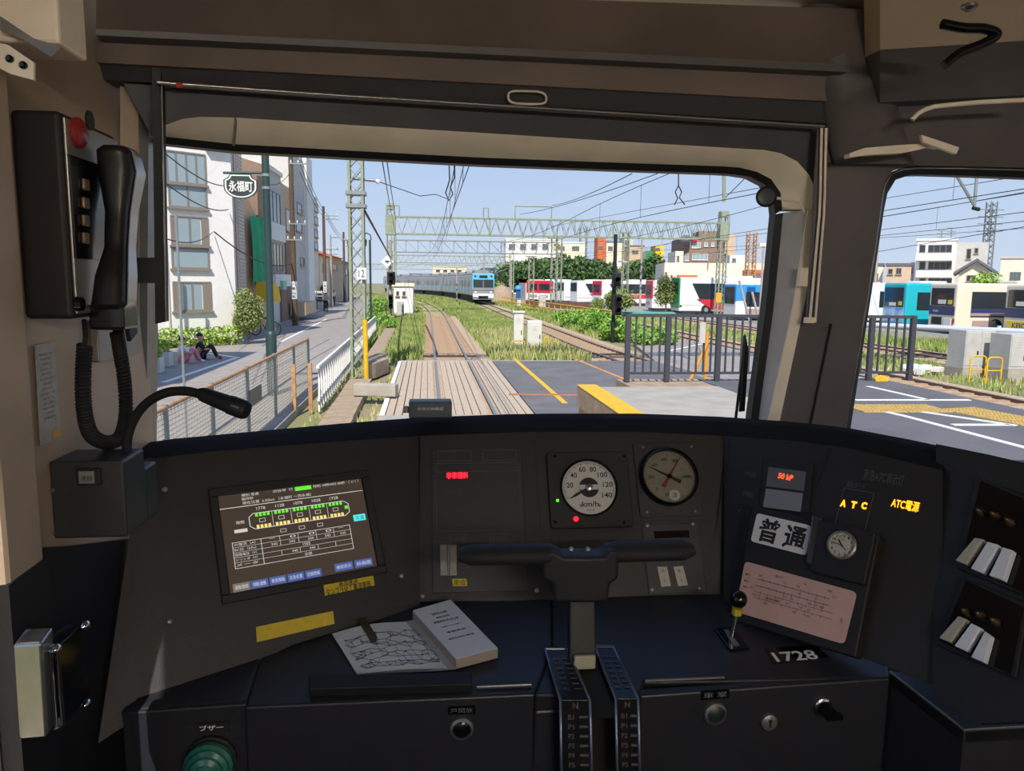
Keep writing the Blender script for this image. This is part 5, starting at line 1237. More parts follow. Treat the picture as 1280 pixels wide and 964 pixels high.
g = G(); pq = at_y(452, 342, dm-.3); g.b2(pq.x-.13, pq.x+.13, pq.y-.02, pq.y, pq.z-.16, pq.z+.16); np_ = g.build('number_board', 'road_white', ms)
g = G(); fN = Fr(pq+V((0, -.021, 0)), (1, 0, 0), (0, 0, 1)); put_text(g, fN, '12', 0, 0, .16, .2, .002); g.build('lettering', 'black_print', np_)
g = G(); g.tube([at_y(470, 226, dm), at_y(474, 228, dm)], .06, 8); g.build('insulator', 'fence_white', ms, smooth=50)
g = G(); g.tube([at_y(456, 264, dm), at_y(488, 322, 52)], .04, 6); tag(g.build('guy_cable', 'wire'), 'thick dark cable sloping down from lattice mast collar', 'cable')
# station-name street pole
py_ = 18.2
pb = V((xat(339, py_, 430), py_, 0))
sp = thing('sign_pole', 'dark green street pole carrying oval town name sign', 'pole', pb)
mat('pole_green', (44, 66, 66), .45, .1)
top = at_y(329, 150, py_)
g = G(); g.tube([pb, V((pb.x, py_, top.z))], .085, 16); g.build('shaft', 'pole_green', sp, smooth=50)
zc = at_y(337, 415, py_).z; g = G(); g.lathe([(.125, 0), (.125, zc-.08), (.105, zc), (.085, zc+.02)], Matrix.Translation(pb), 16); g.build('sleeve', 'pole_green', sp, smooth=40)
a = at_y(279, 216, py_); b = at_y(328, 216, py_); g = G(); g.tube([a, b], .028, 8); g.build('arm', 'pole_green', sp, smooth=50)
for py2 in (219, 235):
    z = at_y(330, py2, py_).z; g = G(); g.lathe([(.095, -.03), (.095, .03)], Matrix.Translation((pb.x, py_, z)), 16); g.build('band', 'galv', sp, smooth=40)
c = at_y(301, 233, py_); ws, hs_ = (at_y(321, 233, py_).x-at_y(281, 233, py_).x)/2, (at_y(301, 219, py_).z-at_y(301, 248, py_).z)/2
def plaque(k):
    return [c+V((x*ws*k, 0, z*hs_*k)) for x, z in [(-.62, 1), (.62, 1), (.72, .72), (1, .5), (1, -.1)]+[(math.cos(R(t_)), -.1-.9*abs(math.sin(R(t_)))) for t_ in range(-15, -180, -15)]+[(-1, -.1), (-1, .5), (-.72, .72)]]
sg = thing('town_sign', 'dark green oval sign with white border and Japanese town name', 'sign', c)
g = G(); g.prism([p+V((0, -.02, 0)) for p in plaque(1.06)], (0, .04, 0)); g.build('panel', mat('sign_green', (40, 54, 50), .5), sg)
g = G(); A = [p+V((0, -.026, 0)) for p in plaque(.98)]; B = [p+V((0, -.026, 0)) for p in plaque(.88)]; g.slab(A+A[:1], B+B[:1], (0, .006, 0)); g.build('border', 'road_white', sg)
fr = Fr(c+V((0, -.022, 0)), (1, 0, 0), (0, 0, 1))
g = G(); put_text(g, fr, '永福町', 0, 0, ws*1.5, hs_*.95, .003, .02); g.build('lettering', 'road_white', sg)
# slim reflector pole
py_ = 13.6; a = gz(231, 545); 
g = G(); pA = at_y(224, 395, 12.0); pB = at_y(232, 520, 12.0); g.tube([V((pB.x, 12, -.1)), V((pB.x, 12, pA.z+1.5))], .02, 6); tag(g.build('slim_pole', 'galv', smooth=50), 'very slim grey pole behind the wire mesh fence', 'pole')

# ---- buildings
def facade(fr, w0, w1, h, depth, m, name, label, cat='building', roof=None, base=-.15):
    t = thing(name, label, cat, fr.p((w0+w1)/2, 0, 0))
    g = G(); fr.box(g, w0, w1, base, h, -depth, 0); g.build('wall', m, t)
    if roof:
        g = G(); fr.box(g, w0-.12, w1+.12, h, h+.25, -depth-.1, .12); g.build('parapet', roof, t)
    return t
def window(t, fr, a0, a1, b0, b1, cols=2, rows=1, fm='frame_bronze', pm='pane', shutters=0.0, sill=True, d=.05):
    g = G(); fr.ring(g, a0, a1, b0, b1, .06, 0, d)
    s = shutters*(a1-a0)
    for k in range(1, cols): x = a0+s+(a1-a0-2*s)*k/cols; fr.box(g, x-.025, x+.025, b0+.05, b1-.05, 0, d*.9)
    for k in range(1, rows): z = b0+(b1-b0)*k/rows; fr.box(g, a0+.05, a1-.05, z-.03, z+.03, 0, d*.9)
    if sill: fr.box(g, a0-.06, a1+.06, b0-.08, b0, 0, d+.08)
    w = g.build('window', fm, t)
    for i in range(cols):
        for j in range(rows):
            x0 = a0+s+(a1-a0-2*s)*i/cols; x1 = a0+s+(a1-a0-2*s)*(i+1)/cols; z0 = b0+(b1-b0)*j/rows; z1 = b0+(b1-b0)*(j+1)/rows
            g = G(); fr.box(g, x0+.03, x1-.03, z0+.03, z1-.03, -.02, .02); g.build('pane', pm, w)
    if s:
        for x0, x1 in ((a0, a0+s), (a1-s, a1)):
            g = G(); fr.box(g, x0+.02, x1-.02, b0+.04, b1-.04, 0, d*.8); g.build('shutter', fm, w)
    return w
def pwin(t, fr, x0, y0, x1, y1, **k):
    a0, a1, b0, b1 = fr.rect(x0, y0, x1, y1); return window(t, fr, a0, a1, b0, b1, **k)
A0 = gz(297, 429)
FA = Fr(A0, (.78, .63, 0), (0, 0, 1))
wa = FA.uv(150, 400)[0]
bA = facade(FA, wa-4, -3.2, 13, 9, 'wall_white', 'apartment_block', 'white stucco apartment block with bronze windows behind the hedge')
g = G(); FA.box(g, -3.2, 0, -.15, 13, -3, 0); g.build('wall', 'wall_white', bA)
pwin(bA, FA, 207, 190, 257, 230, cols=4, rows=1, pm='pane_light'); pwin(bA, FA, 210, 231, 258, 260, cols=2, pm='pane_light')
pwin(bA, FA, 213, 270, 260, 307, cols=2, rows=1, shutters=.2, pm='pane_light'); pwin(bA, FA, 214, 310, 261, 336, cols=1, pm='pane_light')
pwin(bA, FA, 216, 352, 264, 389, cols=2, shutters=.24, pm='pane_light')
g = G(); a0, a1, b0, b1 = FA.rect(206, 232, 209, 420); FA.box(g, a0, a0+.07, -.1, 12, 0, .07); g.build('downpipe', 'fence_white', bA)
g = G(); a, b = FA.uv(268, 182); FA.box(g, a-.5, a+.5, b-.1, b+.25, 0, .3); g.build('vent_hood', 'galv', bA)
g = G(); FA.box(g, wa-4, .02, -.15, .25, 0, .03); g.build('plinth', 'wall_brown', bA)
def P2d(px, Y): return V((xat(px, Y, 400), Y, 0))
def street(pl, Yl, pr, Yr, ytop, m, name, label, depth=7, roof=None):
    a, b = P2d(pl, Yl), P2d(pr, Yr); fr = Fr(a, b-a, (0, 0, 1)); h = at_y(pr, ytop, Yr).z
    return facade(fr, 0, (b-a).length, h, depth, m, name, label, roof=roof), fr, (b-a).length, h
# brick stair tower
t, fr, w, h = street(291, 36.5, 309, 40.6, 200, 'wall_tan', 'townhouse', 'narrow tan brick townhouse beside the white block', 3.2)
bk_me = {}
a0 = w*.55
for zi in range(52):
    for xi in range(3):
        q = (w*.42/3); x = a0+xi*q+(q*.25 if zi % 2 else 0)
        if 'b' not in bk_me:
            gb = G(); fr0 = Fr((0, 0, 0), fr.u, fr.v); fr0.box(gb, .01, q-.02, .01, .14, 0, .03); me = gb.mesh('brick'); me.materials.append(mat('brick_pale', (206, 194, 184), .9, noise=(3, .1))); bk_me['b'] = me
        link(bk_me['b'], 'brick', t, Matrix.Translation(fr.p(x, .3+zi*.17, 0)))
g = G(); fr.box(g, 0, w*.22, 0, h, 0, .1); g.build('corner_pilaster', 'wall_grey', t)
g = G(); fr.box(g, w*.28, w*.36, 0, h*.98, 0, .06); g.build('dark_recess', 'wall_brown', t)
g = G(); 
for k in range(12): fr.box(g, k*.35, .03+k*.35, h, h+1.6, -1, -.97)
fr.box(g, 0, 3.88, h+1.55, h+1.6, -1, -.97); fr.box(g, 0, 3.88, h+.8, h+.84, -1, -.97); g.build('roof_railing', 'galv', t)
# peach house with green sheet
t, fr, w, h = street(309, 41.6, 333.5, 43.6, 205, 'wall_peach', 'townhouse', 'peach rendered townhouse partly covered by green sheeting', 6)
a0, a1, b0, b1 = fr.rect(307, 272, 332, 356)
g = G(); rows = [[fr.p(a0+(a1-a0)*i/10, b0+(b1-b0)*j/12, .35+.06*math.sin(i*1.7+j*.3)) for i in range(11)] for j in range(13)]; g.sheet(rows); gs = G()
tag(g.build('green_sheet', mat('sheet_green', (24, 158, 108), .6, noise=(2, .1)), smooth=60), 'bright green protective sheet hung on townhouse front', 'sheet')
g = G(); c0 = fr.px(311, 377, .46); arc = [(math.cos(R(k*10)), math.sin(R(k*10))) for k in range(0, 10)]
g.prism([c0]+[c0+fr.u*(.9*x)+V((0, 0, 1.05*z)) for x, z in arc], fr.n*.9); tag(g.build('shop_awning', mat('awning_yellow', (236, 190, 40), .6), smooth=50), 'rounded yellow shop awning behind the leafy shrub', 'awning')
g = G(); fr.box(g, w*.62, w*.98, 2.5, h*.92, 0, .12); g.build('grey_panel', 'wall_brown', t)
# white shop with dark balcony windows
t, fr, w, h = street(333.5, 45.6, 356, 51, 222, 'wall_grey', 'shop_house', 'grey shop house with dark tall windows and white signboard', 6, roof='wall_white')
pwin(t, fr, 336, 240, 350, 288, cols=3, pm='pane_dark', fm='galv'); pwin(t, fr, 337, 304, 353, 340, cols=4, pm='pane_dark', fm='galv')
g = G(); fr.pbox(g, 336, 280, 354, 301, 0, .15); sb = g.build('signboard', 'wall_white', t)
g = G(); fr.pbox(g, 334, 343, 355, 358, 0, .5); g.build('canopy', 'wall_white', t)
g = G(); fr.pbox(g, 339, 368, 347, 408, 0, .1); g.build('door', 'fence_white', t); g = G(); fr.pbox(g, 350, 356, 357, 406, 0, .12); g.build('door', 'wall_brown', t)
g = G(); fr.pbox(g, 339.5, 351, 344, 362, .5, .7); g.build('shop_sign', mat('sign_mint', (150, 205, 180), .6), t)
# brown infill
t, fr, w, h = street(356, 51.2, 367, 54.5, 236, 'wall_tan', 'townhouse', 'slim beige townhouse with brown ground floor behind utility pole', 6)
pwin(t, fr, 357, 262, 364, 290, cols=1, pm='pane_dark'); g = G(); fr.pbox(g, 357, 300, 366, 405, 0, .1); g.build('brown_panel', 'wall_brown', t)
g = G(); fr.pbox(g, 359, 377, 374, 392, .2, 1.2); pb_ = g.build('flower_box', 'wall_tan', t)
# big pale grey building
t, fr, w, h = street(367, 54.7, 388, 61.4, 206, 'wall_grey', 'apartment_block', 'tall pale grey block with few square windows along street', 9)
pwin(t, fr, 371, 254, 377, 267, cols=1, pm='pane'); pwin(t, fr, 370, 278, 377, 290, cols=1, pm='pane'); pwin(t, fr, 375, 322, 380, 332, cols=1, pm='pane_dark')
g = G(); fr.pbox(g, 381, 200, 388, 390, 0, .25); g.build('bay', 'wall_white', t)
t, fr, w, h = street(388, 72.4, 400, 77.5, 248, 'wall_cream', 'apartment_block', 'cream apartment block end with vertical balconies behind grey block', 9)
for k in range(4): pwin(t, fr, 393, 255+k*16, 397, 265+k*16, cols=1, pm='pane')
# houses with orange roofs along the far street
def house(pl, Yl, pr, Yr, yeave, yridge, m, rm, label, wins=()):
    t, fr, w, h = street(pl, Yl, pr, Yr, yeave, m, 'house', label, 7)
    rz = at_y(pr, yridge, Yr).z
    g = G(); g.prism([fr.p(-.4, h, .5), fr.p(-.4, h, -7.5), fr.p(-.4, rz, -3.5)], fr.u*(w+.8)); g.build('roof', rm, t)
    for x0, y0, x1, y1 in wins: pwin(t, fr, x0, y0, x1, y1, cols=2, pm='pane_dark')
    return t
house(401, 79.5, 412, 86.5, 322, 304, 'wall_cream', 'roof_orange', 'cream house with orange tiled roof beyond the vending machines', [(403, 330, 407, 340)])
house(412, 90.5, 428, 103.5, 324, 312, 'wall_tan', 'roof_orange', 'beige house with dull orange roof further along street', [(416, 330, 421, 338)])
house(428, 107, 438, 122, 330, 318, 'wall_grey', 'roof_grey', 'grey house with grey roof at the street bend', [(430, 336, 434, 344)])
# house standing back to the left, whose shadow falls over the side street
g = G(); g.b2(-19, -8.0, 12, 20.5, -.15, 9.6); t = thing('corner_house', 'plain grey corner house beside the near end of the street', 'building', (-14, 16, 0)); g.build('wall', 'wall_grey', t)
g = G(); g.b2(-19.2, -7.9, 11.8, 20.6, 9.6, 9.9); g.build('roof', 'roof_grey', t)
# hedge and shrub
h0, h1 = FA.p(-13, 0, .55), FA.p(-.2, 0, .55)
hd = thing('hedge', 'low clipped yellow green hedge along white block', 'hedge', (h0+h1)/2)
g = G()
for k in range(34): p = h0.lerp(h1, (k+.5)/34); leafball(g, p+V((0, 0, .38)), (.4, .4, .42), 130, .085, seed=k)
g.build('foliage', 'leaf_hedge', hd)
g = G()
for k in range(34): p = h0.lerp(h1, (k+.5)/34); g.tube([p+V((0, 0, -.15)), p+V((.04, 0, .35))], .02, 5)
g.build('stems', 'bark', hd, kind='stuff')
def tree(name, label, base, ztop, rx, ry, n, leaf, m, seed, trunk=.1, crown0=.3, cat='tree', group=None, nb=14):
    rnd = random.Random(seed); base = V(base)
    t = thing(name, label, cat, base, group); hgt = ztop-base.z; cz = base.z+hgt*(crown0+1)/2; rz = hgt*(1-crown0)/2
    g = G(); cc = V((base.x, base.y, cz))
    for k in range(nb):
        d = V((rnd.gauss(0, 1), rnd.gauss(0, 1), rnd.gauss(0, 1))).normalized()*rnd.uniform(.25, .62)
        s = rnd.uniform(.38, .55)
        leafball(g, cc+V((d.x*rx, d.y*ry, d.z*rz)), (rx*s, ry*s, rz*s*.9), n//nb, leaf, seed=seed*100+k, shell=.5)
    g.build('foliage', m, t)
    g = G(); g.tube([base-V((0, 0, .1)), base+V((.02, 0, hgt*.35)), cc+V((0, 0, rz*.3))], [trunk, trunk*.8, trunk*.3], 8)
    for k in range(5):
        d = V((rnd.uniform(-1, 1)*rx*.6, rnd.uniform(-1, 1)*ry*.6, rnd.uniform(0, rz*.6))); g.tube([base+V((0, 0, hgt*.3)), cc+d], [trunk*.5, trunk*.15], 5)
    g.build('trunk', 'bark', t, smooth=60)
    return t
b = gz(308, 428); tree('shrub', 'tall rounded leafy shrub at corner of the white block', b+V((0, -.5, 0))+FA.n*.5, at_y(308, 352, b.y).z, .78, .7, 5200, .06, 'leaf_mid', 3, .06, .02, 'shrub', nb=24)
b = gz(361, 398); tree('shrub', 'small dark shrub by doorway of beige townhouse', b, at_y(361, 385, b.y).z, .35, .35, 500, .07, 'leaf_dark', 4, .04, .05, 'shrub')
b = P2d(406, 77); tree('shrub', 'dark green bush beside vending machines', b, at_y(406, 350, 77).z, .45, .45, 900, .1, 'leaf_dark', 5, .06, .05, 'shrub')
# utility poles with crossarms
def pole(px_b, py_b, py_t, r, label, arms=(), m='bark', tag_y=None, lamp=False, xt=None):
    b = gz(px_b, py_b); Y = b.y; zt = at_y(px_b, py_t, Y).z
    t = thing('utility_pole', label, 'pole', b, 'utility poles along the street')
    g = G(); g.tube([b-V((0, 0, .1)), V((b.x, Y, zt))], [r, r*.75], 10); g.build('shaft', m, t, smooth=50)
    for py_a, x0, x1 in arms:
        z = at_y(px_b, py_a, Y).z; a = V((xat(x0, Y), Y-.12, z)); c = V((xat(x1, Y), Y-.12, z)); g = G(); g.bar(a, c, .07, .08); ar = g.build('crossarm', 'galv', t)
        for k in range(3):
            p = a.lerp(c, .1+.4*k); g = G(); g.lathe([(.03, 0), (.05, .08), (.03, .16), (0, .18)], Matrix.Translation(p+V((0, 0, .03))), 8); g.build('insulator', 'fence_white', ar, smooth=50)
    if tag_y:
        z0, z1 = at_y(px_b, tag_y[1], Y).z, at_y(px_b, tag_y[0], Y).z; g = G(); g.lathe([(r*1.06, z0), (r*1.06, z1)], Matrix.Translation((b.x, Y, 0)), 14); tb = g.build('wrap_sign', 'road_white', t, smooth=50)
        fr = Fr((b.x, Y-r*1.1, (z0+z1)/2), (1, 0, 0), (0, 0, 1)); g = G()
        for k, ch in enumerate('八幡山駅'): put_text(g, fr, ch, 0, (z1-z0)*(.36-.24*k), r*1.1, (z1-z0)*.17, .02, .02)
        g.build('lettering', 'pane', tb)
    return t, V((b.x, Y, zt))
mat('pole_concrete', (168, 158, 150), .85, noise=(3, .1))
pA, tA = pole(369, 407, 170, .17, 'thick brown utility pole with white wrap sign by beige townhouse', [(205, 366, 388), (280, 362, 386), (300, 360, 380)], 'bark', (352, 374))
pB, tB = pole(407, 386, 258, .17, 'utility pole with high crossarm near the vending machines', [(270, 407, 425), (274, 407, 425)], 'bark', (352, 366))
pC, tC = pole(415, 384, 294, .12, 'slim grey utility pole with forked top beyond vending machines', [(297, 415, 428), (312, 409, 424), (318, 410, 423)], 'pole_concrete')
pD, tD = pole(431, 378, 290, .17, 'brown utility pole further down street', [(300, 427, 436)], 'bark')
pE, tE = pole(437, 376, 300, .17, 'last utility pole before the street bend', [(308, 433, 441)], 'bark')
# park-style street lamp
b = gz(464, 412); Y = b.y; sl = thing('street_lamp', 'dark green street lamp with hanging lantern behind mast', 'street lamp', b)
g = G(); g.tube([b, V((b.x, Y, at_y(464, 300, Y).z))], .06, 8); g.build('post', 'pole_green', sl, smooth=50)
g = G(); q = [at_y(x, y, Y) for x, y in ((464, 300), (463, 294), (458, 291), (455, 295))]; g.tube(q, .035, 6); g.build('hook', 'pole_green', sl)
g = G(); c = at_y(455, 303, Y); g.lathe([(.04, .25), (.16, .12), (.13, -.22), (.03, -.25)], Matrix.Translation(c), 10); g.build('lantern', 'signal_black', sl, smooth=40)
# vending machines, planters, small street signs
for k, (x, m) in enumerate(((392, 'cabinet'), (400, 'cabinet_grey'))):
    b = gz(x, 388); t = thing('vending_machine', ('white vending machine at the grey block corner', 'grey vending machine beside the white one')[k], 'vending machine', b)
    z1 = at_y(x, 364, b.y).z; g = G(); g.b2(b.x-.25, b.x+.25, b.y, b.y+.7, 0, z1); g.build('cabinet', m, t, bevel=.02)
    for j in range(3):
        g = G(); g.b2(b.x-.22, b.x+.22, b.y-.02, b.y, z1*(.45+.16*j), z1*(.57+.16*j)); g.build('display_row', 'pane_dark', t)
for k in range(2):
    b = gz((190, 202)[k], (466, 458)[k]); t = thing('planter', ('pale planter box of flowers on pavement', 'smaller pale planter with greenery on pavement')[k], 'planter', b)
    g = G(); g.b2(b.x-.3, b.x+.3, b.y-.2, b.y+.2, 0, .45); g.build('box', 'cabinet', t, bevel=.02)
    g = G(); leafball(g, b+V((0, 0, .6)), (.32, .22, .25), 300, .06, seed=30+k); g.build('plants', 'leaf_hedge', t)
for k, x in enumerate((188, 197)):
    b = gz(x, 440+k*2); g = G(); g.tube([b, V((b.x, b.y, 5.5))], .06, 8); tag(g.build('metal_post', 'galv', smooth=50), ('slim metal post before the apartment entrance', 'slim metal post beside the hedge end')[k], 'post')
b = gz(190, 428); g = G(); g.b2(b.x-.25, b.x+.25, b.y, b.y+.08, 1.2, 4.2); tag(g.build('notice_board', 'road_white'), 'tall white notice board by the apartment entrance', 'notice board')

# ---- people
def skin(name, verts, edges, radii, m, parent, root=0):
    me = bpy.data.meshes.new(name); me.from_pydata([tuple(v) for v in verts], edges, []); me.update()
    o = bpy.data.objects.new(name, me); col.objects.link(o)
    sk = o.modifiers.new('skin', 'SKIN'); sb_ = o.modifiers.new('sub', 'SUBSURF'); sb_.levels = 1; sb_.render_levels = 1
    for i, r_ in enumerate(radii):
        rr = r_ if isinstance(r_, tuple) else (r_, r_); me.skin_vertices[0].data[i].radius = rr
        me.skin_vertices[0].data[i].use_root = (i == root)
    dg = bpy.context.evaluated_depsgraph_get(); m2 = bpy.data.meshes.new_from_object(o.evaluated_get(dg)); bpy.data.objects.remove(o)
    m2.materials.clear(); m2.materials.append(MATS[m]); m2.polygons.foreach_set('use_smooth', [True]*len(m2.polygons)); m2.name = name
    return link(m2, name, parent)
mat('skin_tone', (214, 168, 138), .6); mat('hair_black', (26, 22, 22), .6); mat('cloth_white', (232, 232, 234), .8); mat('cloth_pink', (226, 132, 150), .8); mat('cloth_black', (34, 34, 38), .8); mat('cloth_navy', (52, 58, 84), .8); mat('cloth_beige', (206, 190, 168), .8); mat('shoe_red', (190, 48, 42), .6)
def person(label, base, ang, J, top_m, bot_m, shoe_m, s=1.0, bare=False):
    # J: joint name -> local (x right, y forward, z up) in metres
    t = thing('person', label, 'person', base)
    Mx = Matrix.Translation(V(base)) @ Matrix.Rotation(ang, 4, 'Z') @ Matrix.Scale(s, 4)
    q = {k: Mx @ V(v) for k, v in J.items()}
    names = ['pel', 'spine', 'chest', 'neck', 'head', 'shL', 'elL', 'haL', 'shR', 'elR', 'haR', 'hipL', 'knL', 'anL', 'toL', 'hipR', 'knR', 'anR', 'toR']
    idx = {n_: i for i, n_ in enumerate(names)}
    E = [('pel', 'spine'), ('spine', 'chest'), ('chest', 'neck'), ('neck', 'head'), ('chest', 'shL'), ('shL', 'elL'), ('elL', 'haL'), ('chest', 'shR'), ('shR', 'elR'), ('elR', 'haR'), ('pel', 'hipL'), ('hipL', 'knL'), ('knL', 'anL'), ('anL', 'toL'), ('pel', 'hipR'), ('hipR', 'knR'), ('knR', 'anR'), ('anR', 'toR')]
    rad = dict(pel=.13, spine=.12, chest=.14, neck=.05, head=.05, shL=.06, elL=.04, haL=.035, shR=.06, elR=.04, haR=.035, hipL=.085, knL=.055, anL=.04, toL=.035, hipR=.085, knR=.055, anR=.04, toR=.035)
    body = skin('body', [q[n_] for n_ in names], [(idx[a], idx[b_]) for a, b_ in E], [rad[n_]*s for n_ in names], 'skin_tone', t)
    def sub(nm, keys, edges, grow, m):
        id2 = {n_: i for i, n_ in enumerate(keys)}; skin(nm, [q[n_] for n_ in keys], [(id2[a], id2[b_]) for a, b_ in edges], [(rad[n_]+grow)*s for n_ in keys], m, t)
    sub('shirt', ['pel', 'spine', 'chest', 'shL', 'elL', 'shR', 'elR'], [('pel', 'spine'), ('spine', 'chest'), ('chest', 'shL'), ('shL', 'elL'), ('chest', 'shR'), ('shR', 'elR')], .018, top_m)
    sub('trousers', ['pel', 'hipL', 'knL', 'anL', 'hipR', 'knR', 'anR'], [('pel', 'hipL'), ('hipL', 'knL'), ('knL', 'anL'), ('pel', 'hipR'), ('hipR', 'knR'), ('knR', 'anR')], .022, bot_m)
    for sd_ in 'LR': skin('shoe', [q['an'+sd_], q['to'+sd_]], [(0, 1)], [.05*s, .045*s], shoe_m, t)
    hc = q['head']; g = G(); r_ = .105*s
    g.lathe([(.0001, -r_*1.1)]+[(r_*math.sin(PI*k/8)*(1-.12*(k < 4)), -r_*1.15*math.cos(PI*k/8)) for k in range(1, 8)]+[(.0001, r_*1.15)], Matrix.Translation(hc+V((0, 0, .06*s))), 14); hd_ = g.build('head', 'skin_tone', t, smooth=80)
    f = (Mx.to_3x3() @ V((0, 1, 0))).normalized(); rt = (Mx.to_3x3() @ V((1, 0, 0))).normalized()
    g = G(); g.box(hc+f*r_*1.0+V((0, 0, .05*s)), (.025*s, .025*s, .04*s)); g.build('nose', 'skin_tone', hd_)
    for sd_ in (-1, 1):
        g = G(); g.box(hc+f*r_*.92+rt*(sd_*.04*s)+V((0, 0, .08*s)), (.02*s,)*3); g.build('eye', 'hair_black', hd_)
        g = G(); g.box(hc+rt*(sd_*r_*.95)+V((0, 0, .06*s)), (.02*s, .03*s, .05*s)); g.build('ear', 'skin_tone', hd_)
    g = G(); g.lathe([(r_*1.06, .0)]+[(r_*1.1*math.cos(R(a_)), r_*1.15*math.sin(R(a_))) for a_ in range(10, 90, 16)]+[(.0001, r_*1.2)], Matrix.Translation(hc+V((0, 0, .08*s))-f*.015*s), 14); g.build('hair', 'hair_black', t, smooth=80)
    return t
sit = dict(pel=(0, 0, .14), spine=(0, -.04, .32), chest=(0, -.03, .5), neck=(0, .0, .61), head=(0, .03, .67), shL=(-.19, 0, .54), elL=(-.24, .16, .34), haL=(-.12, .36, .36), shR=(.19, 0, .54), elR=(.24, .16, .34), haR=(.12, .36, .36), hipL=(-.1, .04, .13), knL=(-.13, .36, .46), anL=(-.12, .52, .07), toL=(-.13, .68, .04), hipR=(.1, .04, .13), knR=(.13, .36, .46), anR=(.12, .52, .07), toR=(.13, .68, .04))
b = gz(228, 454); person('seated person in white shirt and pink trousers on street kerb', V((b.x, b.y, .0)), R(-62), sit, 'cloth_white', 'cloth_pink', 'cloth_white', 1.0)
b = gz(250, 449.5); person('seated person in black clothes with red shoes on street kerb', V((b.x, b.y, .0)), R(-74), sit, 'cloth_black', 'cloth_black', 'shoe_red', 1.05)
stand = dict(pel=(0, 0, .92), spine=(0, 0, 1.1), chest=(0, 0, 1.3), neck=(0, .01, 1.43), head=(0, .03, 1.49), shL=(-.19, 0, 1.36), elL=(-.25, .04, 1.08), haL=(-.22, .16, .9), shR=(.19, 0, 1.36), elR=(.25, .04, 1.08), haR=(.22, .16, .9), hipL=(-.1, 0, .88), knL=(-.11, .1, .5), anL=(-.11, .06, .09), toL=(-.11, .2, .04), hipR=(.1, 0, .88), knR=(.11, -.02, .49), anR=(.11, -.16, .1), toR=(.11, -.02, .04))
ride = dict(pel=(0, 0, .92), spine=(0, .06, 1.1), chest=(0, .14, 1.28), neck=(0, .2, 1.39), head=(0, .24, 1.45), shL=(-.19, .16, 1.34), elL=(-.24, .34, 1.14), haL=(-.24, .54, 1.04), shR=(.19, .16, 1.34), elR=(.24, .34, 1.14), haR=(.24, .54, 1.04), hipL=(-.1, .02, .9), knL=(-.12, .36, .74), anL=(-.12, .22, .36), toL=(-.12, .36, .3), hipR=(.1, .02, .9), knR=(.12, .28, .56), anR=(.12, .12, .16), toR=(.12, .26, .1))
def bicycle(label, b, ang):
    t = thing('bicycle', label, 'bicycle', b); Mx = Matrix.Translation(V(b)) @ Matrix.Rotation(ang, 4, 'Z')
    for y in (-.5, .55):
        g = G(); g.tube([Mx @ V((0, y+.32*math.cos(a), .33+.32*math.sin(a))) for a in [2*PI*k/18 for k in range(18)]], .025, 6, closed=True); w_ = g.build('wheel', 'black_rubber', t)
        g = G()
        for k in range(6): a = PI*k/6; g.bar(Mx @ V((0, y-.3*math.cos(a), .33-.3*math.sin(a))), Mx @ V((0, y+.3*math.cos(a), .33+.3*math.sin(a))), .006)
        g.build('spokes', 'galv', w_)
    g = G(); F_ = [(0, -.5, .33), (0, -.12, .78), (0, .42, .82), (0, .0, .33)]
    for a, c_ in ((0, 1), (1, 2), (2, 3), (3, 0), (1, 3)): g.tube([Mx @ V(F_[a]), Mx @ V(F_[c_])], .02, 6)
    g.tube([Mx @ V((0, .55, .33)), Mx @ V((0, .4, 1.0))], .02, 6); g.build('frame', 'signal_black', t)
    g = G(); g.tube([Mx @ V((-.26, .48, 1.02)), Mx @ V((.26, .48, 1.02))], .015, 6); g.build('handlebar', 'galv', t)
    g = G(); g.box(Mx @ V((0, -.12, .84)), (.16, .24, .06)); g.build('saddle', 'black_rubber', t)
b = gz(407, 390); bicycle('dark bicycle ridden along the street near the pole', V((b.x, b.y, 0)), R(200)); person('cyclist in beige top riding along the street', V((b.x, b.y, 0)), R(200), ride, 'cloth_beige', 'cloth_black', 'cloth_black')
b = gz(417, 382.5); person('walker in white top and navy trousers on the far street', V((b.x, b.y, 0)), R(10), stand, 'cloth_white', 'cloth_navy', 'cloth_black')
b = gz(329, 425); bicycle('bicycle parked at the shrub by the shop', V((b.x-.3, b.y+2, .06)), R(70))
# ------------------------------------------------------------------ catenary gantries
def truss(t, a, b, h, depth, n, m='mast_green', rc=.06, rd=.03, tri=True):
    a, b = V(a), V(b); up = V((0, 0, h)); fw = V((0, depth, 0))
    for z in (0, 1):
        for y in (0, 1):
            g = G(); g.bar(a+up*z+fw*y, b+up*z+fw*y, rc*2, rc*2); g.build('chord', m, t)
    g = G()
    for k in range(n):
        p0, p1 = a.lerp(b, k/n), a.lerp(b, (k+1)/n); pm_ = (p0+p1)/2
        for y in (0, 1):
            if tri: g.bar(p0+fw*y, pm_+up+fw*y, rd*2, rd); g.bar(pm_+up+fw*y, p1+fw*y, rd*2, rd)
            else: g.bar(p0+up+fw*y, p1+fw*y, rd*2, rd); g.bar(p0+fw*y, p0+up+fw*y, rd*2, rd)
        g.bar(p0, p0+fw, rd, rd); g.bar(p0+up, p0+up+fw, rd, rd)
    o = g.build('bracing', m, t); o['kind'] = 'stuff'
Y1 = 66
gl = at_y(488, 289, Y1); gR = at_y(905, 302, Y1)
zb = (gl.z+gR.z)/2; hb = at_y(640, 275, Y1).z-at_y(640, 296, Y1).z
gan = thing('catenary_gantry', 'wide pale green lattice gantry spanning the tracks', 'gantry', (gl.x, Y1, 0))
truss(gan, (gl.x, Y1, zb), (gR.x, Y1, zb), hb, .7, 31, rd=.045)
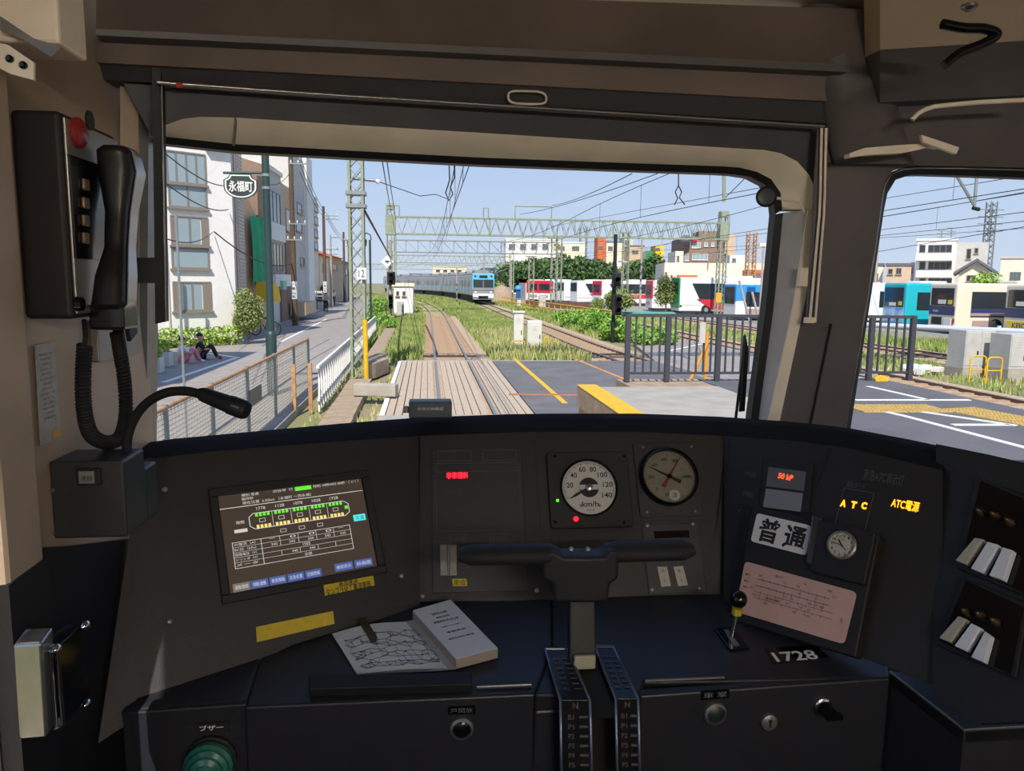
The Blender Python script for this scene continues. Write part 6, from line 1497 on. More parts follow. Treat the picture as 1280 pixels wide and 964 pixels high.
for q, pt in ((gl, 254), (gR, 264)):
    lattice(gan, (q.x, Y1+.35, GZ), at_y(480 if q is gl else 905, pt, Y1).z, .7, pitch=.7, rl=.05, rd=.025, dx=.6)
    g = G(); g.b2(q.x-.42, q.x+.42, Y1-.1, Y1+.8, zb-.1, zb+hb+.15); g.build('junction_plate', 'mast_green', gan)
    g = G(); g.b2(q.x-.35, q.x+.35, Y1, Y1+.7, at_y(480 if q is gl else 905, pt, Y1).z-.5, at_y(480 if q is gl else 905, pt, Y1).z); g.build('cap', 'mast_green', gan)
for x0, x1, yt in ((643, 688, 258), (484, 500, 257), (604, 610, 260)):
    z = at_y((x0+x1)/2, yt, Y1).z; a, b = xat(x0, Y1), xat(x1, Y1); g = G(); g.tube([(a, Y1, zb+hb), (a, Y1, z), (b, Y1, z), (b, Y1, zb+hb)], .06, 6); g.build('top_frame', 'mast_green', gan)
for px_ in (612, 765):
    x = xat(px_, Y1); g = G(); g.b2(x-.06, x+.06, Y1-.06, Y1+.06, zb, zb+hb); g.build('hanger_post', 'mast_green', gan)
# gantry over the crossing, its beam above the top of the view
near = thing('catenary_gantry', 'lattice gantry beam above the crossing carrying hangers and brackets', 'gantry', (mb.x, dm, 0))
truss(near, (mb.x, dm, 6.95), (24.0, dm, 6.95), .9, .5, 40)
lattice(near, (24.2, dm+.25, GZ), 9, .5, pitch=.6, rl=.04, rd=.02)
# second gantry with sagging plain truss
Y2 = 88
a2 = at_y(492, 300, Y2); b2_ = at_y(700, 302, Y2); c2 = at_y(492, 315, Y2)
gn2 = thing('catenary_gantry', 'darker plain truss gantry behind the wide green one', 'gantry', (a2.x, Y2, 0))
truss(gn2, (a2.x, Y2, c2.z), (b2_.x, Y2, c2.z), a2.z-c2.z, .5, 14, 'galv', .06, .03, tri=False)
for x in (a2.x, b2_.x): lattice(gn2, (x, Y2+.2, GZ), a2.z+1.0, .5, pitch=.6, rl=.04, rd=.02)
for k, (Y3, yt, yb_, xl, xr) in enumerate(((125, 319, 328, 488, 640), (168, 330, 336, 456, 628))):
    p = at_y(xl, yb_, Y3); q = at_y(xr, yb_, Y3); h3 = at_y(560, yt, Y3).z-at_y(560, yb_, Y3).z
    t = thing('catenary_gantry', ('distant lattice gantry above the train roof', 'farthest small lattice gantry in the haze')[k], 'gantry', (p.x, Y3, 0))
    truss(t, p, (q.x, Y3, p.z), h3, .6, 24, 'mast_green', .07, .04)
    for x in (p.x, q.x): lattice(t, (x, Y3+.3, GZ), p.z+h3+.8, .6, pitch=.7, rl=.05, rd=.03)
# free-standing lattice masts in the yard
for px_, py_b, py_t, Y, lab in ((692, 382, 297, 92, 'lattice mast standing before parked red coaches'), (781, 380, 290, 84, 'lattice mast between the two leafy trees'), (664, 378, 320, 100, 'short lattice mast with junction box beside the blue tank')):
    b = V((xat(px_, Y), Y, GZ)); t = thing('lattice_mast', lab, 'mast', b); lattice(t, b, at_y(px_, py_t, Y).z-GZ, .6, pitch=.6, rl=.05, rd=.025)
    z = at_y(px_, py_t, Y).z; g = G(); g.b2(b.x-.7, b.x+.7, Y-.3, Y+.3, z-.15, z); g.build('head_plate', 'mast_green', t)
    if px_ == 781: mast_mid = t
for px_, py_t, Y, r_, lab in ((639, 330, 105, .12, 'plain pale pole between train and coaches'), (605, 315, 122, .12, 'thin pole standing behind the train front'), (768, 291, 60, .13, 'dark signal post pole rising above signal head'), (801, 298, 70, .12, 'grey concrete pole beside the leafy tree'), (571, 334, 93, .1, 'slim pole beside train cars'), (952, 305, 55, .1, 'white lamp pole by the blue bus'), (1094, 255, 62, .12, 'pole behind white bus')):
    x = xat(px_, Y); g = G(); g.tube([(x, Y, GZ), (x, Y, at_y(px_, py_t, Y).z)], [r_, r_*.8], 8); tag(g.build('plain_pole', 'pole_concrete', smooth=50), lab, 'pole')
x = xat(952, 55); z = at_y(952, 306, 55).z; g = G(); g.b2(x-.35, x+.35, 54.9, 55.1, z-.12, z+.12); tag(g.build('floodlight', 'cabinet'), 'flat white floodlight head on lamp pole by the blue bus', 'floodlight')
# signals
def signal(px_, py0, py1, Y, label, diamond=None, heads=()):
    x = xat(px_, Y); t = thing('railway_signal', label, 'signal', (x, Y, 0), 'railway signals')
    g = G(); g.tube([(x, Y, GZ), (x, Y, at_y(px_, py0, Y).z)], .09, 8); g.build('post', 'pole_concrete' if diamond else 'signal_black', t, smooth=50)
    for (x0, y0, x1, y1) in heads:
        a, b = at_y(x0, y1, Y-.3), at_y(x1, y0, Y-.3); g = G(); g.b2(a.x, b.x, Y-.4, Y-.15, a.z, b.z); h_ = g.build('signal_head', 'signal_black', t, bevel=.03)
        n = max(1, int((b.z-a.z)/.42))
        for k in range(n):
            zc_ = a.z+(b.z-a.z)*(k+.5)/n; g = G(); g.lathe([(.12, 0), (.14, .22), (.13, .22), (.11, .0)], Matrix.Translation(((a.x+b.x)/2, Y-.4, zc_)) @ Matrix.Rotation(R(90), 4, 'X'), 12); g.build('hood', 'signal_black', h_)
    if diamond:
        c = at_y(diamond[0], diamond[1], Y-.3); s = .42; g = G(); g.prism([c+V((0, 0, s)), c+V((s, 0, 0)), c+V((0, 0, -s)), c+V((-s, 0, 0))], (0, .04, 0)); g.build('diamond_board', 'road_white', t)
        g = G(); g.b2(c.x-.14, c.x+.14, c.y-.02, c.y, c.z-.02, c.z+.05); g.b2(c.x-.03, c.x+.03, c.y-.02, c.y, c.z-.12, c.z+.05); g.build('diamond_mark', 'black_print', t)
    return t
signal(488, 300, 420, 52, 'signal post with white diamond board by pale shed', (484, 327), ((484, 340, 494, 356), (486, 368, 491, 386)))
signal(768, 293, 430, 36, 'black signal post among the bright weeds', None, ((765, 341, 776, 358), (766, 368, 777, 394)))
c = at_y(773, 327, 83.6); g = G(); s = .45; g.prism([c+V((0, 0, s)), c+V((s, 0, 0)), c+V((0, 0, -s)), c+V((-s, 0, 0))], (0, .04, 0)); g.b2(c.x, c.x+1.0, 83.6, 83.7, c.z-.05, c.z+.05); g.build('diamond_board', 'road_white', mast_mid)
# ------------------------------------------------------------------ wires
def wire(pts, r, label, name='overhead_wire', group='overhead wires', m='wire', sag=0.0):
    if sag and len(pts) == 2:
        a, b = V(pts[0]), V(pts[1]); pts = [a.lerp(b, k/12)-V((0, 0, sag*4*(k/12)*(1-k/12))) for k in range(13)]
    g = G(); g.tube(pts, r, 4, cap=False); return tag(g.build(name, m), label, 'wire', group)
zc_, zm_ = 4.95, 5.75
def catenary(fn, y0, y1, lab, yoff=0, seg=45):
    ys = [y0+(y1-y0)*k/60 for k in range(61)]
    wire([(fn(y), y, zc_) for y in ys], .011, 'contact wire '+lab); wire([(fn(y), y, zm_+.45*((2*(((y-yoff) % seg)/seg)-1)**2)) for y in ys], .013, 'messenger wire '+lab)
    y = y0+2
    while y < min(y1, 75):
        wire([(fn(y), y, zc_), (fn(y), y, zm_+.45*((2*(((y-yoff) % seg)/seg)-1)**2))], .007, 'short dropper wire '+lab, 'dropper_wire', 'droppers of the catenary '+lab); y += 5
catenary(path_main, 6, 170, 'above the straight grassy track', 21)
catenary(path_second, 4, 170, 'above the light blue train track', 21)
catenary(lambda Y: 13.7, 2, 88, 'above the track by relay cabinets', 21)
catenary(lambda Y: 20.3, 2, 88, 'above the track nearest the buses', 16)
# feeder wires crossing the sky
wire([at_y(476, 190, 24), at_y(490, 270, Y1)], .02, 'left one of two heavy feeder wires at lattice mast', sag=.1); wire([at_y(482, 190, 24), at_y(494, 268, Y1)], .02, 'second heavy feeder wire beside the first one', sag=.1)
wire([at_y(470, 226, dm), at_y(525, 245, 24), at_y(545, 243, 25), at_y(562, 250, 26)], .012, 'thin pull-off wire from lattice mast arm')
g = G(); P = [at_y(x, y, dm+.2) for x, y in ((560, 150), (562, 225), (560, 232), (557, 241), (561, 251), (566, 243), (563, 234), (568, 222), (567, 150))]; g.tube(P, .02, 5); tag(g.build('wire_hanger', 'wire'), 'dark looped wire hanger above the grassy track', 'hanger')
wire([at_y(580, 205, 20), at_y(556, 305, 88)], .012, 'thin wire running down to second gantry')
wire([at_y(790, 217, 30), at_y(690, 257, Y1)], .02, 'heavy feeder wire meeting the gantry top frame', sag=.2); wire([at_y(822, 217, 30), at_y(650, 268, Y1)], .018, 'second feeder wire below the heavy one', sag=.2)
wire([at_y(965, 232, 24), at_y(690, 283, Y1)], .012, 'thin sloping wire above the gantry beam'); wire([at_y(935, 219, 22), at_y(904, 250, 30)], .02, 'short thick stay wire near windscreen corner')
wire([at_y(1290, 285, 40), at_y(620, 318, 120)], .014, 'long thin wire behind the gantry beam', sag=.4)
for (xa, ya, xb, yb, lab) in ((1100, 249, 1290, 218, 'high thin wire seen above the tower'), (1095, 272, 1290, 240, 'upper sloping wire before the steel tower'), (1095, 288, 1290, 264, 'lower sloping wire before the steel tower'), (1095, 315, 1290, 282, 'wire passing behind white apartment roof')):
    wire([at_y(xa, ya, 35.5), at_y(xb, yb, 23.5)], .013, lab)
g = G(); P = [at_y(x, y, dm+.2) for x, y in ((848, 120), (848, 232), (844, 240), (847, 248), (843, 256))]; g.tube(P, .02, 5); P = [at_y(x, y, dm+.2) for x, y in ((848, 232), (852, 240), (849, 247), (856, 256))]; g.tube(P, .02, 5); tag(g.build('wire_hanger', 'wire'), 'dark looped hanger on wires above the railing', 'hanger')
g = G(); P = [at_y(x, y, dm+.2) for x, y in ((905, 120), (905, 252))]; g.tube(P, .05, 6); tag(g.build('drop_bar', 'mast_green'), 'dark green drop bar above the gantry end mast', 'bar')
t = thing('drop_bracket', 'pale V-shaped drop bracket hanging above the steel tower', 'bracket', at_y(1218, 258, dm+.2))
for a, b in (((1170, 176), (1218, 257)), ((1226, 160), (1218, 257))):
    g = G(); g.tube([at_y(*a, dm+.2), at_y(*b, dm+.2)], .045, 6); g.build('bar', 'galv', t)
g = G(); g.tube([at_y(1216, 260, dm+.2), at_y(1224, 262, dm+.2)], .06, 6); g.build('insulator', 'signal_black', t)
# street cables from pole to pole
P0 = [at_y(205, 182, 17), at_y(205, 225, 17), at_y(205, 295, 20)]
Ytop = tA.y
for k, (x0, y0, x1, y1, Ya, Yb, lab) in enumerate(((196, 183, 286, 232, 16, 30, 'top street cable crossing the white block'), (198, 222, 284, 262, 16, 30, 'second street cable crossing the white block'), (207, 298, 265, 290, 22, 28, 'sagging cable across the middle windows'))):
    wire([at_y(x0, y0, Ya), FA.px(x1, y1, .1) if x1 < 292 else at_y(x1, y1, Yb)], .018, lab, 'street_cable', 'street cables', sag=.25)
for k, z in enumerate((0, -.5, -1.0)):
    for a, b, nm in ((tA, tB, 'between first two street poles'), (tB, tD, 'between the middle street poles'), (tD, tE, 'between the last street poles')):
        a2_, b3 = V((a.x+.5, a.y, a.z-1.0+z)) if a is tA else V((a.x+.4, a.y, a.z-.8+z*.5)), V((b.x+.4, b.y, b.z-.8+z*.5))
        wire([a2_, b3], .02, ('top', 'middle', 'lower')[k]+' street cable '+nm, 'street_cable', 'street cables', sag=.5)
wire([at_y(268, 290, 28), at_y(365, 330, tA.y)], .03, 'thick street cable drooping to the brown pole', 'street_cable', 'street cables', sag=.5)
wire([tA-V((0, 0, 2)), at_y(335, 230, 45)], .02, 'service cable from brown pole to shop house', 'street_cable', 'street cables', sag=.3)

# ------------------------------------------------------------------ oncoming train
mat('train_silver', (170, 172, 174), .35, .5, noise=(.8, .05)); mat('train_blue', (96, 190, 226), .4); mat('train_roof', (138, 138, 136), .6); mat('under_dark', (44, 40, 40), .8)
tn = thing('commuter_train', 'silver commuter train with light blue cab face on second track', 'train', (6.95, 95, 0))
def car(M, first):
    L, Wd, z0, z1 = 17.5, 2.75, 1.0, 3.55
    g = G(); g.box(M @ V((0, L/2, (z0+z1)/2)), (Wd, L, z1-z0), M.to_3x3()); body = g.build('car_body', 'train_silver', tn, bevel=.12, seg=3)
    g = G(); g.box(M @ V((0, L/2, z1+.1)), (Wd*.88, L*.99, .3), M.to_3x3()); g.build('roof', 'train_roof', tn, bevel=.1)
    g = G(); g.box(M @ V((0, L/2, .62)), (Wd*.85, L*.9, .75), M.to_3x3()); g.build('underframe', 'under_dark', tn)
    for k in range(2):
        g = G(); g.box(M @ V((0, 4+9*k, z1+.42)), (1.6, 2.6, .4), M.to_3x3()); g.build('roof_unit', 'train_roof', tn, bevel=.08)
    for s in (-1, 1):
        g = G(); g.box(M @ V((s*(Wd/2+.005), L/2, 1.72)), (.02, L-.3, .18), M.to_3x3()); g.build('stripe', 'train_blue', body)
        if s > 0: continue
        for k in range(4):
            yc_ = 2.4+4.2*k; g = G(); g.box(M @ V((s*(Wd/2+.006), yc_, 2.1)), (.03, 1.2, 1.9), M.to_3x3()); d_ = g.build('door', mat('train_door', (188, 186, 180), .4, .3), body)
            for dd in (-.28, .28):
                g = G(); g.box(M @ V((s*(Wd/2+.02), yc_+dd, 2.5)), (.03, .36, .8), M.to_3x3()); g.build('door_pane', 'pane_dark', body)
            if k < 3:
                g = G(); g.box(M @ V((s*(Wd/2+.006), yc_+2.1, 2.5)), (.03, 1.9, .85), M.to_3x3()); g.build('window', 'pane_dark', body)
    if first:
        f = lambda x0, x1, za, zb2, d, m, nm, bv=0: G().box(M @ V(((x0+x1)/2, -d/2, (za+zb2)/2)), (x1-x0, abs(d), zb2-za), M.to_3x3()).build(nm, m, tn, bevel=bv)
        f(-1.37, 1.37, 2.95, 3.72, .12, 'train_blue', 'cab_brow', .05); f(-1.36, 1.36, 1.7, 2.05, .08, 'train_silver', 'cab_front'); f(-1.3, 1.3, .55, 1.25, .14, mat('train_white', (226, 228, 230), .5), 'skirt', .05)
        f(-1.25, -.06, 2.05, 2.98, .14, 'pane_dark', 'windscreen'); f(.06, 1.25, 2.05, 2.98, .14, 'pane_dark', 'windscreen'); f(-.5, .5, 3.2, 3.5, .16, 'signal_black', 'destination_box')
        f(-1.37, -1.24, 1.9, 3.0, .1, 'train_blue', 'corner_post'); f(1.24, 1.37, 1.9, 3.0, .1, 'train_blue', 'corner_post'); f(-.6, .6, .65, 1.0, .2, 'under_dark', 'coupler')
        for s in (-1, 1):
            f(s*.95-.13, s*.95+.13, 1.35, 1.55, .1, 'road_white', 'headlamp'); f(s*1.0-.12, s*1.0+.12, 3.3, 3.5, .14, 'signal_black', 'marker_lamp')
Yc = 94.5
for k in range(5):
    x0, x1 = path_second(Yc), path_second(Yc+17.5); d = V((x1-x0, 17.5, 0)).normalized()
    M = Matrix.Translation((x0, Yc, 0)) @ Matrix.Rotation(math.atan2(-d.x, d.y), 4, 'Z'); car(M, k == 0); Yc += 18.0*d.y
# ------------------------------------------------------------------ buses
mat('bus_glass', (40, 46, 52), .1, spec=.8); mat('bus_white', (232, 230, 226), .35, coat=.3); mat('bus_cream', (230, 218, 196), .35, coat=.3); mat('bus_teal', (36, 178, 190), .35, coat=.3); mat('bus_blue', (52, 150, 222), .35, coat=.3); mat('bus_navy', (52, 58, 104), .4); mat('bus_red', (206, 42, 60), .35, coat=.3); mat('bus_green', (42, 150, 88), .35, coat=.3); mat('bus_pinkgrey', (170, 146, 138), .5); mat('plate_yellow', (230, 205, 60), .5)
def bus(label, px_edge, Y0, L, H, paint, ang=0.0, win=(1.15, 2.35), rear='', scheme='', name='bus'):
    org = V((xat(px_edge, Y0), Y0, GZ+.03)); M = Matrix.Translation(org) @ Matrix.Rotation(ang, 4, 'Z'); Rt = M.to_3x3()
    t = thing(name, label, 'bus', org, 'buses parked in the yard')
    def bx(nm, x0, x1, y0, y1, z0, z1, m, par=None, bv=0.0): return G().box(M @ V(((x0+x1)/2, (y0+y1)/2, (z0+z1)/2)), (x1-x0, y1-y0, z1-z0), Rt).build(nm, m, par or t, bevel=bv)
    body = bx('body', 0, L, 0, 2.5, .32, H, paint, bv=.12); bx('chassis', .3, L-.3, .1, 2.4, .15, .4, 'under_dark')
    for xw in (2.6, L-2.6):
        for yw in (.12, 2.38):
            g = G(); Mw = M @ Matrix.Translation((xw, yw, .48)) @ Matrix.Rotation(R(90), 4, 'X'); g.lathe([(.2, -.13), (.47, -.13), (.48, .0), (.47, .13), (.2, .13)], Mw, 18); wh = g.build('wheel', 'black_rubber', t, smooth=40)
            if yw < 1: g = G(); g.lathe([(.22, .1), (.2, .14), (0, .14)], Mw, 12); g.build('hub', 'galv', wh)
    z0, z1 = win; n = max(4, int(L/1.7)); x = .9
    if scheme != 'door':
        bx('window_band', .8, L-.4, -.02, 0.02, z0-.05, z1+.05, 'signal_black')
        for k in range(n):
            xa = .9+(L-1.4)*k/n; bx('window', xa, xa+(L-1.4)/n-.1, -.035, 0, z0, z1, 'bus_glass')
    else:
        bx('window', .95, 3.6, -.03, 0, z0, z1, 'bus_glass'); bx('lower_band', .95, L-.4, -.02, 0.0, z0-.5, z0-.02, 'bus_navy'); bx('band', .95, L-.4, -.03, 0.0, z0-.42, z0-.26, 'bus_pinkgrey')
        bx('door', 3.8, 5.5, -.03, 0, z0-.45, z1, 'signal_black'); bx('door_pane', 4.2, 5.1, -.05, 0, z0, z1-.1, 'bus_glass')
        for k in range(4): bx('window', 5.8+1.1*k, 6.75+1.1*k, -.03, 0, z0, z1, 'bus_glass')
        bx('grille', 1.1, 2.6, -.02, 0, .5, .85, 'bus_pinkgrey')
    # rear face
    bx('rear_window', -.03, 0, .25, 2.25, z0+.15, H-.3, 'bus_glass')
    frr = Fr(M @ V((-.035, 2.5, 0)), Rt @ V((0, -1, 0)), (0, 0, 1))
    if rear == 'cream':
        bx('rear_band', -.02, 0, .1, 2.4, z0-.42, z0+.12, 'bus_navy'); bx('rear_notice', -.03, 0, 1.2, 2.1, .55, 1.0, 'signal_black'); bx('rear_notice', -.03, 0, .35, 1.0, .5, .95, 'road_white')
        bx('sticker', -.045, 0, .9, 1.6, z0+.25, z0+.5, 'road_white'); bx('sticker', -.045, 0, .35, .7, z0+.25, z0+.5, 'plate_yellow'); bx('tail_lamp', -.02, 0, .06, .22, .5, .95, 'bus_red')
        g = G(); put_text(g, frr, 'ISUZU', .75, z0-.18, .5, .12, .0, .02); g.build('lettering', 'road_white', t)
    if rear == 'yellow':
        bx('rear_band', -.02, 0, .1, 2.4, z0-.42, z0+.12, 'bus_navy'); yp = bx('rear_advert', -.03, 0, .3, 2.2, .45, .95, 'plate_yellow'); g = G(); put_text(g, frr, 'KEIO', 1.25, .7, 1.0, .3, .0, .02); g.build('lettering', 'bus_navy', yp)
        bx('sticker', -.045, 0, .9, 1.6, z0+.25, z0+.5, 'road_white')
    if rear == 'teal':
        bx('rear_advert', -.02, 0, .15, 2.35, .5, z0+.12, mat('advert_blue', (84, 142, 214), .5, noise=(1.5, .3), rgb2=(200, 222, 240))); bx('sticker', -.045, 0, 1.0, 1.7, z0+.2, z0+.42, 'road_white'); bx('sticker', -.045, 0, .35, .7, z0+.25, z0+.5, 'plate_yellow')
    if rear == 'green': bx('rear_cap', -.04, .35, 0.0, 2.5, .6, H-.02, 'bus_green', bv=.1); bx('rear_window', -.07, 0, .3, 2.2, 1.9, H-.5, 'bus_glass')
    if rear == 'red': bx('rear_cap', -.04, .4, -.01, 2.51, 1.3, H-.02, 'bus_red', bv=.1); bx('rear_window', -.07, 0, .4, 2.1, 1.75, H-.5, 'bus_glass'); bx('rear_grille', -.05, 0, .6, 1.9, .7, 1.05, 'bus_pinkgrey')
    if scheme in ('coach', 'coachg'):
        P = lambda x, z: M @ V((x, -.045, z)); g = G(); g.prism([P(1.6, 1.45), P(3.4, 1.45), P(5.0, .5), P(3.2, .5)], Rt @ V((0, .02, 0))); g.build('slanted_stripe', 'bus_red', t)
        g = G(); g.prism([P(3.5, 1.45), P(L-.5, 1.45), P(L-.5, .95), P(4.3, .95)], Rt @ V((0, .02, 0))); g.build('side_stripe', 'bus_green' if scheme == 'coachg' else 'bus_red', t)
        g = G(); g.prism([P(0.05, H-.1), P(.9, H-.1), P(2.2, .9), P(.05, .9)], Rt @ V((0, .02, 0))); g.build('slanted_panel', paint, t)
    if scheme == 'blue': bx('top_band', -.02, L+.01, -.02, 2.52, z1+.02, H-.1, 'bus_blue', bv=.05); bx('corner_band', -.02, .8, -.02, 2.52, z0+.4, z1+.05, 'bus_blue', bv=.03); bx('grille', .8, 2.2, -.03, 0, .55, .95, 'bus_pinkgrey')
    if rear != 'teal': bx('roof_unit', L*.4, L*.6, .5, 2.0, H, H+.18, paint, bv=.06)
    return t
bus('cream and navy city bus with dark door and rear notices', 1198, 42, 10.5, 3.05, 'bus_cream', rear='cream', scheme='door', win=(1.55, 2.55))
bus('cream and navy city bus with yellow rear advert', 1302, 38, 10.5, 3.0, 'bus_cream', rear='yellow', scheme='door', win=(1.55, 2.55))
bus('teal city bus with blue picture advert on its rear', 1134, 46.5, 10.5, 3.05, 'bus_teal', rear='teal', win=(1.35, 2.4))
bus('white city bus half hidden by the teal bus', 1088, 52, 10.5, 3.05, 'bus_white', rear='', win=(1.35, 2.4))
bus('small bus with bright blue roof band beside the orange sign', 921, 58, 7.5, 2.95, 'bus_white', scheme='blue', win=(1.15, 2.2))
bus('white coach with green rear and red slanting stripe', 850, 68.6, 12, 3.45, 'bus_white', rear='green', scheme='coachg', win=(1.5, 2.85))
bus('white coach with red rear end behind leafy tree', 816, 76, 12, 3.2, 'bus_white', rear='red', scheme='coach', win=(1.5, 2.7))
for k, (px_, Y, rear, scm, an, lab) in enumerate(((676, 112, 'red', '', 50, 'red and white coach at the shed mouth'), (690, 108, 'red', '', 50, 'red and white coach second from shed mouth'), (706, 104, '', 'coach', 20, 'white coach with red slanting flash beside lattice mast'), (722, 99, '', 'coachg', 12, 'white coach with red and green flash under trees'), (752, 93, 'red', 'coach', 14, 'coach end striped red beside the signal post'))):
    bus(lab, px_, Y, 11, 3.15, 'bus_white', R(an), rear=rear, scheme=scm, win=(1.6, 2.7))
# guard rail before the buses
gx0, gx1 = gz(1148, 424), gz(1300, 432)
grl = thing('guard_rail', 'white pipe guard rail on low concrete wall before the buses', 'guard rail', gx0)
a, b = V((gx0.x, gx0.y, 0)), V((gx1.x, gx1.y, 0)); d = (b-a).normalized(); a -= d*4.2; b += d*6; a_gr, b_gr = a.copy(), b.copy()
g = G(); g.bar(a+V((0, 0, .0)), b+V((0, 0, .0)), .3, .55); g.build('low_wall', 'concrete', grl)
for z in (.62,):
    g = G(); g.tube([a+V((0, -.1, z)), b+V((0, -.1, z))], .15, 10); g.build('rail', mat('rail_white', (205, 208, 222), .4, .2), grl, smooth=50)
n = 9
for k in range(n):
    p = a.lerp(b, k/(n-1)); g = G(); g.tube([p, p+V((0, 0, .85))], .09, 8); g.build('post', 'rail_white', grl, smooth=50)
# cabinets
def cabinet(px0, px1, py0, py1, label, m='cabinet', doors=1, plinth=.2, z=0.0, cap=False):
    b = gz((px0+px1)/2, py1, GZ); Y = b.y; x0, x1 = xat(px0, Y, py1), xat(px1, Y, py1); z1 = at_y((px0+px1)/2, py0, Y).z
    t = thing('relay_cabinet', label, 'cabinet', b, 'trackside relay cabinets'); dp = (x1-x0)*.8
    g = G(); g.b2(x0, x1, Y, Y+dp, GZ+plinth, z1); g.build('body', m, t, bevel=.015)
    g = G(); g.b2(x0-.05, x1+.05, Y-.05, Y+dp+.05, GZ, GZ+plinth); g.build('plinth', 'concrete', t)
    if cap: g = G(); g.b2(x0-.05, x1+.05, Y-.06, Y+dp+.05, z1, z1+.07); g.build('cap', m, t)
    for k in range(doors):
        a, c_ = x0+(x1-x0)*k/doors+.03, x0+(x1-x0)*(k+1)/doors-.03; g = G(); g.b2(a, c_, Y-.015, Y, GZ+plinth+.08, z1-.06); dr_ = g.build('door', m, t, bevel=.005)
        g = G(); g.b2(c_-.07, c_-.04, Y-.05, Y-.015, (z1+GZ)/2-.05, (z1+GZ)/2+.1); g.build('handle', 'signal_black', dr_)
        for j in range(3): g = G(); g.b2((a+c_)/2-.07, (a+c_)/2+.07, Y-.022, Y-.015, z1-.25-.07*j, z1-.23-.07*j); g.build('louvre', 'cabinet_grey', dr_)
    return t
cabinet(642, 654, 391, 441, 'tall narrow pale cabinet with cap at the crossing edge', cap=True)
cabinet(659, 677, 401, 442, 'wider pale cabinet beside the tall narrow one')
cabinet(1203, 1240, 413, 472, 'large pale cabinet with two doors before the guard rail', 'cabinet_grey', 2, .3)
cabinet(1259, 1300, 418, 478, 'second large pale cabinet further along the track', 'cabinet_grey', 2, .4)
cabinet(496, 505, 377, 401, 'small grey cabinet leaning by pale shed', 'cabinet_grey'); cabinet(674, 682, 370, 386, 'small grey cabinet before the red coaches', 'cabinet_grey'); cabinet(646, 651, 375, 385, 'short white marker cabinet near blue tank', 'cabinet')
# yellow hoop barriers
def hoop(px0, px1, py0, py1, label, r_=.025, name='hoop_barrier', grp=None):
    b = gz((px0+px1)/2, py1, GZ); Y = b.y; a, c_ = xat(px0, Y, py1), xat(px1, Y, py1); z = at_y((px0+px1)/2, py0, Y).z
    t = thing(name, label, 'barrier', b, grp); q = min(.1, (c_-a)/3)
    g = G(); g.tube([(a, Y, GZ), (a, Y, z-q), (a+q*.3, Y, z-q*.3), (a+q, Y, z), (c_-q, Y, z), (c_-q*.3, Y, z-q*.3), (c_, Y, z-q), (c_, Y, GZ)], r_, 8); g.build('hoop', 'safety_yellow', t, smooth=50)
    g = G(); g.tube([(a, Y, (z+GZ)/2), (c_, Y, (z+GZ)/2)], r_*.8, 6); g.build('mid_bar', 'safety_yellow', t)
hoop(1211, 1230, 445, 479, 'yellow hoop barrier before the large two-door cabinet'); hoop(1232, 1250, 447, 480, 'yellow hoop barrier standing between two large cabinets')
hoop(640, 656, 426, 443, 'yellow hoop at foot of tall narrow cabinet'); hoop(680, 685, 422, 442, 'slim yellow hoop beside wider cabinet'); hoop(691, 696, 427, 442, 'slim yellow hoop in the weeds edge')
yf0, yf1 = V((xat(627, 92), 92, 0)), V((xat(775, 46), 46, 0))
yf = thing('yellow_railing', 'low yellow railing along yard track edge', 'railing', yf0)
n = 22
for k in range(n):
    p = yf0.lerp(yf1, k/(n-1)); g = G(); g.tube([p+V((0, 0, GZ)), p+V((0, 0, .95))], .04, 6); g.build('post', 'safety_yellow', yf)
for z in (.95, .5): g = G(); g.tube([yf0+V((0, 0, z)), yf1+V((0, 0, z))], .04, 6); g.build('rail', 'safety_yellow', yf)
g = G(); q0, q1 = V((xat(658, 88), 88, 0)), V((xat(745, 80), 80, 0)); g.bar(q0+V((0, 0, .1)), q1+V((0, 0, .1)), .4, 1.0); tag(g.build('low_wall', mat('brown_wall', (112, 78, 66), .9, noise=(3, .1))), 'low brown retaining wall below red coaches', 'wall')
# leaning yellow gate bars seen through the railing
t = thing('crossing_barrier', 'orange barrier pole with slanting stay behind the railing', 'barrier', V((xat(887, 18), 18, 0)))
b = V((xat(887, 18), 18, -.02)); g = G(); g.tube([b, V((b.x, b.y, at_y(887, 415, 18).z))], .05, 8); g.build('post', mat('orange_paint', (214, 146, 48), .6), t); g = G(); g.tube([V((xat(858, 18), 17.9, -.02)), V((b.x, b.y-.06, at_y(887, 428, 18).z))], .04, 8); g.build('stay', 'orange_paint', t)
# blue tank, pale shed, tunnel mouth shed
b = V((xat(648, 104), 104, GZ)); t = thing('blue_tank', 'small blue tank with domed lid beside yellow railing', 'tank', b)
g = G(); z1 = at_y(648, 362, 104).z; g.b2(b.x-.28, b.x+.28, 103.7, 104.3, GZ, z1); g.build('stand', mat('tank_blue', (30, 88, 150), .5), t); g = G(); g.lathe([(.5, 0), (.5, .25), (.35, .5), (0, .6)], Matrix.Translation((b.x, 104, z1)), 14); g.build('dome', mat('tank_sky', (70, 150, 214), .4), t, smooth=50)
fr = Fr((xat(492, 60), 60, GZ), (1, 0, 0), (0, 0, 1)); w_ = xat(516, 60)-xat(492, 60)
t = facade(fr, 0, w_, at_y(500, 358, 60).z-GZ, 5, 'wall_white', 'trackside_shed', 'small white flat roofed shed beside signal post', 'shed', roof='wall_cream'); pwin(t, fr, 495, 364, 499, 370, cols=1, pm='pane_dark'); pwin(t, fr, 503, 364, 507, 370, cols=1, pm='pane_dark')
fr = Fr((xat(657, 125), 125, GZ), (1, 0, 0), (0, 0, 1)); w_ = xat(684, 125)-xat(657, 125); z1 = at_y(670, 348, 125).z
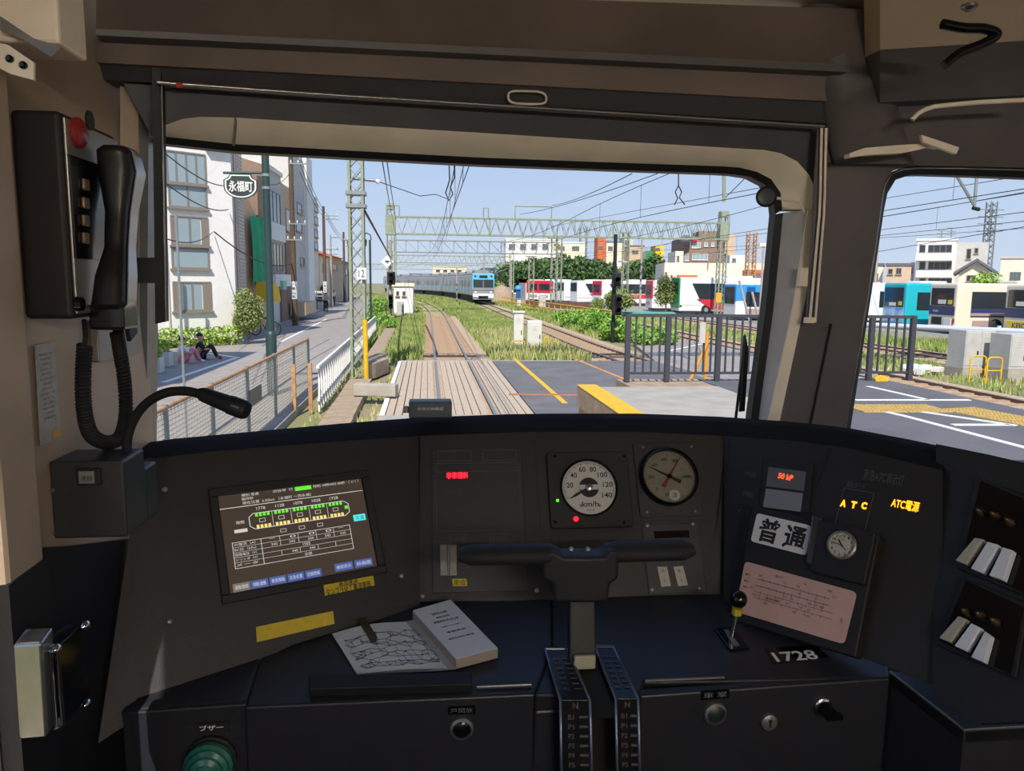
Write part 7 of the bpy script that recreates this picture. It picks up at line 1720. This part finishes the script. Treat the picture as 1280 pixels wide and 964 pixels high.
t = thing('vehicle_shed', 'grey concrete vehicle shed with open dark mouth', 'shed', fr.p(w_/2, 0, 0))
for a0, a1, b0, b1 in ((0, .6, 0, z1), (w_-.6, w_, 0, z1), (0, w_, z1-.6, z1)): g = G(); fr.box(g, a0, a1, b0, b1, -9, 0); g.build('shed_wall', 'wall_grey', t)
g = G(); fr.box(g, .6, w_-.6, 0, z1-.6, -9, -8.8); g.build('back_wall', 'under_dark', t)
# ------------------------------------------------------------------ buildings behind the yard
def far(px0, px1, pyt, Y, depth, m, name, label, wins=(), roof=None, cat='building', pm='pane', **kw):
    x0, x1 = xat(px0, Y), xat(px1, Y); az = yaw+math.atan(((px0+px1)/2-640)/FPX); az = az if px0 > 1000 else az*.5
    A_ = V((x0, Y, 0)); u_ = V((math.cos(az), -math.sin(az), 0)); d1 = ray(px1, 352); d1.z = 0; k_ = (A_.x*d1.y-A_.y*d1.x)/(u_.y*d1.x-u_.x*d1.y)
    fr = Fr(A_, u_, (0, 0, 1)); x1 = x0+k_; h = fr.uv((px0+px1)/2, pyt)[1]
    t = facade(fr, 0, x1-x0, h, depth, m, name, label, cat, roof)
    for wv in wins: pwin(t, fr, *wv[:4], cols=wv[4] if len(wv) > 4 else 2, pm=pm, **kw)
    return t, fr, x1-x0, h
t, fr, w_, h = far(632, 700, 300, 190, 16, 'wall_white', 'apartment_block', 'long white apartment block above the trees', [(636+14*k, 305, 644+14*k, 312, 2) for k in range(5)], 'wall_cream'); g = G(); fr.pbox(g, 706-14, 308, 711-14, 312, 0, .3); g.build('orange_panel', 'awning_yellow', t)
far(703, 730, 304, 185, 14, 'wall_cream', 'apartment_block', 'lower cream apartment block beside the white one', [(700, 308, 706, 313, 1), (715, 308, 724, 313, 2)], 'wall_white')
far(746, 756, 296, 170, 8, 'roof_orange', 'brick_tower', 'slim red brick tower between roofs', [(748, 308, 754, 311, 1)])
far(757, 778, 303, 182, 10, 'wall_cream', 'house_block', 'cream house with grey roof behind signal pole', [(760, 308, 766, 313, 2)], 'roof_grey'); far(778, 790, 296, 200, 10, 'wall_grey', 'tower_block', 'pale grey tower behind the mast', [(781, 300, 786, 306, 2)]); far(786, 804, 308, 172, 10, 'wall_tan', 'house_block', 'pinkish low house behind tree tops', [(790, 313, 798, 317, 2)], 'roof_grey'); far(818, 828, 307, 168, 8, 'awning_yellow', 'house_block', 'small yellow rooftop hut among trees', [(819, 310, 825, 313, 1)]); far(806, 815, 314, 158, 6, 'bus_green', 'house_block', 'small green walled house among trees', [(808, 317, 813, 320, 1)])
t, fr, w_, h = far(852, 902, 296, 125, 14, 'wall_brown', 'apartment_block', 'brown tiled apartment block with white balconies', [(865, 303, 876, 310, 3), (880, 303, 885, 308, 1), (889, 303, 893, 308, 1), (865, 317, 885, 325, 4), (856, 317, 861, 326, 1)], None, fm='fence_white', pm='pane_light')
g = G(); fr.pbox(g, 876, 288, 908, 298, -8, -2); g.build('penthouse', 'wall_brown', t); g = G(); fr.pbox(g, 864, 299, 871, 302, 0, .6); g.build('sign', 'bus_red', t)
g = G(); c = at_y(857, 300, 124); g.lathe([(.5, -.8), (.9, -.3), (.9, .5), (.3, .8)], Matrix.Translation(c), 10); g.build('roof_tank', 'roof_grey', t)
far(901, 916, 292, 132, 12, 'wall_tan', 'apartment_block', 'tan end wing of the brown block', [(905, 317, 909, 325, 1)], pm='pane_dark')
far(843, 853, 314, 118, 8, 'wall_cream', 'house_block', 'narrow cream house beside brown block', [(846, 320, 849, 326, 1)])
t, fr, w_, h = far(830, 960, 329, 100, 11, 'wall_cream', 'depot_building', 'long low cream depot building behind the coaches', [(831, 340, 834, 346, 1)]); g = G(); fr.pbox(g, 846, 344, 870, 347, 0, 1.2); g.build('canopy', 'roof_orange', t); g = G(); fr.pbox(g, 884, 329, 885, 337, 0, .3); g.build('downpipe', 'wall_brown', t)
g = G(); fr.box(g, fr.uv(928, 340)[0], fr.uv(965, 340)[0], fr.uv(940, 342)[1], fr.uv(940, 338)[1], 0, 4); g.build('porch_roof', 'roof_orange', t); g = G(); fr.pbox(g, 934, 342, 944, 352, 0, 3); g.build('porch', 'wall_white', t)
far(911, 932, 319, 116, 5, 'wall_white', 'house_block', 'small white block behind the rusty tower', [(915, 323, 920, 327, 1)])
b = V((xat(937, 90), 90, 0)); t = thing('lattice_tower', 'rusty brown lattice tower top above the depot', 'tower', b); lattice(t, (b.x, 90, GZ), at_y(937, 289, 90).z, .9, m='rust', pitch=.6, rl=.07, rd=.05)
for a0, b0, a1, b1 in ((520, 333, 590, 345),):
    far(541, 583, 334, 230, 14, 'wall_cream', 'apartment_block', 'distant cream apartments behind the train', [(545+9*k, 337, 550+9*k, 340, 1) for k in range(4)], 'wall_tan', pm='pane_dark')
t = thing('gabled_house', 'house with big dark grey roof behind the train front', 'building', V((xat(606, 150), 150, 0)))
x0, x1 = xat(583, 150), xat(630, 150); ze, zr = at_y(606, 349, 150).z, at_y(606, 334, 150).z
g = G(); g.b2(x0, x1, 150, 160, GZ, ze); g.build('wall', 'wall_tan', t); g = G(); g.prism([V((x0-.6, 149.2, ze)), V((x0+3.5, 155, zr)), V((x1-1, 155, zr)), V((x1+.6, 149.2, ze))], (0, 6, -.5)); g.build('roof', mat('roof_dark', (84, 86, 94), .7), t)
for k in range(2): g = G(); p = at_y(607+10*k, 341, 151.5); g.b2(p.x-.5, p.x+.5, p.y-1.2, p.y, p.z-.4, p.z+.4); g.build('skylight', 'pane_light', t)
far(512, 545, 343, 200, 10, 'wall_grey', 'house_block', 'grey low houses in the haze before the train', [(516, 347, 520, 350, 1), (526, 347, 530, 350, 1)], 'roof_grey')
g = G(); c = gz(629, 371); leafball(g, c, (.1, .1, .1), 1, .01); g = G(); cM = V((xat(627, 108), 108, GZ)); g.lathe([(2.2, 0), (1.8, 1.2), (1.0, 2.1), (0, 2.5)], Matrix.Translation(cM), 12); tag(g.build('soil_heap', 'concrete_tan', smooth=60), 'pale heap of soil beside the train front', 'soil heap')
# right window: apartment building with balconies, houses, steel tower
Yw = 84
t, fr, w_, h = far(1143, 1192, 301, Yw, 10, 'wall_white', 'apartment_block', 'white four storey apartment building with balconies', [], 'wall_white')
for k in range(3):
    y0 = 304+21*k; g = G(); fr.pbox(g, 1145, y0+13, 1191, y0+22, 0, 1.1); g.build('balcony', 'wall_white', t); pwin(t, fr, 1160, y0+2, 1190, y0+12, cols=4, pm='pane_dark'); pwin(t, fr, 1149, y0+2, 1157, y0+12, cols=1, pm='pane_dark')
t2, fr, w_, h = far(1192, 1232, 303, Yw+.5, 10, 'wall_grey', 'apartment_block', 'plain grey side wing of the white apartment building', [(1208, 311, 1214, 324, 1), (1218, 310, 1223, 317, 1)], pm='pane_dark')
for k, (x, yt) in enumerate(((1172, 288), (1184, 285))):
    g = G(); xx = xat(x, Yw+3); z0, z1 = at_y(x, 300, Yw+3).z, at_y(x, yt, Yw+3).z; g.tube([(xx, Yw+3, z0-.5), (xx, Yw+3, z1)], .08, 6)
    for j in range(3): g.tube([(xx-.6, Yw+3, z1-.4*j), (xx+.6, Yw+3, z1-.4*j)], .04, 4)
    tag(g.build('roof_antenna', 'galv'), ('shorter antenna on the white apartment roof', 'taller antenna on the white apartment roof')[k], 'antenna')
far(1085, 1103, 332, 78, 9, 'wall_cream', 'house_block', 'cream house half hidden by pillar', [(1092, 342, 1098, 350, 1)], 'roof_grey'); far(1107, 1138, 332, 76, 9, 'wall_tan', 'house_block', 'orange brick house with dark windows', [(1110, 336, 1116, 343, 1), (1120, 335, 1127, 343, 2)], 'roof_grey', pm='pane_dark'); far(1137, 1142, 328, 90, 9, 'wall_grey', 'house_block', 'narrow grey house beside white apartments', [(1138, 335, 1141, 341, 1)])
t = thing('gabled_house', 'small house with grey gable roof beside white apartments', 'building', V((xat(1218, 72), 72, 0)))
az = R(37.5); u_ = V((math.cos(az), -math.sin(az), 0)); A_ = V((xat(1198, 72), 72, 0)); fr = Fr(A_, u_, (0, 0, 1)); w_ = fr.uv(1240, 352)[0]
ze, zr = fr.uv(1205, 341)[1], fr.uv(1218, 327)[1]; bk_ = -fr.n*8
g = G(); g.prism([fr.p(0, GZ), fr.p(w_, GZ), fr.p(w_, ze), fr.p(w_/2, zr), fr.p(0, ze)], bk_); g.build('wall', 'wall_cream', t)
for s_ in (-1, 1):
    e_ = -.5 if s_ < 0 else w_+.5; g = G(); g.prism([fr.p(e_, ze-.25, .6), fr.p(w_/2, zr+.02, .6), fr.p(w_/2, zr+.3, .6), fr.p(e_, ze+.05, .6)], bk_*1.15); g.build('roof', 'roof_grey', t)
pwin(t, fr, 1208, 344, 1219, 352, cols=2, pm='pane_dark')
far(1249, 1330, 323, 74, 10, 'wall_cream', 'house_block', 'long cream building behind the cabinets', [(1262, 340, 1276, 352, 3)], 'wall_grey')
b = V((xat(1231, 150), 150, 0)); t = thing('steel_tower', 'tall steel power transmission tower with cross arms', 'tower', b); lattice(t, (b.x, 150, GZ), at_y(1233, 251, 150).z, 1.4, m='galv', pitch=1.2, rl=.1, rd=.09, cross=True)
for py in (262, 271, 280, 289): z = at_y(1232, py, 150).z; g = G(); g.bar((b.x-2.8, 150, z), (b.x+2.8, 150, z), .2, .2); g.build('cross_arm', 'galv', t)
b = V((xat(728, 260), 260, 0)); t = thing('steel_tower', 'faint distant steel tower beyond the apartment blocks', 'tower', b); lattice(t, (b.x, 260, GZ), at_y(739, 282, 260).z, 2.2, m='galv', pitch=2.2, rl=.14, rd=.09)
# roadside signs near the blue bus
b = V((xat(898, 56), 56, 0)); t = thing('orange_sign', 'upright orange sign board between coach and blue bus', 'sign', b); g = G(); a, c_ = at_y(895, 378, 56), at_y(902, 366, 56); g.b2(a.x, c_.x, 56, 56.08, a.z, c_.z); g.build('board', mat('sign_orange', (240, 160, 40), .6), t); g = G(); g.tube([(b.x, 56.05, GZ), (b.x, 56.05, a.z)], .04, 6); g.build('leg', 'galv', t)
for k, (xa, xb) in enumerate(((924, 934), (940, 946))): g = G(); g.tube([at_y(xb, 378, 53.5)+V((.3, 0, -1.5)), at_y(xa, 351+14*k, 53.5)], .09, 8); tag(g.build('lever_arm', 'pole_concrete', smooth=50), ('long grey leaning lever arm before the blue bus', 'shorter pale leaning lever arm before the blue bus')[k], 'lever arm')
g = G(); c = V((0, 0, 0)); a, c_ = gz(790, 398), gz(868, 396); g.b2(xat(788, 62), xat(846, 62), 62, 64.5, GZ, at_y(818, 391, 62).z); tag(g.build('green_cover', mat('cover_green', (92, 160, 134), .7, noise=(3, .1))), 'flat green sheeted cover beyond the railing', 'cover')
# ------------------------------------------------------------------ trees and weeds on the right
for k, (px_, Y, yt, rx, lab, nn) in enumerate(((648, 138, 320, 4.8, 'dark broad tree at left end of the tree row', 3200), (674, 140, 315, 4.6, 'dark dense tree above the vehicle shed', 3400), (702, 134, 313, 4.8, 'dark dense tree behind lattice mast', 3400), (730, 133, 314, 4.6, 'dark dense tree above white coaches', 3400), (752, 134, 320, 3.8, 'dark tree at the right end of the row', 2600), (792, 130, 318, 4.4, 'dark green tree behind concrete pole', 3000), (819, 133, 311, 3.1, 'tall dark green tree beside cream depot', 3200))):
    tree('broadleaf_tree', lab, V((xat(px_, Y), Y, GZ)), at_y(px_, yt, Y).z, rx, rx*.8, nn, .38, 'leaf_dark', 40+k, .25, .05, 'tree', 'trees behind the yard', nb=22)
b = gz(832, 393, GZ); tree('broadleaf_tree', 'bright green young tree before the red coach', b, at_y(832, 342, b.y).z, 1.35, 1.2, 2200, .13, 'leaf_mid', 60, .08, .1, 'tree', nb=22)
b = V((xat(775, 62), 62, GZ)); tree('shrub', 'loose green shrub beside the black signal post', b, at_y(775, 354, 62).z, 1.5, 1.2, 1600, .15, 'leaf_mid', 61, .06, .05, 'shrub', nb=18)
b = V((xat(748, 60), 60, GZ)); tree('shrub', 'loose green shrub below the striped coach end', b, at_y(748, 372, 60).z, .9, .9, 900, .13, 'leaf_mid', 62, .05, .05, 'shrub', nb=12)
b = V((xat(1232, 66), 66, GZ)); tree('broadleaf_tree', 'round bright green tree behind cream bus', b, at_y(1232, 334, 66).z, 1.5, 1.3, 1600, .16, 'leaf_hedge', 63, .1, .2, 'tree', nb=18)
b = V((xat(620, 128), 128, GZ)); tree('shrub', 'green bush beside the soil heap', b, at_y(622, 348, 128).z, 2.2, 2, 1200, .25, 'leaf_mid', 64, .1, .05, 'shrub', nb=12)
for k, (px_, py_, yt, rx, lab) in enumerate(((706, 405, 389, 1.0, 'bright weeds clump nearest the wider cabinet'), (728, 411, 385, 1.3, 'tallest bright weeds clump beside the track'), (752, 418, 388, 1.2, 'bright weeds clump left of black signal post'), (782, 428, 400, 1.1, 'bright weeds clump behind the railing end'), (812, 434, 408, 1.0, 'bright weeds clump seen through the railing'))):
    b = gz(px_, py_, GZ); g = G(); z1 = at_y(px_, yt, b.y).z; rnd = random.Random(k)
    for j in range(9): leafball(g, b+V((rnd.uniform(-.6*rx, .9*rx), rnd.uniform(-.6, 1.4), (z1-GZ)*rnd.uniform(.35, .62))), (rx*.5, rx*.5, (z1-GZ)*.4), 170, .11, seed=900+k*10+j)
    tag(g.build('weed_clump', 'weed'), lab, 'weeds', 'weed clumps by the second track')
b = gz(476, 392, GZ)
for k, (px_, py_, yt) in enumerate(((474, 398, 372), (470, 408, 388), (482, 412, 398))):
    b = gz(px_, py_, GZ); g = G(); z1 = at_y(px_, yt, b.y).z
    for j in range(6): leafball(g, b+V((random.uniform(-.5, .5), random.uniform(-.8, .8), (z1-GZ)*random.uniform(.3, .65))), (.6, .6, (z1-GZ)*.38), 150, .11, seed=980+k*10+j)
    tag(g.build('weed_clump', 'weed'), ('bright ivy clump behind the white slatted fence', 'low ivy clump on the slatted fence', 'low bright weeds beside signal post foot')[k], 'weeds')
# grass: blades too many to count
def grass(name, label, areas, m, seed):
    rnd = random.Random(seed); g = G(); vs = []; fs = []
    for (x0, x1, y0, y1, n, h) in areas:
        for _ in range(n):
            y = y0+(y1-y0)*rnd.random(); x = x0+(x1-x0)*rnd.random()
            fx = path_main(y)-.83 if x < 4 else (path_second(y)-6.95 if x < 13 else 0)
            x += fx
            if any(a_ < x < b_ and c_ < y < d_ for a_, b_, c_, d_ in BARE): continue
            hh = h*rnd.uniform(.5, 1.3); a = rnd.random()*6.28; w = .018+.0009*y; dx, dy = math.cos(a)*w, math.sin(a)*w; lx, ly = rnd.uniform(-.4, .4)*hh, rnd.uniform(-.4, .4)*hh
            k = len(vs); vs += [(x-dx, y-dy, GZ-.02), (x+dx, y+dy, GZ-.02), (x+lx, y+ly, GZ+hh)]; fs.append((k, k+1, k+2))
    g.v = vs; g.f = fs; o = g.build(name, m); o['kind'] = 'stuff'; o['label'] = label; o['category'] = 'grass'; return o
# nothing grows through cabinets, sheds, walls, lids and paving
BARE = [(-2.12, -1.42, 11, 20.6), (-2.45, -1.55, 25.2, 45), (8.0, 13.0, 12, 38.3)]
for nm_ in ('relay_cabinet', 'trackside_shed', 'concrete_pad', 'concrete_beam', 'soil_heap', 'low_wall', 'sheet_bundle', 'guard_rail', 'vehicle_shed', 'crossing_deck'):
    for o_ in [o for o in col.objects if o.parent is None and o.name.split('.')[0] == nm_]:
        for m_ in ([o_] if o_.type == 'MESH' else [c for c in o_.children if c.type == 'MESH']):
            if m_.name.split('.')[0] == 'rail': continue
            v_ = [MW[m_.name] @ V(c) for c in m_.bound_box] if nm_ != 'crossing_deck' else [V((-1.02, 14.8, 0)), V((2.36, 26.2, 0))]
            if nm_ == 'guard_rail' and m_.name.startswith('low_wall'):
                p_, q_ = a_gr, b_gr
                for k_ in range(40): s_ = p_.lerp(q_, k_/39); BARE.append((s_.x-.45, s_.x+.45, s_.y-.3, s_.y+.3))
                continue
            BARE.append((min(c.x for c in v_)-.03, max(c.x for c in v_)+.03, min(c.y for c in v_)-.03, max(c.y for c in v_)+.03))
BARE = sorted(set((round(a, 2), round(b, 2), round(c, 2), round(d, 2)) for a, b, c, d in BARE))
grass('grass', 'rough green grass beside and between the tracks', [(-1.6, -.2, 27, 62, 9000, .38), (-2.72, -.9, 31, 45, 5000, .42), (-3.1, -.9, 45, 62, 5000, .42), (2.3, 5.6, 26.6, 62, 26000, .36), (-3.2, -.4, 62, 150, 12000, .4), (1.7, 5.5, 62, 150, 22000, .36), (8.6, 12.2, 38, 110, 14000, .3), (15.3, 18.8, 14, 80, 5000, .22), (22.2, 26, 30, 42, 4000, .35), (-.1, 1.6, 60, 120, 6000, .1), (6.2, 7.6, 45, 90, 3000, .1)], 'grass', 5)
grass('dry_grass', 'pale dry grass tufts on the gravel', [(-2.4, -.9, 14, 30, 900, .16), (8.6, 12.1, 38, 48, 700, .16), (15.3, 18.8, 12, 40, 1600, .16), (2.4, 5.5, 26.4, 40, 3500, .5)], mat('grass_dry', (176, 172, 112), .8, noise=(2, .2)), 6)
b = gz(1154, 463); g = G(); rr = random.Random(2)
for k in range(9): g.box(b+V((rr.uniform(-.6, .6), rr.uniform(-.3, .3), rr.uniform(-.05, .1))), (rr.uniform(.2, .45), rr.uniform(.15, .3), rr.uniform(.08, .2)), Matrix.Rotation(rr.random()*3, 3, 'Z'))
tag(g.build('sheet_bundle', 'road_white'), 'crumpled white sheet lying on gravel by the track', 'sheet')
